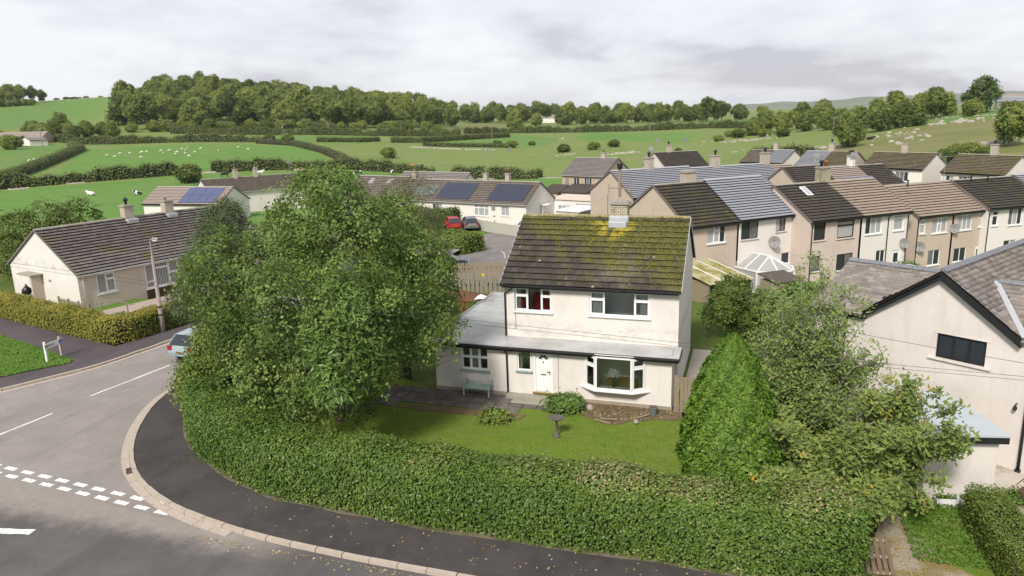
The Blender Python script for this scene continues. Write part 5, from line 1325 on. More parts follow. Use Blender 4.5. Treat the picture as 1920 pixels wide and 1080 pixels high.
# farm buildings far out
p = pd(8, 395); house('barn', 'long low barn with pink-grey roof at the far left hedge', 'barn', p.x - 8, p.y, p.z - .5, 72, 24, 9, 3, 5.4, M['plinth'], M['r_pink'], tw=1.5, tg=.8)
p = pd(60, 372); house('shed', 'small pale metal shed standing at the field hedge', 'shed', p.x, p.y, p.z - .3, 20, 7, 10, 2.6, 3.9, M['white_render'], M['dish'], tw=2, tg=1)
p = pd(1900, 385); house('barn', 'grey farm barn on the hilltop at the right edge', 'barn', p.x - 4, p.y, p.z - .3, 100, 30, 12, 3.6, 5.6, M['dish'], M['r_blue'], tw=2, tg=1)
p = pd(1900, 420); house('barn', 'pale roofed farm barn behind the grey barn on the hilltop', 'barn', p.x - 4, p.y, p.z, 100, 30, 12, 4.6, 6.8, M['timber'], M['r_pink'], tw=2, tg=1)
p = pd(1008, 640); house('farmhouse', 'long white farm building among the trees beyond the fields', 'farm building', p.x, p.y, p.z, 75, 26, 8, 4, 6.5, M['white_render'], M['r_pink'], tw=2, tg=1)
# conservatory, mossy sheet roof shed and the low flat roof
cv = thing('conservatory', 'white framed glass conservatory with a faceted hip roof behind the cream house', 'conservatory', (1.0, 55.2, -1.35), math.radians(44))
mb = MB(); pl = [(-.3, 2.6), (-.3, 0), (.7, -1.1), (2.2, -1.1), (3.2, 0), (3.2, 2.6)]; rg = [(1.45, 2.6, 3.05), (1.45, .6, 3.05)]
R_ = [(a[0], a[1], 2.15) for a in pl]
for a, b in zip(R_, R_[1:]): mb.beam(a, b, .1, .1)
for a, b in ((rg[0], rg[1]), (R_[1], rg[1]), (R_[2], rg[1]), (R_[3], rg[1]), (R_[4], rg[1]), (R_[0], rg[0]), (R_[5], rg[0])): mb.beam(a, b, .08, .06)
for a in ((-.3, 1.3, 2.15), (3.2, 1.3, 2.15)): mb.beam(a, (1.45, 1.5, 3.05), .06, .05)
for a in R_: mb.box(a[0] - .05, a[0] + .05, a[1] - .05, a[1] + .05, 0, 2.12)
mb.build('frame', M['upvc'], cv)
M['poly'] = plain('translucent_roof_sheet', (.36, .36, .34), (.28, .28, .27), 3, .3)
for a, b, c in ((R_[0], R_[1], rg[1]), (R_[1], R_[2], rg[1]), (R_[2], R_[3], rg[1]), (R_[3], R_[4], rg[1]), (R_[4], R_[5], rg[1])):
    q = MB(); q.add([Vector(v) + Vector((0, 0, -.02)) for v in (a, b, c)] + ([Vector(rg[0]) + Vector((0, 0, -.02))] if a in (R_[0], R_[4]) else []), [(0, 1, 2, 3) if a == R_[0] else ((0, 1, 3, 2) if a == R_[4] else (0, 1, 2))]); q.build('roof_panel', M['poly'], cv)
for a, b in zip(pl, pl[1:]):
    q = MB(); q.add([(a[0], a[1], .7), (b[0], b[1], .7), (b[0], b[1], 2.1), (a[0], a[1], 2.1)], [(0, 1, 2, 3)]); q.build('pane', M['curtain'], cv)
    q = MB(); q.add([(a[0], a[1], -.5), (b[0], b[1], -.5), (b[0], b[1], .69), (a[0], a[1], .69)], [(0, 1, 2, 3)]); q.build('base_wall', M['white_render'], cv)
t = NT('mossy_sheet_roof'); M['mosssheet'] = t.fin(t.mix(t.ss(t.noise(1.2, 6, .7), .4, .6), (.36, .33, .2), (.2, .19, .05)), .8)
sh = thing('lean_to_shed', 'lean-to shed with a mossy pale sheet roof behind the beige house', 'shed', (-2.2, 49.3, -.7), math.radians(42))
mb = MB(); mb.box(0, 3.4, 0, 4.4, -.5, 1.7); mb.build('walls', M['timber'], sh); MB().box(-.05, 3.4, -.04, -.003, -.3, 1.6).build('felt_wall', M['black'], sh)
mb = MB()
for i in range(14):
    a = -.2 + i * .28
    mb.add([(a, -.3, 1.75), (a + .14, -.3, 1.79), (a + .28, -.3, 1.75), (a, 4.5, 2.35), (a + .14, 4.5, 2.39), (a + .28, 4.5, 2.35)], [(0, 1, 4, 3), (1, 2, 5, 4)])
mb.build('roof_sheet', M['mosssheet'], sh)
for i in (1.1, 2.3, 3.4): MB().beam((i, -.3, 1.8), (i, 4.5, 2.4), .07, .03).build('batten', M['paintwhite'], sh)
q = MB(); q.box(-.06, -.01, 3.0, 3.6, .1, 1.3); q.build('window', M['glass'], sh)
shed_box('shed', 'small garden shed with dark felt roof in front of the conservatory', 'shed', (2.0, 49.6), 40, 1.9, 1.6, 1.5, M['timber'], plain('brown_felt', (.1, .085, .07), None, 6, .9), .3)
shed_box('flat_roofed_extension', 'flat grey roofed extension behind the slate roofed house', 'extension', (10.2, 46.5), 35, 5.5, 7, 1.6, M['white_render'], M['felt'], .12)
mb = MB(); lw = thing('garden_wall', 'rendered garden wall with mossy orange top behind the slate ridge', 'wall', (5.4, 45.3, -.6), math.radians(-30)); mb.box(0, 4.2, 0, .22, -.4, 1.9); mb.build('wall', M['pink'], lw); MB().box(-.03, 4.23, -.03, .25, 1.902, 1.98).build('coping', plain('mossy_coping', (.3, .2, .05), (.2, .15, .05), 4, .9), lw)
# ------------------------------------------------------------------ leaves and trees
def crown(blobs, nclump, per, sigma, low=-.5, shell=(.72, 1.05), cull=.72, clumpvar=.35, leafvar=.13, up=.5, gaps=0.):
    "leaf places: clumps over the skin of a bunch of ellipsoids (centre, radii)"
    C, Nn, Tn = [], [], []
    cs = np.array([b[0] for b in blobs], float); rs = np.array([b[1] if hasattr(b[1], '__len__') else (b[1],) * 3 for b in blobs], float)
    w = (rs.prod(1)) ** (2 / 3); w /= w.sum()
    k = RNG.choice(len(blobs), nclump * 2, p=w)
    d = RNG.normal(size=(nclump * 2, 3)); d /= np.linalg.norm(d, axis=1, keepdims=True)
    ok = d[:, 2] > low
    k, d = k[ok], d[ok]
    p = cs[k] + d * rs[k] * RNG.uniform(*shell, len(k))[:, None]
    q = ((p[:, None] - cs[None]) / rs[None]); q = np.sqrt((q ** 2).sum(2)); q[np.arange(len(k)), k] = 9
    ok = q.min(1) > cull
    if gaps:                       # hollows in the crown, through which the inside shows
        ph = np.sin(p @ np.array([1.9, .7, 1.1]) + 1.7 * np.sin(p @ np.array([.4, 1.3, -.9]))) * np.sin(p @ np.array([-.8, 1.4, 1.7]) + 1.2 * np.sin(p @ np.array([1.6, -.3, .8])))
        ok &= ph > -1 + gaps * RNG.uniform(.7, 1.3, len(ph))
    p, d = p[ok][:nclump], d[ok][:nclump]
    n = len(p)
    ct = RNG.normal(.5, clumpvar * .5, n)
    nc = d * .85 + np.array([0, 0, up]) + RNG.normal(size=(n, 3)) * .38; nc /= np.linalg.norm(nc, axis=1, keepdims=True)
    off = RNG.normal(size=(n, per, 3)) * sigma * RNG.uniform(.7, 1.4, (n, 1, 1))
    off -= .72 * (off * nc[:, None]).sum(2, keepdims=True) * nc[:, None]      # flat sprays
    C = (p[:, None] + off).reshape(-1, 3)
    nrm = nc[:, None] + RNG.normal(size=(n, per, 3)) * .3
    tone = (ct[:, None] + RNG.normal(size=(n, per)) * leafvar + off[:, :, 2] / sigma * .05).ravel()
    return C, nrm.reshape(-1, 3), tone, p
def limbs(mb, base, tips, r0, bend=.25, n=6, mi=0, fork=None):
    base = Vector(base)
    for tp in tips:
        tp = Vector(tp); L = (tp - base).length
        P = [base.lerp(tp, i / 5) + Vector((random.uniform(-1, 1), random.uniform(-1, 1), random.uniform(-.3, .6))) * L * bend * .16 * (0 if i in (0, 5) else 1) for i in range(6)]
        mb.tube(P, [r0 * (1 - .82 * i / 5) for i in range(6)], n, mi, False)
G = {}
G['broad'] = foliage('broadleaf_leaves', [(0, (.045, .075, .018)), (.4, (.102, .17, .036)), (.7, (.168, .25, .052)), (1, (.27, .34, .095))], .4)
G['pine'] = foliage('pine_needles', [(0, (.025, .045, .018)), (.5, (.075, .105, .04)), (1, (.15, .185, .07))], .15)
G['laurel'] = foliage('laurel_leaves', [(0, (.05, .095, .018)), (.5, (.115, .2, .04)), (1, (.21, .31, .085))], .25, .4)
G['willow'] = foliage('willow_leaves', [(0, (.05, .06, .025)), (.5, (.115, .125, .055)), (1, (.19, .19, .085))])
G['conifer'] = foliage('conifer_sprays', [(0, (.035, .075, .01)), (.5, (.115, .215, .022)), (1, (.2, .31, .042))], .25)
G['cherry'] = foliage('cherry_leaves', [(0, (.085, .105, .025)), (.5, (.168, .235, .052)), (.88, (.275, .325, .088)), (.985, (.32, .27, .05)), (1, (.42, .25, .03))], .3)
G['rowan'] = foliage('rowan_leaves', [(0, (.08, .115, .03)), (.5, (.165, .24, .058)), (.9, (.275, .34, .105)), (1, (.3, .29, .08))], .3)
G['hedge'] = foliage('hedge_leaves', [(0, (.03, .06, .011)), (.4, (.08, .148, .022)), (.68, (.138, .215, .036)), (.84, (.21, .235, .065)), (.93, (.29, .26, .11)), (1, (.38, .32, .18))], .25, .45)
G['yellow'] = foliage('privet_leaves', [(0, (.07, .095, .014)), (.45, (.175, .185, .026)), (.8, (.3, .26, .04)), (1, (.44, .35, .07))], .2)
G['box'] = foliage('clipped_hedge_leaves', [(0, (.065, .1, .016)), (.5, (.15, .2, .036)), (1, (.26, .3, .07))], .2)
G['shrub'] = foliage('shrub_leaves', [(0, (.045, .075, .014)), (.5, (.1, .145, .027)), (1, (.18, .23, .05))], .25)
G['fieldhedge'] = foliage('field_hedge_leaves', [(0, (.05, .07, .02)), (.45, (.135, .165, .045)), (1, (.27, .28, .095))], .3)
G['far'] = foliage('woodland_leaves', [(0, (.035, .065, .022)), (.3, (.11, .165, .045)), (.6, (.215, .27, .065)), (1, (.35, .37, .1))], .4, .7, .55)
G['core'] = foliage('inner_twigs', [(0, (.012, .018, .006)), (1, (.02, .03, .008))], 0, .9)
def tree(name, label, cat, base, crown_args, size, aspect, leaf, trunk_tips, r0, bark='bark', group=None, fork_z=1.5, extra=None, curl=.12):
    o = thing(name, label, cat, base, 0, group)
    mb = MB()
    mb.tube([(0, 0, -.3), (.03, .02, fork_z * .5), (0, 0, fork_z)], [r0 * 1.25, r0, r0 * .85], 9, 0, False)
    limbs(mb, (0, 0, fork_z), trunk_tips, r0 * .62)
    mb.build('trunk', M[bark], o, True)
    C, Nn, Tn, P = crown(**crown_args)
    obj('crown', leaf_mesh('crown', C, Nn, size, aspect, Tn, G[leaf], curl), o)
    return o

# ------------------------------------------------------------------ clipped hedges
def hedge(name, label, curve, hw, H, leaf, size, dens, label_cat='hedge', tone_fn=None, zoff=0., pw=.4, rough=.06, group=None, kind=None, close=True, aspect=.6, dz=None):
    curve = [Vector((p[0], p[1])) for p in curve]
    R = resample(curve, .25 if H < 2.6 else .6)
    if (R[-1] - curve[-1]).length > .05: R.append(curve[-1])
    c0 = R[len(R) // 2]; zb = h(c0.x, c0.y)
    o = thing(name, label, label_cat, (c0.x, c0.y, zb), 0, group)
    P = np.array([(p.x, p.y) for p in R]); seg = np.linalg.norm(np.diff(P, axis=0), axis=1); cum = np.concatenate([[0], np.cumsum(seg)]); L = cum[-1]
    tn = np.gradient(P, axis=0); tn /= np.linalg.norm(tn, axis=1, keepdims=True)
    def place(s, th, f):
        x = np.interp(s, cum, P[:, 0]); y = np.interp(s, cum, P[:, 1])
        tx = np.interp(s, cum, tn[:, 0]); ty = np.interp(s, cum, tn[:, 1]); ln = np.hypot(tx, ty); tx /= ln; ty /= ln
        cs, sn = np.cos(th), np.sin(th)
        hv = H * (1 + .045 * np.sin(s * .9) + .03 * np.sin(s * 2.3 + 1)) if H < 2.6 else H * (1 + .2 * np.sin(s * .17) + .16 * np.sin(s * .43 + 1) * np.sin(s * .11) + .12 * np.sin(s * 1.1))
        wv = hw * (1 + .05 * np.sin(s * 1.3 + th))
        u = np.sign(cs) * np.abs(cs) ** pw * wv * f; z = np.abs(sn) ** pw * hv * f
        gx, gy = x - ty * u, y + tx * u
        nx, ny = -ty * cs, tx * cs
        return gx, gy, z + hts(gx, gy) + zoff, np.stack([nx, ny, sn], 1), z / H
    per = 2 * H + 2 * hw
    n = int(dens * L * per)
    s = RNG.uniform(0, L, n)
    q = RNG.uniform(0, per, n)     # even spread over the two sides and the top
    th = np.where(q < H, np.arcsin(np.clip((q / H), 0, 1) ** (1 / pw) * .98), np.where(q > H + 2 * hw, math.pi - np.arcsin(np.clip(((per - q) / H), 0, 1) ** (1 / pw) * .98), 0))
    mid = (q >= H) & (q <= H + 2 * hw); u = 1 - (q - H) / hw; u = np.clip(u, -1, 1)
    th = np.where(mid, np.arccos(np.sign(u) * np.abs(u) ** (1 / pw) * .98), th)
    x, y, z, Nn, zf = place(s, th, 1.)
    C = np.stack([x, y, z], 1) + RNG.normal(size=(n, 3)) * rough
    if close:                       # leafy ends
        for e, sg in ((0, -1), (-1, 1)):
            m = int(dens * 2 * hw * H * .9); uu = RNG.uniform(-hw, hw, m); zz = RNG.uniform(.02, H, m)
            ok = (np.abs(uu) / hw) ** (2 / pw) + (zz / H) ** (2 / pw) < 1; uu, zz = uu[ok], zz[ok]
            gx = P[e, 0] - tn[e, 1] * uu + sg * tn[e, 0] * .1; gy = P[e, 1] + tn[e, 0] * uu + sg * tn[e, 1] * .1
            C = np.concatenate([C, np.stack([gx, gy, zz + hts(gx, gy) + zoff], 1) + RNG.normal(size=(len(uu), 3)) * rough])
            Nn = np.concatenate([Nn, np.tile([sg * tn[e, 0], sg * tn[e, 1], .2], (len(uu), 1))]); zf = np.concatenate([zf, zz / H])
    nn = len(C)
    big = np.sin(C[:, 0] * 1.7 + 1.3 * np.sin(C[:, 1] * 1.1)) * np.sin(C[:, 2] * 2.3 + C[:, 0] * .6) * .5 + np.sin(C[:, 0] * .55 + 2) * .35
    tone = .42 + .14 * big + RNG.normal(size=nn) * (.13 if size < .3 else .07)
    if tone_fn is not None: tone = tone_fn(tone, C, zf, Nn)
    C2 = C - np.array([c0.x, c0.y, zb])
    obj('foliage', leaf_mesh('foliage', C2, Nn + RNG.normal(size=(nn, 3)) * (.5 if size < .3 else .3) + np.array([0, 0, .25]), size, aspect, tone, G[leaf]), o)
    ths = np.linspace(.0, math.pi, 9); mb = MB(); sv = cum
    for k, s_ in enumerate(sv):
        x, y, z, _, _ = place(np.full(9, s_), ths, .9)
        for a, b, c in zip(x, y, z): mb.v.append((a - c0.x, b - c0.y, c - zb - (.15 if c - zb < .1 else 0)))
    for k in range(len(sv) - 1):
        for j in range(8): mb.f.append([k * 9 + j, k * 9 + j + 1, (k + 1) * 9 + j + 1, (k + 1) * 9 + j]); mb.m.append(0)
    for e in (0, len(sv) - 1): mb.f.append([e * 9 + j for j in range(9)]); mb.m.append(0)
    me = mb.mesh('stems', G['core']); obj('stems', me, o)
    return o
def hedge_tone(t, C, zf, Nn):
    dry = np.clip((zf - .86) * 6, 0, 1) * np.clip((C[:, 0] + 13) / 8, .25, 1)
    low = np.clip((.16 - zf) * 6, 0, 1)
    return t + .04 + dry * RNG.uniform(.05, .62, len(t)) + low * np.where(RNG.random(len(t)) < .35, .42, 0)
main_hedge = hedge('garden_hedge', 'long thick green hedge curving round the front garden along the pavement', offset(smooth(HF), 1.0), 1.0, 1.95, 'hedge', .1, 640, tone_fn=hedge_tone, zoff=.1, pw=.42)
hedge('garden_hedge', 'yellow clipped hedge wrapping the corner bungalow garden', [(-62, 38.9), (-46.7, 35.1), (-35.4, 32.2), (-34.75, 32.3), (-34.5, 33), (-34.1, 37), (-34, 46)], .7, 1.35, 'yellow', .11, 420, zoff=.1, pw=.35,
      tone_fn=lambda t, C, zf, Nn: t + .12 + np.clip(zf - .8, 0, 1) * .6 - .3 * ((C[:, 0] > -34.35) & (zf < .9) & (C[:, 1] > 32.3)))  # shade of the road-facing side painted in as darker leaf tone; top leaves lighter
hedge('garden_hedge', 'trimmed flat topped hedge beside the driveway at the lower right', [(7.25, 16.2), (7.2, 20), (7.05, 23.0)], .5, 1.25, 'box', .07, 900, zoff=.1, pw=.2, rough=.035)
hedge('garden_hedge', 'rounded bushy green hedge beside the lane behind the garden', [(-36, 67.5), (-29.5, 67), (-25.3, 65.6)], 1.7, 1.9, 'box', .2, 150, pw=.55, rough=.12)
hedge('garden_hedge', 'dark green hedge before the white solar bungalow', [(-43, 85.4), (-37.5, 85), (-34.6, 84.6)], .9, 2.3, 'shrub', .2, 130, pw=.5, rough=.12)

# ------------------------------------------------------------------ trees near the house
def lumps(cx, cy, cz, R, n, r, zmin=-.6, seed=0):
    g = np.random.default_rng(seed); out = []
    for i in range(n):
        d = g.normal(size=3); d /= np.linalg.norm(d); d[2] = max(d[2], zmin)
        out.append(((cx + d[0] * R[0], cy + d[1] * R[1], cz + d[2] * R[2]), r * g.uniform(.75, 1.25)))
    return out
big = lumps(0, 0, 5.2, (3.9, 3.7, 3.4), 30, 1.65, -.85, 3) + [((0, 0, 5), (3.6, 3.6, 3.4)), ((.8, -.6, 9.3), .95), ((.5, -.5, 8.3), 1.5), ((2.0, .6, 7.8), 1.4), ((-1.3, .3, 8.0), 1.3), ((3.9, .5, 4.2), 1.4), ((-4.2, .3, 2.3), 1.5), ((-3.2, -1.6, 1.6), 1.5), ((-1.3, -2.6, 1.5), 1.4)]
tree('broadleaf_tree', 'large spreading broadleaf tree in the corner of the front garden', 'tree', (-15.9, 25.0, .1), dict(blobs=big, nclump=3300, per=32, sigma=.24, low=-.75, cull=.78, clumpvar=.5, gaps=.3), .14, .62, 'broad',
     [(2.2, 1, 6.5), (-2.5, .8, 6), (.6, -3.2, 6.3), (.5, 1.8, 8), (-1.2, -2.8, 7.2), (3.6, -.9, 4.8), (-3.4, -1.4, 4.4), (1.8, -3.2, 4.6), (-.6, -3.7, 4.2), (.8, -1, 9.2)], .2)
rt = lumps(0, 0, 4.7, (1.6, 1.9, 3.2), 14, 1.1, -.9, 8) + [((0, 0, 4.2), (1.6, 1.8, 3.4)), ((.9, -.9, 2.6), 1.0)]
tree('broadleaf_tree', 'tall leafy tree overhanging the flat wing roof, right of the big tree', 'tree', (-15.7, 31.0, .1), dict(blobs=rt, nclump=900, per=24, sigma=.24, low=-.8, clumpvar=.5, gaps=.25), .15, .62, 'broad', [(1, .4, 6), (-1, .5, 6), (.2, -1, 5.5)], .17)
pn = [((0, 0, 4.3), (1.35, 1.35, 2.6)), ((.3, .2, 6.3), (.9, .9, 1.3)), ((-.9, -.3, 3.8), (1.1, 1, .8)), ((-.6, .6, 5.2), (.9, .9, .7)), ((1.0, -.6, 5.0), .9), ((.7, .3, 7.1), .75)]
tree('pine_tree', 'dark blue-green pine on the left edge of the big garden tree', 'tree', (-23.35, 27.3, .1), dict(blobs=[(np.array(a) * np.array([1.15, 1, 1.15]), np.array(b if hasattr(b, '__len__') else (b,) * 3) * 1.12) for a, b in pn], nclump=900, per=30, sigma=.2, low=-.8, clumpvar=.35, up=.7), .2, .16, 'pine', [(.2, .2, 7), (-.9, 0, 4.5), (.9, 0, 5)], .16)
lr = [((0, 0, 1.9), (1.2, 1.0, 1.9)), ((.6, -.2, 3.6), .75), ((-.6, -.2, 2.6), .8), ((.8, .1, 2.4), .7), ((-.1, -.5, 1.0), .9), ((.2, -.2, 4.2), .5)]
tree('laurel_shrub', 'bright green laurel with long glossy leaves growing into the big tree', 'shrub', (-13.3, 21.6, 2.4), dict(blobs=lr, nclump=360, per=24, sigma=.22, low=-.5, clumpvar=.3, up=.2), .3, .24, 'laurel', [(.6, 0, 3.2), (-.6, 0, 2.6), (.8, 0, 2)], .07, curl=.2)
wl = lumps(0, 0, 3.2, (1.8, 1.8, 2.2), 10, 1.2, -.9, 4) + [((0, 0, 3), (1.7, 1.7, 2.6)), ((.6, 0, 5.6), .9)]
tree('willow_tree', 'grey-green fine leaved willow behind the big tree beside the lane', 'tree', (-25.5, 52.5, 0), dict(blobs=[((a[0] * 1.35, a[1] * 1.35, a[2] * 1.25), np.array(b if hasattr(b, '__len__') else (b,) * 3) * 1.3) for a, b in wl], nclump=620, per=26, sigma=.36, low=-.8), .22, .22, 'willow', [(1, 0, 5), (-1, .4, 5), (0, -1, 6)], .14)
for q, lab in ((tuple(pd(346, 32.4)), 'low shrub with yellowing leaves hanging over the kerb at the road corner'), ((-22.7, 25.2, .1), 'dense dark shrub between the road corner hedge and the big tree'), ((-22.0, 24.4, .1), 'rounded shrub at the left foot of the big tree'), ((*pd(386, 33.6)[:2], .7), 'leafy mass over the parked car at the left edge of the big tree')):
    tree('shrub', lab, 'shrub', q, dict(blobs=[((0, 0, .9), (.85, .85, .8)), ((.3, -.2, 1.0), .5), ((-.4, .1, .8), .5)] if 'low shrub' in lab else [((0, 0, 1.2), (1.3, 1.2, 1.7)), ((-.5, -.2, 2.2), .95), ((.5, 0, 2.6), 1.0), ((-.6, -.2, 1.1), .9)] if 'leafy mass' in lab else [((0, 0, 1.2), (1.2, 1.2, 1.3)), ((.4, -.2, 1.9), .8), ((-.5, .1, 1.4), .8)], nclump=420 if 'leafy mass' in lab else 230, per=26, sigma=.2, low=-.5), .15, .6, 'broad' if 'dense' in lab else 'box', [(.3, 0, 1.3), (-.3, 0, 1.1)], .05, fork_z=.4)
# the clipped cypress: small upright sprays over a tall egg
n = 30000
uz = RNG.uniform(0, 1, n) ** .8; ang = RNG.uniform(0, 2 * math.pi, n)
prof = lambda u: 1.56 * np.minimum(1, .68 + 1.2 * u) * np.clip(1 - np.clip((u - .16) / .84, 0, 1) ** 2.0, 0.0, 1) ** .68
rr = prof(uz) * (1 + .05 * np.sin(ang * 7 + uz * 14) + .04 * np.sin(ang * 13 - uz * 31)) * RNG.uniform(.9, 1.02, n)
C = np.stack([rr * np.cos(ang), rr * np.sin(ang), .15 + uz * 5.45], 1); Nn = np.stack([np.cos(ang), np.sin(ang), .5 + 0 * ang], 1) + RNG.normal(size=(n, 3)) * .4
cy = thing('cypress', 'bright green conical cypress between the house gate and the cherry tree', 'tree', (-.25, 22.4, .1))
obj('crown', leaf_mesh('crown', C, Nn, .17, .42, .45 + .2 * np.sin(ang * 9 + uz * 40) * np.sin(uz * 55 + ang * 3) + RNG.normal(size=n) * .2, G['conifer'], .25), cy)
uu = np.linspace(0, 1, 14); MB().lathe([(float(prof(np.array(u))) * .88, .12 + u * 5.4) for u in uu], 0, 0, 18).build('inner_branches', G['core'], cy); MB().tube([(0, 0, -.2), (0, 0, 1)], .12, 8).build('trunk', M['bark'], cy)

def branchy(name, label, cat, base, tips, leaf, size, aspect, per, sigma, bark, r0, twigs=6, seed=1, droop=0., curl=.2, fork=.6, spread=.55, extra_twigs=True, group=None):
    "an open tree: limbs, side twigs and leaves strung along the twigs, so that the sky or wall shows through"
    o = thing(name, label, cat, base, 0, group); g = np.random.default_rng(seed); mb = MB(); C, Nn, Tn = [], [], []
    mb.tube([(0, 0, -.2), (0, 0, fork)], [r0 * 1.2, r0], 8, 0, False)
    for tp in tips:
        tp = np.array(tp, float); b0 = np.array((0, 0, fork)); L = np.linalg.norm(tp - b0)
        P = [b0 + (tp - b0) * t + g.normal(size=3) * L * .035 * (0 < t < 1) + np.array([0, 0, L * .08 * math.sin(math.pi * t)]) for t in np.linspace(0, 1, 8)]
        mb.tube([tuple(p) for p in P], [r0 * .6 * (1 - .85 * i / 7) + .006 for i in range(8)], 6, 0, False)
        P = np.array(P)
        for k in range(twigs):
            t = g.uniform(.3, 1.0); i = min(int(t * 7), 6); s0 = P[i] + (P[i + 1] - P[i]) * (t * 7 - i)
            d = g.normal(size=3); d[2] = abs(d[2]) * .4 - droop; d /= np.linalg.norm(d); d = d * .8 + (tp - b0) / L * .45
            l = g.uniform(.5, 1.0) * spread * (1.5 - .6 * t)
            e = s0 + d * l; m_ = (s0 + e) / 2 + np.array([0, 0, .08 * l])
            if extra_twigs: mb.tube([tuple(s0), tuple(m_), tuple(e - np.array([0, 0, droop * .2 * l]))], [.016, .011, .005], 4, 0, False)
            tb = g.normal(.5, .13)
            nl = max(4, int(per * l))
            for q in range(nl):
                f = g.uniform(.15, 1.05); pos = s0 * (1 - f) + e * f + g.normal(size=3) * sigma; pos[2] += .08 * l * math.sin(math.pi * min(f, 1)) - droop * .12
                C.append(pos); Nn.append(np.array([0, 0, 1.]) + g.normal(size=3) * .45 - np.array([0, .5, 0])); Tn.append(tb + g.normal() * .16)
    mb.build('trunk', M[bark], o, True)
    obj('crown', leaf_mesh('crown', np.array(C), np.array(Nn), size, aspect, np.array(Tn), G[leaf], curl), o)
    return o
g = np.random.default_rng(5)
tips = [(g.uniform(-1.7, 1.9) * (1 - .1 * k / 40), g.uniform(-1.2, 2.0), g.uniform(1.2, 4.0)) for k in range(38)] + [(g.uniform(-1.2, 1.8), g.uniform(-.6, 1.2), g.uniform(3.6, 5.6)) for k in range(22)] + [(g.uniform(1.2, 2.9), g.uniform(-.3, .9), g.uniform(2.6, 4.9)) for k in range(17)] + [(.6, .5, 7.3), (1.0, .6, 6.9), (.1, .4, 6.6), (1.5, .5, 6.3), (-.5, .3, 6.0), (.8, .2, 6.5), (1.8, .6, 5.6), (-.9, .4, 5.3)]
branchy('rowan_tree', 'open crowned pale barked rowan right of the cypress before the slate roofed house', 'tree', (1.7, 25.4, .1), tips, 'rowan', .15, .36, 38, .14, 'bark_pale', .045, 14, 3, spread=.85)
g = np.random.default_rng(9)
tips = [(g.uniform(-2.0, 2.6), g.uniform(-1.3, 1.2), g.uniform(.8, 3.5)) for k in range(40)] + [(3.4, -.2, 3.0), (3.5, .1, 2.3), (3.1, -.5, 3.6), (2.9, -.3, 1.7), (2.7, -.6, 1.1), (3.6, -.3, 3.4), (2.4, 0, 3.9), (-1.9, -1.0, 1.2), (-1.4, -1.3, 1.6), (3.0, .1, 4.2), (2.6, .2, 4.5), (3.4, 0, 3.8), (3.7, -.2, 2.8), (3.1, -.4, 2.6), (2.2, .3, 4.4), (1.6, .2, 4.3)]
branchy('cherry_tree', 'spreading cherry tree with drooping leaves right of the cypress', 'tree', (2.6, 22.6, .1), tips, 'cherry', .2, .36, 74, .12, 'bark_pale', .06, 14, 4, droop=.35, curl=.25)
g = np.random.default_rng(19)
tips = [(g.uniform(-1.9, 1.6), g.uniform(-1.0, 1.0), g.uniform(.6, 1.9)) for k in range(26)]
branchy('shrub', 'tangled leafy shrub at the right end of the long hedge under the cherry', 'shrub', (2.6, 20.9, .1), tips, 'cherry', .15, .5, 110, .14, 'bark', .03, 14, 6)
for q, lab, sd, hh, lf in (((-.6, 40.5, 0), 'bushy shrub right behind the house side wall', 11, 3.1, 'shrub'), ((1.2, 42.5, 0), 'leafy bush behind the rowan near the garden fence', 12, 2.6, 'rowan'), ((-1.0, 44, -.2), 'tall bush before the mossy roofed shed', 14, 3.0, 'shrub'), ((3.3, 44.5, -.3), 'dark green bush beside the small garden shed', 13, 2.6, 'laurel'), ((2.4, 38.5, 0), 'bush between the cypress and the neighbour', 17, 2.0, 'shrub')):
    tree('shrub', lab, 'shrub', q, dict(blobs=lumps(0, 0, hh * .5, (.8, .8, hh * .34), 8, .7, -.9, sd), nclump=260, per=24, sigma=.2, low=-.7), .16, .5, lf, [(.4, 0, hh * .8), (-.4, .2, hh * .7)], .05, fork_z=.4)
g = np.random.default_rng(29); tips = [(g.uniform(-1.2, 1.2), g.uniform(-.8, .8), g.uniform(2.4, 5.0)) for k in range(9)]
branchy('sapling', 'thin tall sapling with sparse leaves before the pink terraced house', 'tree', (3.4, 36.5, 0), tips, 'rowan', .17, .45, 30, .1, 'bark_pale', .05, 8, 8)
# left gardens
for q, sd, R, hh, lab, lf in (((*pd(112, 74),), 21, 2.6, 7.3, 'round dark bush behind the corner bungalow gable', 'shrub'), ((-66.5, 51, -.2), 22, 2.0, 2.6, 'wild bushes at the far left behind the corner bungalow', 'box'), ((-61, 49.5, -.2), 23, 1.3, 2.4, 'overgrown bramble bush behind the corner bungalow', 'box'), ((-56.5, 57.5, -.4), 24, 1.4, 2.2, 'weedy bush between the bungalows and the cow field', 'willow'), ((*pd(2, 76),), 25, 2.2, 5.6, 'dark tree at the left edge of the cow field', 'shrub'), ((-57, 47.5, 0), 26, 1.4, 2.2, 'bright leafy bush against the corner bungalow gable', 'laurel')):
    tree('shrub', lab, 'shrub', q, dict(blobs=lumps(0, 0, hh * .5, (R * .8, R * .8, hh * .34), 10, R * .62, -.9, sd), nclump=360, per=22, sigma=.3, low=-.7), .24, .55, lf, [(.6, 0, hh * .8), (-.6, .2, hh * .7)], .09, fork_z=.5)
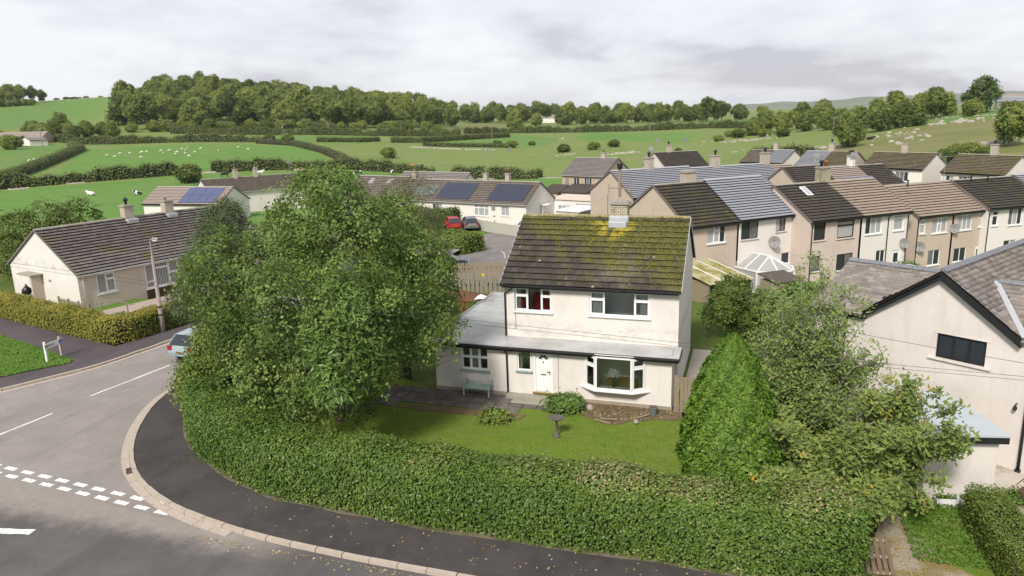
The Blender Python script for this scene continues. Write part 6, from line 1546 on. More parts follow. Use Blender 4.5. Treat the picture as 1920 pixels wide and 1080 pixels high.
for q, lab, lf, R, hh in (((-37.8, 35.2, .1), 'tufted green plant in the corner bungalow garden', 'laurel', .5, .6), ((-35.6, 39.6, .1), 'small columnar conifer before the bungalow window', 'conifer', .3, 1.3), ((-7.1, 28.4, .1), 'low leafy plant at the foot of the house wall right of the doorstep', 'laurel', .75, .6), ((-9.6, 26.6, .1), 'weedy plant at the edge of the patio', 'box', .55, .35), ((12.0, 44.5, -.4), 'bush beside the flat grey roofed extension', 'willow', 1.2, 2.2), ((11.0, 58, -1), 'green bush before the teal curtained house', 'laurel', 1.1, 2.2), ((8.3, 24.6, .1), 'weeds at the corner of the pale lean-to', 'laurel', .18, .25)):
    tree('shrub', lab, 'plant', q, dict(blobs=[((0, 0, hh * .5), (R, R * .8, hh * .55)), ((R * .4, 0, hh * .6), (R * .6, R * .6, hh * .4))], nclump=int(60 + 90 * R), per=22, sigma=.09 + .08 * R, low=-.4), .13, .5, lf, [(R * .4, 0, hh * .7)], .02, fork_z=.1)

# lawn: short blades near the house so that the turf has a nap
n = 26000; x = RNG.uniform(-20, 3, n); y = RNG.uniform(20.2, 29, n); ok = ~pip(x, y, bp) & ~((x < -7.6) & (y > 26.5)); x, y = x[ok], y[ok]
lt_ = .45 + .22 * np.sin(x * 1.3 + np.sin(y * 1.1)) * np.sin(y * .9) + RNG.normal(size=len(x)) * .07
G['blade'] = foliage('grass_blades', [(0, (.09, .155, .018)), (.5, (.125, .19, .025)), (1, (.165, .2, .045))], .2)
tag(obj('grass', leaf_mesh('grass', np.stack([x, y, np.full(len(x), .125)], 1), RNG.normal(size=(len(x), 3)) * .6 + np.array([0, -.5, .9]), .065, .3, lt_, G['blade'])), kind='stuff')
n = 16000; vp = [p[:2] for p in (gz(-60, 606, .1), gz(0, 629, .1), gz(60, 648, .1), gz(118, 669, .1), gz(140, 675.5, .1), gz(133, 682, .1), gz(60, 696, .1), gz(0, 709, .1), gz(-60, 717, .1))]
va = np.array([tuple(p) for p in vp]); x = RNG.uniform(va[:, 0].min(), va[:, 0].max(), n); y = RNG.uniform(va[:, 1].min(), va[:, 1].max(), n); ok = pip(x, y, [tuple(p) for p in vp]); x, y = x[ok], y[ok]
x = np.concatenate([x, RNG.uniform(7.5, 10, 3000), RNG.uniform(4.8, 7, 3000)]); y = np.concatenate([y, RNG.uniform(17, 23.8, 3000), RNG.uniform(20.4, 23.9, 3000)]); ok = (x < 7.1) | (x > 7.5); x, y = x[ok], y[ok]
G['blade2'] = foliage('verge_blades', [(0, (.06, .13, .014)), (.5, (.1, .2, .024)), (1, (.17, .23, .05))], .25)
tag(obj('grass', leaf_mesh('grass', np.stack([x, y, np.full(len(x), .175)], 1), RNG.normal(size=(len(x), 3)) * .8 + np.array([0, -.6, .5]), .13, .3, .5 + .25 * np.sin(x * 2.1 + np.sin(y * 1.7)) * np.sin(y * 2.3) + RNG.normal(size=len(x)) * .12, G['blade2'])), kind='stuff')
n = 700; x = RNG.uniform(-7, -2.3, n); y = RNG.uniform(27.3, 29.3, n); ok = pip(x, y, bp); x, y = x[ok], y[ok]
G['litter'] = foliage('bed_litter', [(0, (.08, .06, .04)), (.4, (.2, .15, .09)), (.7, (.34, .28, .2)), (1, (.1, .16, .03))], 0, .9)
tag(obj('litter', leaf_mesh('litter', np.stack([x, y, np.full(len(x), .165)], 1), RNG.normal(size=(len(x), 3)) * .5 + np.array([0, 0, 1.]), .1, .5, RNG.random(len(x)), G['litter'])), kind='stuff')
# fallen leaves on the drive, the pavement and the gutter
n = 1500; x = np.concatenate([3.4 + np.abs(RNG.normal(0, 1.25, 900)), RNG.uniform(-24, 2, 260), RNG.uniform(-16, 2, 340)]); y = np.concatenate([RNG.uniform(16, 23.4, 900), RNG.uniform(16.6, 18.7, 260), 16.25 - RNG.exponential(.12, 340)])
z = np.concatenate([np.full(900, .135), np.full(260, .112), np.full(340, .014)]); ok = (np.arange(n) < 900) | (np.arange(n) >= 1160) | (y > 16.7 + np.clip(-13 - x, 0, 9) * .55)
G['fallen'] = foliage('fallen_leaves', [(0, (.2, .12, .04)), (.4, (.36, .24, .07)), (.7, (.45, .38, .22)), (1, (.3, .32, .1))], 0)
tag(obj('fallen_leaves', leaf_mesh('fallen_leaves', np.stack([x, y, z], 1)[ok], np.tile([0, 0, 1.], (ok.sum(), 1)) + RNG.normal(size=(ok.sum(), 3)) * .2, .075, .6, RNG.random(ok.sum()), G['fallen'])), kind='stuff')

# ------------------------------------------------------------------ countryside trees: a few kinds, copied
KIND = []
def far_kind(seed, R, H, z0, nb, per, size, tall=0., trunk_h=2.):
    g = np.random.default_rng(seed)
    bl = lumps(0, 0, z0 + (H - z0) * .5, (R * .62, R * .62, (H - z0) * .33), nb, R * .42, -.95, seed) + [((0, 0, z0 + (H - z0) * .48), (R * .66, R * .66, (H - z0) * .42))]
    C, Nn, Tn, P = crown(bl, int(160 + 34 * nb), per, size * .62, low=-.8, clumpvar=.55, leafvar=.05)
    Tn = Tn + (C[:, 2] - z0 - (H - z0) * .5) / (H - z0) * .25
    me = leaf_mesh('tree', C, Nn, size * .68, .75, Tn, [G['far'], M['bark_pale']])
    mb = MB(); mb.tube([(0, 0, -1.5), (.1, 0, z0), (0, .1, H * .6)], [.42, .32, .15], 6); limbs(mb, (0, 0, z0), [(R * .5, 0, H * .7), (-R * .5, .3, H * .65)], .2, n=5)
    tm = mb.mesh('t', M['bark_pale'])
    b = __import__('bmesh').new(); b.from_mesh(me); n0 = len(b.faces); b.from_mesh(tm); b.faces.ensure_lookup_table()
    for f in b.faces[n0:]: f.material_index = 1
    b.to_mesh(me); b.free(); KIND.append(me)
far_kind(1, 5.8, 13, 1.6, 11, 13, .95); far_kind(2, 5.2, 14.5, 2.2, 11, 13, .95); far_kind(3, 6.4, 12, 1.0, 12, 13, .95); far_kind(4, 4.6, 15, 2.8, 9, 13, .9); far_kind(5, 3.6, 6.5, .3, 9, 12, .65); far_kind(6, 3.2, 16, 3, 5, 14, .8)
NT_ = [0]
def put(px, D, kind, sc, label, group=None, name='tree', sz=None, cat='tree'):
    p = pd(px, D); o = obj(name, KIND[kind]); o.location = (p.x, p.y, p.z - .3)
    o.rotation_euler = (0, 0, random.uniform(0, 6.28)); o.scale = (sc, sc, sc * (sz or random.uniform(.9, 1.1)))
    return tag(o, label, cat, group)
LW = 'tree of the dense wood covering the low hill across the fields'
g = random.Random(4)
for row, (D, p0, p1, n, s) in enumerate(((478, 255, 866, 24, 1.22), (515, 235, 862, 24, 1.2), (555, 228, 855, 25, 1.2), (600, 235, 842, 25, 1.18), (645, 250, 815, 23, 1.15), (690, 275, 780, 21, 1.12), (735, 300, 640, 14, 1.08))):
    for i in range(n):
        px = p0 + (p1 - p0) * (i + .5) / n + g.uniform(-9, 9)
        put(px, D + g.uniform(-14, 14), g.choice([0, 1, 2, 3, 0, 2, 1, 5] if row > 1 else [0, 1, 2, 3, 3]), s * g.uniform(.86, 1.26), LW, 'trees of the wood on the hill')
LM = 'tree in the belt of woodland along the middle of the horizon'
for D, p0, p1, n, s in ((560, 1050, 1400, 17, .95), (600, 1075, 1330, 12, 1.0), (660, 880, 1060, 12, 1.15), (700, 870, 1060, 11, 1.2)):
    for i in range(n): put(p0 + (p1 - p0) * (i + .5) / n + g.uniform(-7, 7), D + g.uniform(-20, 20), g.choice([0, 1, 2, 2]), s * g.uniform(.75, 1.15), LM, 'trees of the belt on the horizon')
LF = 'tree of the dark belt at the foot of the wooded hill on the left'
for i in range(13): put(62 + i * 13 + g.uniform(-5, 5), 430 + g.uniform(-12, 12), g.choice([0, 2, 2]), g.uniform(.5, .72), LF, 'trees along the foot of the left hill')
LH = 'tree of the clump on the left skyline'
for i, px in enumerate((-40, -15, 5, 22, 38, 55, 78, 96)): put(px, 770 + g.uniform(-15, 15), g.choice([0, 1, 3]), g.uniform(.85, 1.2) * (1.1 if i < 6 else .85), LH, 'trees on the left skyline')
for i, px in enumerate((2, 18, 33, 48, 62, 74)): put(px, 748, 4, g.uniform(.9, 1.2), 'rounded bush below the skyline trees at the far left', 'bushes on the left skyline', 'bush', cat='bush')
LR = 'tree of the leafy clump on the right hillside above the houses'
for px, D, k, s in ((1620, 262, 2, .62), (1655, 285, 2, .72), (1690, 300, 0, .8), (1715, 275, 2, .66), (1740, 300, 1, .7), (1700, 262, 2, .55), (1765, 290, 0, .72), (1730, 262, 2, .55), (1785, 305, 2, .6), (1665, 258, 2, .52)): put(px, D, k, s, LR, 'trees of the clump on the right hillside')
LQ = 'tree in the row left of the right hillside clump'
for px, D, k, s in ((1425, 330, 2, .62), (1450, 345, 0, .7), (1475, 335, 2, .65), (1497, 345, 1, .62), (1520, 320, 2, .55), (1545, 330, 0, .72), (1566, 310, 2, .6), (1590, 300, 2, .6), (1440, 430, 1, .75), (1515, 420, 0, .8), (1555, 400, 2, .85)): put(px, D, k, s, LQ, 'trees in the row on the right')
put(1603, 214, 2, .62, 'dark spreading tree with a short trunk alone on the pasture edge', sz=1.1)
put(1850, 305, 2, .88, 'dark wind-bent tree on the right hilltop')
put(1912, 180, 0, .68, 'leafy tree cut off by the right edge of the photo')
put(1337, 520, 1, 1.25, 'tallest round tree at the right end of the woodland belt')
put(1100, 480, 1, .9, 'tree standing forward of the woodland belt near the farm building')
put(975, 470, 2, .95, 'broad dark tree beside the farm building across the fields')
put(123, 470, 2, .95, 'large dark rounded tree below the left hillside field')
put(1015, 500, 0, .7, 'slim tree right of the farm building')
put(735, 268, 4, .8, 'orange tinted bush in the hedge between the fields', sz=.9)
put(545, 330, 4, .9, 'pale bush on the hedge corner beside the utility pole')
put(350, 205, 4, .95, 'olive bush standing at the field hedge behind the brown bungalow', cat='bush')
LB = 'bush at the foot of the pasture in front of the middle fields'
for px, D, s in ((938, 330, .65), (965, 320, .8), (1065, 285, .8), (1120, 290, .75), (1160, 300, .75), (1283, 255, .4), (1005, 330, .5), (1395, 320, .9), (1420, 330, .8), (1445, 315, .75), (1380, 330, .7), (1480, 300, .8), (1360, 300, .6)): put(px, D, 4, s, LB, 'bushes between the middle fields', 'bush', sz=.75, cat='bush')
LC = 'bush behind the top row of houses on the hillside'
for px, D, s in ((1600, 148, .5), (1625, 150, .55), (1655, 150, .5), (1690, 148, .68), (1712, 150, .75), (1735, 152, .7), (1765, 158, .6), (1790, 160, .65), (1815, 165, .7), (1840, 170, .6), (1870, 165, .5), (1750, 150, .5), (1835, 160, .4)): put(px, D, 4, s, LC, 'bushes behind the top row of houses', 'bush', sz=.8, cat='bush')
LS = 'scrub bush along the skyline of the left hill'
for px in (95, 122, 140, 150, 158, 165, 178, 205): put(px, 835, 4, g.uniform(.5, .9), LS, 'scrub on the left hill skyline', 'bush', sz=.6, cat='bush')
put(1835, 285, 4, .9, 'round bush on the wall below the hilltop tree', name='bush', cat='bush')
put(1180, 122, 4, .55, 'bush just right of the tan house gable', name='bush', cat='bush')
for px, D, s in ((20, 355, 1.0), (36, 370, .7), (5, 430, .8)): put(px, D, 4, s, 'dark bush near the long barn at the far left', 'bushes near the far barn', 'bush', cat='bush')
for i in range(22): put(262 + i * 27 + g.uniform(-9, 9), 452 + g.uniform(-8, 8), 4, g.uniform(.7, 1.15), 'undergrowth bush along the front edge of the hill wood', 'bushes along the wood edge', 'bush', cat='bush')

# field hedges
def fhedge(label, pts, H=2.2, hw=1.3, size=.46, dens=11, leaf='fieldhedge'):
    P = [pd(*p) for p in pts]
    return hedge('field_hedge', label, [(p.x, p.y) for p in P], hw, H, leaf, size, dens, pw=.6, rough=.3, group='field hedges', aspect=.7)
fhedge('long dark hedge along the far side of the cow field, left half', [(-150, 218), (0, 219), (150, 222), (330, 226)], 3.0)
fhedge('long dark hedge along the far side of the cow field, middle', [(395, 228), (520, 230), (640, 231), (690, 226), (760, 219), (815, 214)], 2.8)
fhedge('overgrown hedge stretch behind the cows right of the stone gap', [(855, 208), (900, 205), (960, 201), (1020, 198)], 2.6, 1.6)
fhedge('sloping hedge between the paddock and the sheep field', [(-60, 232), (0, 238), (60, 262), (120, 300), (152, 330), (140, 352)], 2.4, 1.8)
fhedge('hedge along the top of the sheep field below the wood', [(110, 400), (160, 370), (240, 362), (330, 360), (420, 352), (520, 345)], 3.0, 1.5)
fhedge('hedge beyond the paddock by the metal shed', [(-200, 400), (-60, 392), (50, 392)], 3.2, 1.5)
fhedge('hedge running down the right side of the sheep field', [(490, 338), (560, 322), (610, 288), (640, 262), (662, 236)], 1.8, 1.8, leaf='willow')
fhedge('dark hedge below the wood in the middle distance', [(330, 430), (480, 405), (600, 400), (720, 398), (870, 402)], 3.4, 2)
fhedge('hedge between the two middle strips', [(600, 345), (680, 348), (715, 355)], 2.0, 1.5)
fhedge('hedge right of the orange bush', [(740, 350), (800, 352), (870, 370), (960, 395)], 2.4, 1.8)
fhedge('hedge under the woodland belt on the horizon', [(880, 430), (960, 440), (1060, 425), (1200, 415), (1340, 420), (1420, 400)], 3.2, 2)
fhedge('hedge along the upper edge of the middle pasture', [(800, 330), (900, 326), (960, 322)], 1.6, 1.2)
fhedge('dark hedge above the blue-grey roofed houses on the right', [(1425, 205), (1480, 198), (1545, 190)], 2.6, 1.6)
fhedge('hedge behind the houses at the foot of the hill pasture', [(1580, 160), (1650, 152), (1730, 150)], 2.0, 1.5)

ORD = ['first', 'second', 'third', 'fourth', 'fifth', 'sixth', 'seventh', 'eighth', 'ninth', 'tenth', 'eleventh', 'twelfth', 'thirteenth', 'fourteenth']
def number(group, what):
    "copies that the photograph does tell apart by where they stand: name each by its place in its row"
    L = [o for o in COL.objects if o.get('group') == group]
    px = lambda o: ((Vector(o.location) - camo.location).dot(Vector(RI))) / ((Vector(o.location) - camo.location).dot(Vector(_f)))
    for k, o in enumerate(sorted(L, key=px)): o['label'] = ORD[k] + ' ' + what

number('trees of the clump on the right hillside', 'tree from the left in the leafy clump on the right hillside')
number('trees in the row on the right', 'tree from the left in the row before the right hillside clump')
number('bushes between the middle fields', 'bush from the left along the edge of the middle pasture')
number('trees along the foot of the left hill', 'tree from the left in the belt below the left hillside field')
number('bushes behind the top row of houses', 'bush from the left behind the top row of houses')
number('trees on the left skyline', 'tree from the left in the clump on the left skyline')
number('bushes on the left skyline', 'rounded bush from the left below the skyline trees at far left')
number('scrub on the left hill skyline', 'scrub bush from the left along the left hill skyline')
# ------------------------------------------------------------------ stones in the fields
def rocks(label, pts, n, smin, smax, spread, group='limestone outcrops in the fields', name='rock_outcrop'):
    P = [pd(*p) for p in pts]; c = P[len(P) // 2]
    o = thing(name, label, 'rocks', (c.x, c.y, c.z), 0, group); mb = MB()
    for k in range(n):
        t = random.uniform(0, len(P) - 1.001); i = int(t); p = P[i].lerp(P[i + 1], t - i) if len(P) > 1 else P[0]
        x, y = p.x + random.gauss(0, spread), p.y + random.gauss(0, spread); r = random.uniform(smin, smax) * .6; z = h(x, y)
        b = len(mb.v); a0 = random.uniform(0, 6)
        for rr, zz in ((1, -.3), (.95, .35), (.5, .75)):
            for m in range(6):
                q = rr * r * random.uniform(.75, 1.15); a = a0 + m * 1.047
                mb.v.append((x + q * math.cos(a) * 1.3 - c.x, y + q * math.sin(a) - c.y, z + zz * r * random.uniform(.8, 1.2) - c.z))
        for j in range(2):
            for m in range(6): mb.f.append([b + j * 6 + m, b + j * 6 + (m + 1) % 6, b + j * 6 + 6 + (m + 1) % 6, b + j * 6 + 6 + m]); mb.m.append(0)
        mb.f.append([b + 12 + m for m in range(6)]); mb.m.append(0)
    s_ = mb.build('stones', M['stone'], o); s_['kind'] = 'stuff'
    return o
rocks('tumbled pale stone wall in the gap of the hedge behind the brown bungalow', [(375, 226), (400, 226)], 60, .3, .8, .5, name='stone_wall')
rocks('pale stones under the hedge at the far left of the cow field', [(5, 215), (40, 216)], 45, .3, .7, .4, name='stone_wall')
rocks('pale stones under the hedge left of the olive bush', [(118, 219), (152, 220)], 40, .25, .6, .4, name='stone_wall')
rocks('pale stone pile under the hedge right of the brown bungalow', [(555, 228), (592, 229)], 60, .3, .75, .5, name='stone_wall')
rocks('pale stone wall in the hedge gap behind the brown and black cows', [(820, 210), (850, 208)], 70, .3, .75, .4, name='stone_wall')
rocks('pale stone wall scraps behind the rightmost cows', [(905, 202), (930, 201)], 40, .3, .6, .4, name='stone_wall')
rocks('low stone wall running right towards the tan house', [(1020, 197), (1062, 195)], 60, .25, .5, .4, name='stone_wall')
rocks('long pale stone wall across the middle pasture', [(778, 322), (800, 318), (860, 312), (932, 309)], 170, .4, 1.0, .6, name='stone_wall')
for i, (lab, pts, n, a, b, sp) in enumerate((
 ('pale boulders in the middle pasture right of the bushes', [(1150, 262), (1180, 265), (1205, 268)], 30, .4, 1.1, 1.5),
 ('few small boulders below the bushes in the pasture', [(1050, 268), (1085, 275)], 18, .3, .8, 1.5),
 ('bright boulders left of the dark spreading tree', [(1515, 215), (1560, 222)], 40, .4, 1.2, 3),
 ('boulders below the leafy clump on the hillside', [(1630, 228), (1690, 236), (1730, 245)], 18, .4, 1.1, 4),
 ('pale limestone rocks right of the hillside clump', [(1775, 262), (1800, 258), (1822, 262)], 30, .5, 1.3, 4),
 ('lone stones on the open hillside', [(1665, 200), (1730, 215), (1745, 218)], 14, .5, 1.1, 3),
 ('tall pale limestone crag behind the brown mossy roofed pair', [(1843, 172), (1862, 172)], 45, .5, 1.2, 1.2),
 ('stones at the right edge beside the cut-off tree', [(1880, 185), (1900, 190)], 22, .4, 1.0, 2),
 ('stones among the bushes left of the dark hedge', [(1360, 300), (1420, 290), (1440, 300)], 60, .3, 1.0, 4),
 ('scattered stones by the terrace chimney in the pasture', [(1415, 235), (1440, 240)], 14, .4, .9, 3))): rocks(lab, pts, n, a, b, sp)
rocks('long dry stone wall on the skyline of the right hill', [(1768, 288), (1830, 285), (1880, 280), (1960, 276)], 75, .3, .7, .35, name='stone_wall')
rocks('pale stone wall along the skyline of the left hill', [(80, 812), (140, 815), (220, 820)], 120, .5, 1.2, 1, name='stone_wall')

# ------------------------------------------------------------------ animals
def skinned(name, V, E, Rd, mat, sub=1):
    me = bpy.data.meshes.new(name); me.from_pydata(V, E, [])
    o = bpy.data.objects.new(name, me); COL.objects.link(o)
    o.modifiers.new('skin', 'SKIN')
    for i, v in enumerate(me.skin_vertices[0].data):
        r = Rd[i]; v.radius = r if isinstance(r, tuple) else (r, r); v.use_root = (i == 0)
    s_ = o.modifiers.new('sub', 'SUBSURF'); s_.levels = sub; s_.render_levels = sub
    dg = bpy.context.evaluated_depsgraph_get(); out_ = bpy.data.meshes.new_from_object(o.evaluated_get(dg)); bpy.data.objects.remove(o)
    out_.name = name; out_.materials.clear(); out_.materials.append(mat); out_.polygons.foreach_set('use_smooth', [True] * len(out_.polygons)); out_.update()
    return out_
def cow_mesh(pose):
    if pose == 'graze': nk, hd, mz = (1.15, 0, .95), (1.38, 0, .5), (1.5, 0, .18)
    else: nk, hd, mz = (1.1, 0, 1.35), (1.35, 0, 1.5), (1.68, 0, 1.33)
    V = [(-.75, 0, 1.12), (-.3, 0, 1.05), (.3, 0, 1.04), (.75, 0, 1.12), nk, hd, mz]; E = [(0, 1), (1, 2), (2, 3), (3, 4), (4, 5), (5, 6)]
    Rd = [(.3, .34), (.38, .42), (.38, .42), (.3, .36), (.18, .22), (.14, .17), (.09, .1)]
    for x, j, dx in ((.7, 3, 0), (-.72, 0, -.1)):
        for y in (-.24, .24):
            b = len(V); V += [(x, y, .75), (x + dx, y, .42), (x + dx * .2, y, .02)]; E += [(j, b), (b, b + 1), (b + 1, b + 2)]; Rd += [.15, .08, .065]
    b = len(V); V += [(-1.02, 0, 1.2), (-1.1, 0, .6)]; E += [(0, b), (b, b + 1)]; Rd += [.05, .03]
    for y in (-.2, .2):
        b = len(V); V += [(hd[0] - .08, y * 1.2, hd[2] + .08)]; E += [(5, b)]; Rd += [.04]
    return V, E, Rd
def lying_mesh():
    V = [(-.8, 0, .42), (-.3, 0, .45), (.3, 0, .45), (.75, 0, .5), (1.1, .1, .8), (1.35, .15, .9), (1.6, .2, .75)]; E = [(0, 1), (1, 2), (2, 3), (3, 4), (4, 5), (5, 6)]
    Rd = [(.36, .36), (.46, .42), (.46, .42), (.34, .36), (.17, .2), (.14, .16), (.09, .09)]
    for x, y, x2 in ((.7, -.4, 1.0), (-.6, -.5, -.2), (.7, .35, 1.05), (-.6, .45, -.15)):
        b = len(V); V += [(x, y, .2), (x2, y * 1.1, .1)]; E += [(3 if x > 0 else 0, b), (b, b + 1)]; Rd += [.13, .07]
    for y in (-.12, .3):
        b = len(V); V += [(1.28, y, .98)]; E += [(5, b)]; Rd += [.04]
    return V, E, Rd
def hide(name, a, b, lo, sc, off):
    t = NT(name); tc_ = t.n('TexCoord').outputs['Object']; mp = t.n('Mapping'); mp.inputs['Location'].default_value = off; t.l(tc_, mp.inputs['Vector'])
    return t.fin(t.mix(t.ss(t.noise(sc, 2, .5, mp.outputs[0]), lo - .02, lo + .02), a, b), .8)
HB = [hide('black_and_white_hide', (.015, .015, .017), (.72, .7, .66), .5, 1.4, (0, 0, 0)), hide('mostly_white_hide', (.72, .7, .66), (.02, .02, .02), .66, 1.4, (5, 2, 0)), hide('tan_and_white_hide', (.35, .17, .06), (.66, .6, .5), .5, 1.3, (2, 7, 0)), hide('ginger_hide', (.42, .17, .04), (.4, .16, .05), .5, 1, (0, 0, 0)), hide('black_hide', (.016, .016, .018), (.03, .03, .03), .5, 1, (0, 0, 0))]
CM = {}
def cow(label, px, py, pose, hi, rz):
    k = (pose, hi)
    if k not in CM:
        V, E, Rd = lying_mesh() if pose == 'lie' else cow_mesh(pose); CM[k] = skinned('cow', V, E, Rd, HB[hi])
    p = at(px, py); o = obj('cow', CM[k]); o.location = p; o.rotation_euler = (0, 0, rz)
    return tag(o, label, 'cow', 'cows in the field')
cow('white cow lying alone in the cow field left of the bungalows', 171, 366, 'lie', 1, 3.0)
cow('black and white cow lying just left of the pinkish roof', 259, 365, 'lie', 0, 2.9)
cow('black cow standing behind the brown bungalow chimneys', 422, 333, 'stand', 4, .6)
cow('pale cow just right of the second chimney of the brown bungalow', 487, 330, 'stand', 1, 1.0)
cow('tan and white cow lying left of the big tree top', 583, 329, 'lie', 2, .2)
cow('black and white cow grazing right of the big tree top', 673, 329, 'graze', 0, 3.3)
cow('black and white cow seen half behind the hall roof', 735, 329, 'stand', 0, 1.6)
cow('ginger cow standing in front of the field hedge', 771, 317, 'stand', 3, .1)
cow('black cow right of the ginger cow', 786, 318, 'stand', 4, .0)
cow('black and white cow grazing alone in the middle of the cow field', 855, 331, 'graze', 0, -.9)
cow('tan and white cow left of the two tall aerials', 888, 323, 'graze', 2, 2.9)
cow('black cow behind the tall aerial of the solar bungalow', 900, 322, 'stand', 4, .4)
cow('black cow lying in the shade under the dark spreading tree', 1630, 262, 'lie', 4, 0)
cow('dark cow standing near the hedge at the big tree top', 664, 315, 'stand', 4, 2.0)
t_wool = plain('sheep_wool', (.66, .62, .54), (.52, .48, .4), 9, .95)
V = [(-.42, 0, .62), (0, 0, .63), (.38, 0, .64), (.62, 0, .62), (.78, 0, .38)]; E = [(0, 1), (1, 2), (2, 3), (3, 4)]; Rd = [(.28, .28), (.33, .33), (.28, .28), (.13, .14), (.08, .09)]
for x, j in ((.34, 2), (-.38, 0)):
    for y in (-.17, .17): b = len(V); V += [(x, y, .3), (x, y, .02)]; E += [(j, b), (b, b + 1)]; Rd += [.08, .045]
SHEEP = skinned('sheep', V, E, Rd, t_wool)
for px, py in ((55, 304), (65, 301), (64, 307), (200, 293), (215, 296), (225, 290), (244, 290), (263, 289), (267, 287), (276, 287), (264, 297), (302, 286), (317, 285), (307, 290), (333, 287), (329, 291), (348, 284), (348, 289), (356, 295), (365, 287), (352, 280), (341, 281), (376, 281), (448, 279), (465, 282), (410, 285), (187, 270), (1055, 262)):
    p = at(px, py); o = obj('sheep', SHEEP); o.location = p; o.rotation_euler = (0, 0, random.uniform(0, 6.28)); o.scale = (random.uniform(.8, 1.05),) * 3
    tag(o, 'white sheep grazing in the sheep field beyond the hedge', 'sheep', 'sheep in the far field')

# ------------------------------------------------------------------ poles and lamps
def pole(label, p, H, r=.14, arms=1, name='utility_pole', trans=False):
    o = thing(name, label, 'utility pole', p, random.uniform(-.4, .4), 'wooden utility poles')
    MB().tube([(0, 0, -.5), (0, 0, H)], [r * 1.1, r * .8], 8).build('pole', M['timber_grey'], o)
    for k in range(arms): MB().box(-.8, .8, -.06, .06, H - .45 - k * .7, H - .33 - k * .7).build('crossarm', M['timber_grey'], o)
    for x in (-.7, 0, .7): MB().lathe([(.05, H - .33), (.08, H - .2), (.05, H - .1)], x, 0, 6).build('insulator', M['paintwhite'], o)
    if trans: MB().lathe([(.25, H - 1.9), (.3, H - 1.8), (.3, H - 1.0), (.2, H - .9)], 0, -.35, 10).build('transformer', M['metal'], o)
    return o
pole('utility pole before the metal shed in the left paddock', at(81, 281), 8.2)
pole('utility pole with a white transformer beside the pale bush', at(533, 268), 8, trans=True)
pole('thin pole standing by the orange tinted bush', at(752, 250), 7)
pole('utility pole right of the middle stone wall', at(923, 276), 9)
pole('double armed utility pole alone in the middle pasture', at(1217, 276), 8.5, arms=2)
pole('bleached utility pole left of the dark spreading tree', at(1561, 262), 7)
o = thing('telegraph_pole', 'tall wooden telegraph pole with a black box on top before the beige gable', 'telegraph pole', (-10.2, 60.5, -.7))
MB().tube([(0, 0, -.5), (0, 0, 8.6)], [.17, .12], 8).build('pole', M['timber'], o)
MB().lathe([(.1, 8.5), (.22, 8.55), (.24, 8.95), (.15, 9.1), (.05, 9.15)], 0, 0, 10).build('junction_box', M['black'], o)
mb = MB(); mb.box(-.9, .9, -.05, .05, 6.9, 7.0); mb.tube([(-.9, 0, 6.5), (-.9, 0, 7.3)], .03, 6); mb.tube([(.9, 0, 6.5), (.9, 0, 7.3)], .03, 6); mb.build('crossarm', M['timber'], o)
MB().tube([(-1.0, 0, -.4), (-1.0, 0, 6.4)], .05, 6).build('side_mast', M['metal'], o)
o = thing('street_lamp', 'slim concrete street lamp standing against the yellow hedge', 'street lamp', (-33.62, 34.25, .1), -.35)
MB().tube([(0, 0, -.2), (0, 0, 1.6), (0, 0, 1.62), (-.02, 0, 4.6), (-.03, 0, 4.7), (-.04, 0, 5.5), (.02, 0, 5.68), (.2, .02, 5.73)], [.15, .135, .12, .085, .055, .045, .04, .035], 10).build('column', plain('weathered_concrete', (.33, .29, .25), (.22, .19, .16), 5, .9), o, True)
for z in (1.05, 1.55): MB().lathe([(.15, z), (.155, z + .02), (.155, z + .07), (.15, z + .09)], 0, 0, 12).build('band', M['black'], o)
mb = MB(); mb.tube([(.15, .02, 5.73), (.3, .02, 5.75), (.75, .03, 5.78), (.85, .03, 5.77)], [.04, .09, .08, .03], 8); mb.build('lamp_head', M['metal'], o)
MB().box(.3, .75, -.05, .1, 5.66, 5.70).build('lamp_lens', M['upvc'], o)

# street name plate
SG = thing('street_sign', 'white street nameplate KIRK FLATT on two posts standing on the verge', 'street sign')
p0, p1 = gz(89, 679, .12), gz(116, 667.5, .12)
an = math.atan2(p1.y - p0.y, p1.x - p0.x); SG.location = p0; SG.rotation_euler = (0, 0, an)
Ls = (p1 - p0).length; W_ = Ls + .28
MB().box(-.045, .045, -.045, .045, -.3, 1.12).build('post', M['upvc'], SG)
MB().box(Ls - .045, Ls + .045, -.045, .045, -.3, 1.12).build('post', plain('rusty_white_post', (.6, .55, .5), (.25, .12, .06), 5, .8), SG)
pl_ = MB().box(-.1, W_ - .1, -.075, -.048, .72, 1.0).build('name_plate', M['upvc'], SG)
def text(body, size, loc, parent, mat, rot=(math.pi / 2, 0, 0), sx=1.):
    c = bpy.data.curves.new('lettering', 'FONT'); c.body = body; c.size = size; c.extrude = .003; c.align_x = 'LEFT'; c.align_y = 'CENTER'
    o = bpy.data.objects.new('lettering', c); COL.objects.link(o); dg = bpy.context.evaluated_depsgraph_get()
    me = bpy.data.meshes.new_from_object(o.evaluated_get(dg)); bpy.data.objects.remove(o); me.materials.clear(); me.materials.append(mat)
    q = obj('lettering', me, parent); q.location = loc; q.rotation_euler = rot; q.scale = (sx, 1, 1); return q
text('KIRK FLATT', .2, (-.06, -.08, .86), pl_, M['black'], sx=(W_ - .5) / 1.28)
bl_ = plain('sign_blue', (.02, .1, .4), None, 4, .5)
MB().box(W_ - .38, W_ - .12, -.079, -.0755, .74, .98).build('dead_end_symbol', bl_, pl_)
q = MB(); q.box(W_ - .27, W_ - .23, -.083, -.0795, .76, .9); q.build('dead_end_symbol', M['upvc'], pl_)
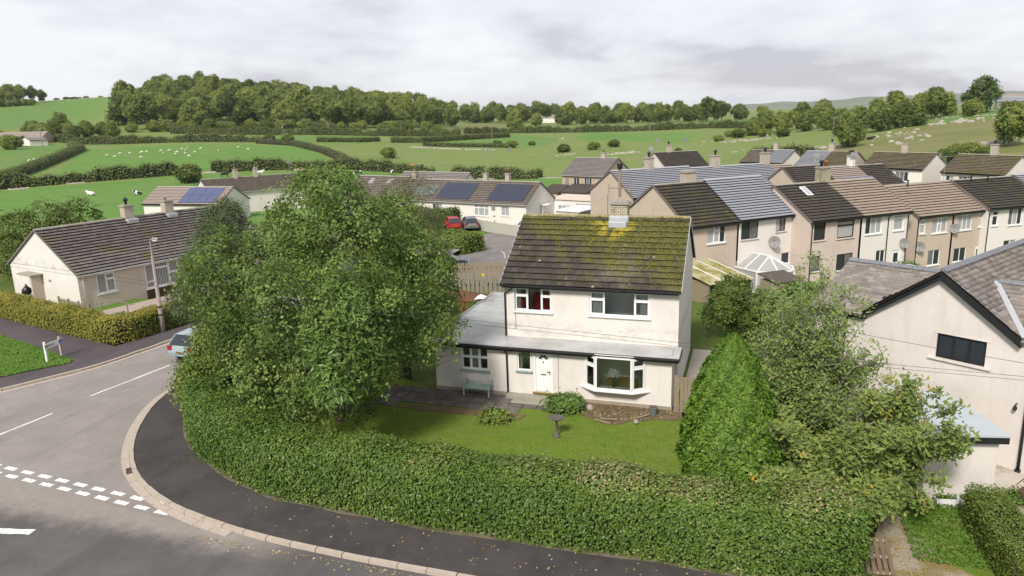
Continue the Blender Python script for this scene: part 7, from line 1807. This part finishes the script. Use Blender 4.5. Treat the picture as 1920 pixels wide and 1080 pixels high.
q = MB(); q.box(W_ - .32, W_ - .18, -.083, -.0795, .905, .945); q.build('dead_end_symbol', plain('sign_red', (.5, .03, .03), None, 4, .5), pl_)

# overhead wires
def wire(label, pts, r=.012):
    mb = MB(); mb.tube(pts, r, 5); return tag(mb.build('overhead_wire', M['black']), label, 'cable', 'overhead wires across the front')
def on_plane(px, py, y):
    d = ray(px, py); t = y / d[1]; return Vector((t * d[0], y, CAMH + t * d[2]))
for k, (yy, dy) in enumerate(((15., 0), (15.25, 7))):
    P = [on_plane(px, py + dy, yy) for px, py in ((110, 505), (450, 551), (952, 608), (1280, 643), (1700, 686), (1920, 706))]
    A, B = P[0], P[-1]; P = [A + (A - P[1])] + P + [B + (B - P[-2])]
    wire(('upper' if k == 0 else 'lower') + ' thin overhead wire crossing in front of the white house', [tuple(p) for p in P], .004)
wire('service wire slanting across the pale gable of the slate roofed house', [tuple(on_plane(px, py, yy)) for px, py, yy in ((1560, 616, 22), (1752, 652, 21), (1920, 681, 20), (2080, 706, 19))], .006)

# ------------------------------------------------------------------ garden things
bn = thing('garden_bench', 'pale green slatted garden bench against the wing wall', 'bench', (-11.85, 28.85, .13), math.radians(2))
M['benchgreen'] = plain('pale_green_paint', (.4, .5, .46), (.32, .41, .37), 7, .7)
for x in (0, 1.18):
    MB().box(x - .035, x + .035, -.03, .035, 0, .62).build('leg', M['benchgreen'], bn); MB().beam((x, .5, 0), (x, .62, .95), .07, .06).build('leg', M['benchgreen'], bn)
    MB().box(x - .04, x + .04, -.06, .56, .62, .66).build('armrest', M['benchgreen'], bn); MB().box(x - .025, x + .025, .036, .5, .36, .42).build('side_rail', M['benchgreen'], bn)
MB().box(.04, 1.14, -.02, .02, .34, .42).build('front_rail', M['benchgreen'], bn)
for i in range(5): MB().box(.04, 1.14, .0 + i * .1, .075 + i * .1, .425, .445).build('seat_slat', M['benchgreen'], bn)
MB().beam((.04, .61, .9), (1.14, .61, .9), .05, .08).build('back_rail', M['benchgreen'], bn); MB().beam((.04, .545, .5), (1.14, .545, .5), .04, .06).build('back_rail', M['benchgreen'], bn)
for i in range(13): x = .1 + i * .082; MB().beam((x, .55, .53), (x, .605, .87), .045, .018).build('back_slat', M['benchgreen'], bn)
bb = thing('bird_bath', 'grey bird bath on a slim pedestal in the lawn', 'bird bath', (-6.75, 25.78, .1))
M['bbath'] = plain('weathered_bronze', (.13, .12, .11), (.07, .065, .06), 8, .6)
MB().lathe([(.16, 0), (.14, .05), (.06, .1), (.04, .3), (.055, .45), (.04, .62), (.08, .7)], 0, 0, 14).build('pedestal', M['bbath'], bb, True)
MB().lathe([(.05, .69), (.22, .72), (.3, .78), (.31, .8), (.28, .795), (.2, .76), (.02, .75)], 0, 0, 20).build('bowl', M['bbath'], bb, True)
pt = thing('plant_pot', 'round grey-green plant pot at the corner of the house wall', 'plant pot', (-3.38, 28.75, .12))
MB().lathe([(.13, 0), (.17, .3), (.19, .31), (.19, .36), (.16, .36), (.15, .3), (.02, .28)], 0, 0, 16).build('pot', plain('grey_green_plastic', (.15, .17, .16), None, 5, .6), pt)
MB().lathe([(.14, .305), (.02, .32)], 0, 0, 10).build('soil', M['soil'], pt)
for lab, (x, y), r in (('large pale stone left of the rubble in the flower bed', (-6.35, 28.7), .17), ('round pale stone in the flower bed beside the slab', (-6.05, 28.6), .15), ('small pale stone behind the others in the flower bed', (-6.1, 28.85), .12), ('white stone at the front right of the flower bed', (-3.95, 27.7), .11)):
    mb = MB(); mb.lathe([(r * .8, 0), (r, r * .5), (r * .7, r * 1.1), (r * .2, r * 1.3)], 0, 0, 7)
    o = tag(mb.build('stone', M['stone'], None, False, (x, y, .13)), lab, 'stone'); o.scale = (1.2, .85, 1); o.rotation_euler = (.1, .15, x)
tag(MB().box(-.22, .22, -.03, .03, 0, .5).build('stone_slab', M['stone'], None, False, (-6.6, 28.95, .12)), 'upright thin stone slab leaning at the left end of the flower bed', 'stone slab').rotation_euler = (.2, -.2, .6)
for lab, a, b in (('long stick lying across the flower bed', (-5.6, 27.6, .17), (-4.9, 27.35, .17)), ('weathered plank lying at the right of the flower bed', (-4.0, 28.1, .18), (-3.5, 28.5, .24)), ('short board in the middle of the flower bed', (-5.4, 27.75, .17), (-4.7, 27.75, .2))):
    tag(MB().beam(a, b, .07, .03).build('plank', M['timber']), lab, 'plank')
st = tag(MB().box(-.025, .025, -.025, .025, 0, .5).build('stake', M['timber'], None, False, (-14.0, 26.2, .1)), 'short wooden stake at the front edge of the patio', 'stake')
M['palefence'] = plain('pale_grey_fence_paint', (.46, .45, .38), (.36, .35, .3), 5, .8)
def board_fence(name, label, a, b, H, bw, gap, mat, base=None, cat='fence', rails=2, posts=2.0, jag=.0, z=None, alt=False, side=1):
    a, b = Vector(a[:2]), Vector(b[:2]); L = (b - a).length; an = math.atan2((b - a).y, (b - a).x); zb = h(*a) if z is None else z
    o = thing(name, label, cat, (a.x, a.y, zb), an); m = M[mat]; nb_ = max(1, int(L / (bw + gap)))
    dz = lambda x: (h(*(a + (b - a) * min(max(x / L, 0), 1))) if z is None else z) - zb
    cache = MB().box(-bw / 2, bw / 2, -.012, .012, .05, H).mesh('board', m)
    for i in range(nb_):
        q = obj('board', cache, o); x = (i + .5) * L / nb_; q.location = (x, (-.035 if (not alt or i % 2) else .035) * side, dz(x) + random.uniform(-jag, jag)); q.rotation_euler = (0, random.uniform(-.01, .01), 0)
    for k in range(rails): zz = H * (.2 + .6 * k / max(1, rails - 1)); MB().beam((0, 0, zz + dz(0)), (L, 0, zz + dz(L)), .04, .08).build('rail', m, o)
    n = max(1, round(L / posts))
    for i in range(n + 1): x = L * i / n; MB().box(x - .05, x + .05, -.05, .05, -.3 + dz(x), H + .08 + dz(x)).build('post', m, o)
    return o
board_fence('board_fence', 'grey weathered board fence behind the skip', (-21.6, 48.0), (-14.6, 45.6), 1.75, .14, .06, 'timber_grey', alt=True, side=-1)
f2 = board_fence('board_fence', 'second board fence with orange stained boards behind the first', (-21.2, 51.0), (-15.4, 53.6), 1.7, .13, .05, 'timber', alt=True, side=-1)
tag(MB().box(-.14, .14, -.02, .02, 0, .34).build('warning_sign', plain('yellow_sign', (.62, .5, .02), None, 3, .5), None, False, (*gz(906, 521, 1.35)[:2], 1.3)), 'yellow notice fixed to the grey board fence', 'sign').rotation_euler = (0, 0, -.3)
board_fence('board_fence', 'pale grey-green board fence in front of the white solar bungalow', gz(866, 425, -1)[:2], gz(985, 447, -.9)[:2], 1.35, .22, .012, 'palefence')
board_fence('garden_gate', 'tall weathered board gate at the right corner of the house', (-2.55, 29.2), (-1.6, 29.5), 1.6, .13, .015, 'timber', cat='gate', posts=1.0, z=.08)
board_fence('picket_fence', 'short wooden picket fence at the corner of the bungalow', gz(114, 583, .25)[:2], gz(171, 598, .25)[:2], .95, .09, .09, 'timber', posts=1.5, z=.25)
board_fence('board_fence', 'field edge fence with concrete posts behind the corner bungalow', (-60.5, 60.3), (-52, 64), .9, .3, .02, 'timber', posts=2.6)
board_fence('board_fence', 'weathered garden fence below the conservatory', (1.6, 47.2), (6.2, 51.2), 1.6, .14, .02, 'timber')
board_fence('board_fence', 'low fence panel behind the bush by the mossy roofed shed', (-.6, 46.2), (2.6, 47.6), 1.1, .12, .04, 'timber')
# skip full of soil
sk = thing('skip', 'rusty green builders skip heaped with brown soil behind the wing', 'skip', (-17.4, 42.0, -.05), math.radians(-9))
t = NT('green_rusty_paint'); M['skip'] = t.fin(t.mix(t.ss(t.noise(1.3, 6, .7), .4, .62), (.05, .12, .03), (.17, .07, .03)), .7)
mb = MB(); B = [(-1.6, -.9, 0), (1.6, -.9, 0), (1.6, .9, 0), (-1.6, .9, 0)]; Tq = [(-2.3, -1.0, 1.35), (2.3, -1.0, 1.35), (2.3, 1.0, 1.35), (-2.3, 1.0, 1.35)]
mb.add(B + Tq, [(0, 3, 2, 1), (0, 1, 5, 4), (1, 2, 6, 5), (2, 3, 7, 6), (3, 0, 4, 7)]); mb.build('body', M['skip'], sk)
mb = MB()
for a, b in zip(Tq, Tq[1:] + Tq[:1]): mb.beam(a, b, .1, .08)
mb.build('rim', M['skip'], sk)
mb = MB()
for i in range(-1, 2): mb.beam((i * .9, -.93, .1), (i * 1.1, -1.04, 1.3), .1, .06)
mb.build('rib', M['skip'], sk)
mb = MB(); nx, ny = 14, 7
for i in range(nx):
    for j in range(ny): u, v = i / (nx - 1), j / (ny - 1); mb.v.append((-2.2 + 4.4 * u, -.95 + 1.9 * v, 1.25 + .45 * math.sin(math.pi * u) ** .5 * math.sin(math.pi * v) + random.uniform(-.04, .04)))
for i in range(nx - 1):
    for j in range(ny - 1): q = i * ny + j; mb.f.append([q, q + ny, q + ny + 1, q + 1]); mb.m.append(0)
so = mb.build('soil_heap', plain('red_brown_soil', (.15, .075, .045), (.09, .045, .028), 4, .95, .1, 0, .8), None, True); so.location = sk.location; so.rotation_euler = sk.rotation_euler; tag(so, 'heap of red-brown soil filling the skip', 'soil heap')
rg_ = tag(MB().add([(0, 0, 0), (.7, .1, .1), (.8, .6, .05), (.1, .5, .15), (.4, .3, .3)], [(0, 1, 4), (1, 2, 4), (2, 3, 4), (3, 0, 4), (3, 2, 1, 0)]).build('plastic_sheet', M['upvc'], None, False, (-15.9, 41.0, 1.35)), 'crumpled white plastic sheet on the right end of the skip', 'plastic sheet')
# right edge things
M['palletwood'] = plain('dark_damp_wood', (.17, .125, .08), (.09, .065, .045), 7, .9)
pa = thing('wooden_pallet', 'old wooden pallet leaning beside the end of the long hedge', 'pallet', (3.45, 19.35, .12), math.radians(62))
pa.rotation_euler = (math.radians(38), 0, math.radians(8))
for i in range(5): MB().box(i * .15, i * .15 + .1, 0, 1.0, .1, .122).build('board', M['palletwood'], pa)
for y in (.02, .46, .9): MB().box(0, .7, y, y + .08, .0, .098).build('bearer', M['timber'], pa)
tag(MB().box(-.16, .16, -.1, .1, 0, .24).build('stone_block', M['stone'], None, False, (3.55, 18.75, .11), .03), 'pale stone block at the foot of the pallet', 'stone')
tag(MB().prism([(-.09, -.09), (.09, -.09), (.09, .09), (-.09, .09)], 0, 1.1).build('gate_post', M['concrete'], None, False, (6.85, 19.3, .1), .03), 'concrete gate post at the near end of the trimmed hedge', 'post')
gt = thing('garden_gate', 'dark metal gate ajar against the concrete post', 'gate', (6.95, 18.9, .12), math.radians(-62))
for i in range(9): MB().tube([(.06 + i * .11, 0, .1), (.06 + i * .11, 0, .95)], .012, 6).build('bar', M['black'], gt)
for z in (.1, .9): MB().box(0, 1.0, -.02, .02, z, z + .04).build('rail', M['black'], gt)
def planter(label, x, y, mat, full=True):
    o = thing('planter', label, 'planter', (x, y, .14), math.radians(10)); mb = MB()
    mb.add([(-.3, -.1, 0), (.3, -.1, 0), (.3, .1, 0), (-.3, .1, 0), (-.34, -.13, .2), (.34, -.13, .2), (.34, .13, .2), (-.34, .13, .2), (-.31, -.1, .2), (.31, -.1, .2), (.31, .1, .2), (-.31, .1, .2), (-.31, -.1, .16), (.31, -.1, .16), (.31, .1, .16), (-.31, .1, .16)],
           [(0, 1, 5, 4), (1, 2, 6, 5), (2, 3, 7, 6), (3, 0, 4, 7), (4, 5, 9, 8), (5, 6, 10, 9), (6, 7, 11, 10), (7, 4, 8, 11), (8, 9, 13, 12), (9, 10, 14, 13), (10, 11, 15, 14), (11, 8, 12, 15), (3, 2, 1, 0)]); mb.build('trough', mat, o)
    MB().box(-.3, .3, -.1, .1, .12, .165).build('soil', M['soil'], o)
    if full:
        n = 160; C = np.stack([RNG.uniform(-.3, .3, n), RNG.uniform(-.1, .1, n), RNG.uniform(.17, .32, n)], 1); obj('plants', leaf_mesh('plants', C, RNG.normal(size=(n, 3)) + np.array([0, 0, .6]), .09, .5, RNG.random(n), G['laurel']), o)
    return o
planter('left cream planter trough with tall seedlings at the lean-to wall', 6.32, 23.95, M['upvc']); planter('right cream planter trough with low seedlings at the lean-to wall', 7.02, 24.08, M['upvc']); planter('empty grey-blue trough beside the cream planters', 7.6, 24.2, plain('blue_grey_plastic', (.2, .23, .28), None, 4, .5), False)
ch = thing('folding_chair', 'rusty folding deck chair frame collapsed at the lean-to corner', 'chair', (8.3, 24.5, .14), math.radians(-35))
M['rust'] = plain('rusty_brown_metal', (.14, .07, .045), (.08, .045, .03), 9, .8)
for y in (0, .5): MB().tube([(0, y, 0), (.45, y, .75)], .022, 6).build('leg', M['rust'], ch); MB().tube([(.55, y, 0), (.05, y, .6)], .022, 6).build('leg', M['rust'], ch)
MB().box(.05, .5, .02, .48, .4, .425).build('seat', M['rust'], ch); MB().add([(.02, .03, .62), (.02, .47, .62), (.28, .47, 1.0), (.28, .03, 1.0), (.0, .03, .63), (.0, .47, .63), (.26, .47, 1.01), (.26, .03, 1.01)], [(0, 1, 2, 3), (7, 6, 5, 4), (0, 3, 7, 4), (1, 5, 6, 2), (3, 2, 6, 7), (0, 4, 5, 1)]).build('backrest', M['rust'], ch)
# bungalow corner garden
bq = pp(b1, (-.62, 6.1, .55)); bin_ = thing('rubbish_bag', 'full black rubbish bag on a box in the bungalow porch', 'rubbish bag', (bq.x, bq.y, .75))
MB().lathe([(.2, 0), (.33, .15), (.3, .4), (.14, .58), (.05, .66), (.1, .74)], 0, 0, 12).build('bag', M['black'], bin_, True)
tag(MB().box(-.32, .32, -.25, .25, .1, .73).build('storage_box', plain('pale_blue_plastic', (.4, .55, .62), (.75, .75, .75), 6, .5), None, False, (bq.x, bq.y, 0), .03), 'white and blue recycling box under the black bag', 'box')
pg = thing('garden_trellis', 'low wooden bird feeder rail with arched arms in the bungalow garden', 'garden frame', (*gz(193, 592, .3)[:2], .25), math.radians(4))
for x in (0, 2.0): MB().tube([(x, 0, 0), (x, 0, .95)], .04, 8).build('post', M['timber'], pg)
for x in np.linspace(-.3, 2.3, 6): mb = MB(); mb.beam((x - .12, -.1, .9 + .2 * math.sin((x + .3) / 2.6 * math.pi)), (x + .18, .1, .9 + .2 * math.sin((x + .3) / 2.6 * math.pi)), .09, .04); mb.build('bracket', M['timber_grey'], pg)
mb = MB(); mb.tube([(x, 0, .87 + .2 * math.sin((x + .3) / 2.6 * math.pi)) for x in np.linspace(-.3, 2.3, 9)], .02, 6); mb.build('arch', M['timber'], pg)
tag(MB().lathe([(.1, 0), (.16, .12), (.13, .26), (.05, .32)], 0, 0, 9).build('stone_ornament', M['stone'], None, True, (-37.4, 36.7, .12)), 'pale round stone ornament on the gravel of the bungalow garden', 'ornament')
n = 240; C = RNG.normal(size=(n, 3)) * np.array([.42, .35, .14]) + np.array([0, 0, .25]); G['orange'] = foliage('orange_flowers', [(0, (.5, .14, .01)), (.6, (.62, .26, .02)), (1, (.3, .3, .04))], .1)
of = thing('flower_clump', 'clump of orange flowers before the bungalow window', 'flowers', (-35.3, 42.2, .1)); obj('petals', leaf_mesh('petals', C, RNG.normal(size=(n, 3)) + np.array([0, 0, 1.]), .13, .7, RNG.random(n), G['orange']), of)

# ------------------------------------------------------------------ cars
def car(label, loc, rz, paint, group=None):
    o = thing('parked_car', label, 'car', loc, rz, group)
    prof = [(-2.0, .32), (-2.06, .55), (-2.0, .86), (-1.85, .95), (-.95, .98), (.95, .98), (1.7, .93), (2.0, .78), (2.08, .5), (2.0, .3)]
    mb = MB(); secs = [(-.84, .94), (-.8, 1), (.8, 1), (.84, .94)]; n = len(prof)
    for y, s in secs:
        for x, z in prof: mb.v.append((x * (.97 if abs(y) > .82 else 1), y, .3 + (z - .3) * s))
    for k in range(3):
        for i in range(n): mb.f.append([k * n + i, k * n + (i + 1) % n, (k + 1) * n + (i + 1) % n, (k + 1) * n + i]); mb.m.append(0)
    mb.f.append(list(range(n))[::-1]); mb.f.append([3 * n + i for i in range(n)]); mb.m += [0, 0]
    mb.build('body', paint, o, bevel=.03)
    cb = [(-1.95, .95), (-1.55, 1.42), (.15, 1.47), (1.0, .97)]
    mb = MB(); V = [(x, sy * (.76 - .17 * (z - .95) / .5), z) for sy in (-1, 1) for x, z in cb]
    mb.add(V, [(0, 1, 2, 3), (7, 6, 5, 4), (0, 4, 5, 1), (2, 6, 7, 3)]); mb.build('windows', M['glass'], o)
    mb = MB(); mb.add([(-1.58, -.6, 1.43), (.17, -.6, 1.475), (.17, .6, 1.475), (-1.58, .6, 1.43), (-1.5, -.55, 1.47), (.1, -.55, 1.51), (.1, .55, 1.51), (-1.5, .55, 1.47)], [(4, 5, 6, 7), (0, 1, 5, 4), (1, 2, 6, 5), (2, 3, 7, 6), (3, 0, 4, 7), (3, 2, 1, 0)])
    for sy in (-1, 1):
        for a, b in (((-1.95, .95), (-1.55, 1.43)), ((.15, 1.48), (1.0, .97)), ((-.6, 1.46), (-.6, .96))): mb.beam((a[0], sy * (.77 - .17 * (a[1] - .95) / .5), a[1]), (b[0], sy * (.77 - .17 * (b[1] - .95) / .5), b[1]), .06, .05)
    mb.build('roof', paint, o)
    for x in (-1.3, 1.3):
        for sy in (-1, 1):
            w = MB(); w.tube([(x, sy * .66, .31), (x, sy * .85, .31)], .31, 16); wh = w.build('wheel', M['black'], o); w = MB(); w.tube([(x, sy * .852, .31), (x, sy * .862, .31)], .19, 10); w.build('rim', M['metal'], wh)
    for sy in (-1, 1):
        MB().box(-2.075, -1.96, sy * .68 - .12, sy * .68 + .12, .68, .92).build('tail_light', M['redlight'], o); MB().box(1.9, 2.06, sy * .6 - .16, sy * .6 + .16, .6, .74).build('headlight', M['upvc'], o)
    MB().box(-2.085, -2.06, -.26, .26, .52, .63).build('number_plate', M['brass'], o)
    return o
M['redlight'] = plain('red_lamp_plastic', (.35, .01, .015), None, 3, .2, .6)
carp = lambda n, c: plain(n, c, tuple(x * .92 for x in c), 2, .25, .6)
car('silver-blue hatchback parked at the kerb half hidden by the big tree', (-28.35, 31.9, .0), math.radians(89), carp('silver_blue_paint', (.3, .36, .38)))
car('bright red car parked on the drive before the hedge', (-34.0, 81.6, -.85), math.radians(120), carp('red_paint', (.36, .012, .014)))
car('dark grey car parked right of the red car', (-32.0, 82.2, -.9), math.radians(118), carp('grey_paint', (.15, .15, .16)))
car('pale car seen between the garages over the ridge', (-19.7, 92, -1.0), math.radians(20), carp('white_car_paint', (.6, .62, .62)))
car('dark car behind the garden fence by the willow', (-24.4, 56.5, -.3), math.radians(20), carp('blue_black_paint', (.06, .07, .08)))
car('white car just behind the ridge of the mossy roof', (-23.6, 81.2, -1.0), math.radians(10), carp('white_paint_car', (.65, .65, .64)))
tb = thing('garden_table', 'wooden picnic table before the white solar bungalow', 'table', (*gz(938, 412, -.9)[:2], -1.05), .1)
MB().box(-.9, .9, -.4, .4, .7, .75).build('tabletop', M['timber'], tb)
for x in (-.7, .7): MB().beam((x, -.5, 0), (x, .5, .7), .08, .06).build('leg', M['timber'], tb); MB().beam((x, .5, 0), (x, -.5, .7), .08, .06).build('leg', M['timber'], tb)

HAZE = .00006
# ------------------------------------------------------------------ the thin haze of a damp day
hz = bpy.data.materials.new('haze_air'); hz.use_nodes = True; hz.node_tree.nodes.clear()
ho = hz.node_tree.nodes.new('ShaderNodeOutputMaterial'); pv = hz.node_tree.nodes.new('ShaderNodeVolumePrincipled')
pv.inputs['Color'].default_value = (.86, .9, .95, 1); pv.inputs['Density'].default_value = HAZE; pv.inputs['Anisotropy'].default_value = .2
hz.node_tree.links.new(pv.outputs[0], ho.inputs['Volume'])
tag(MB().box(-9600, 9600, -9600, 9600, -8, 95).build('haze', hz), kind='stuff')
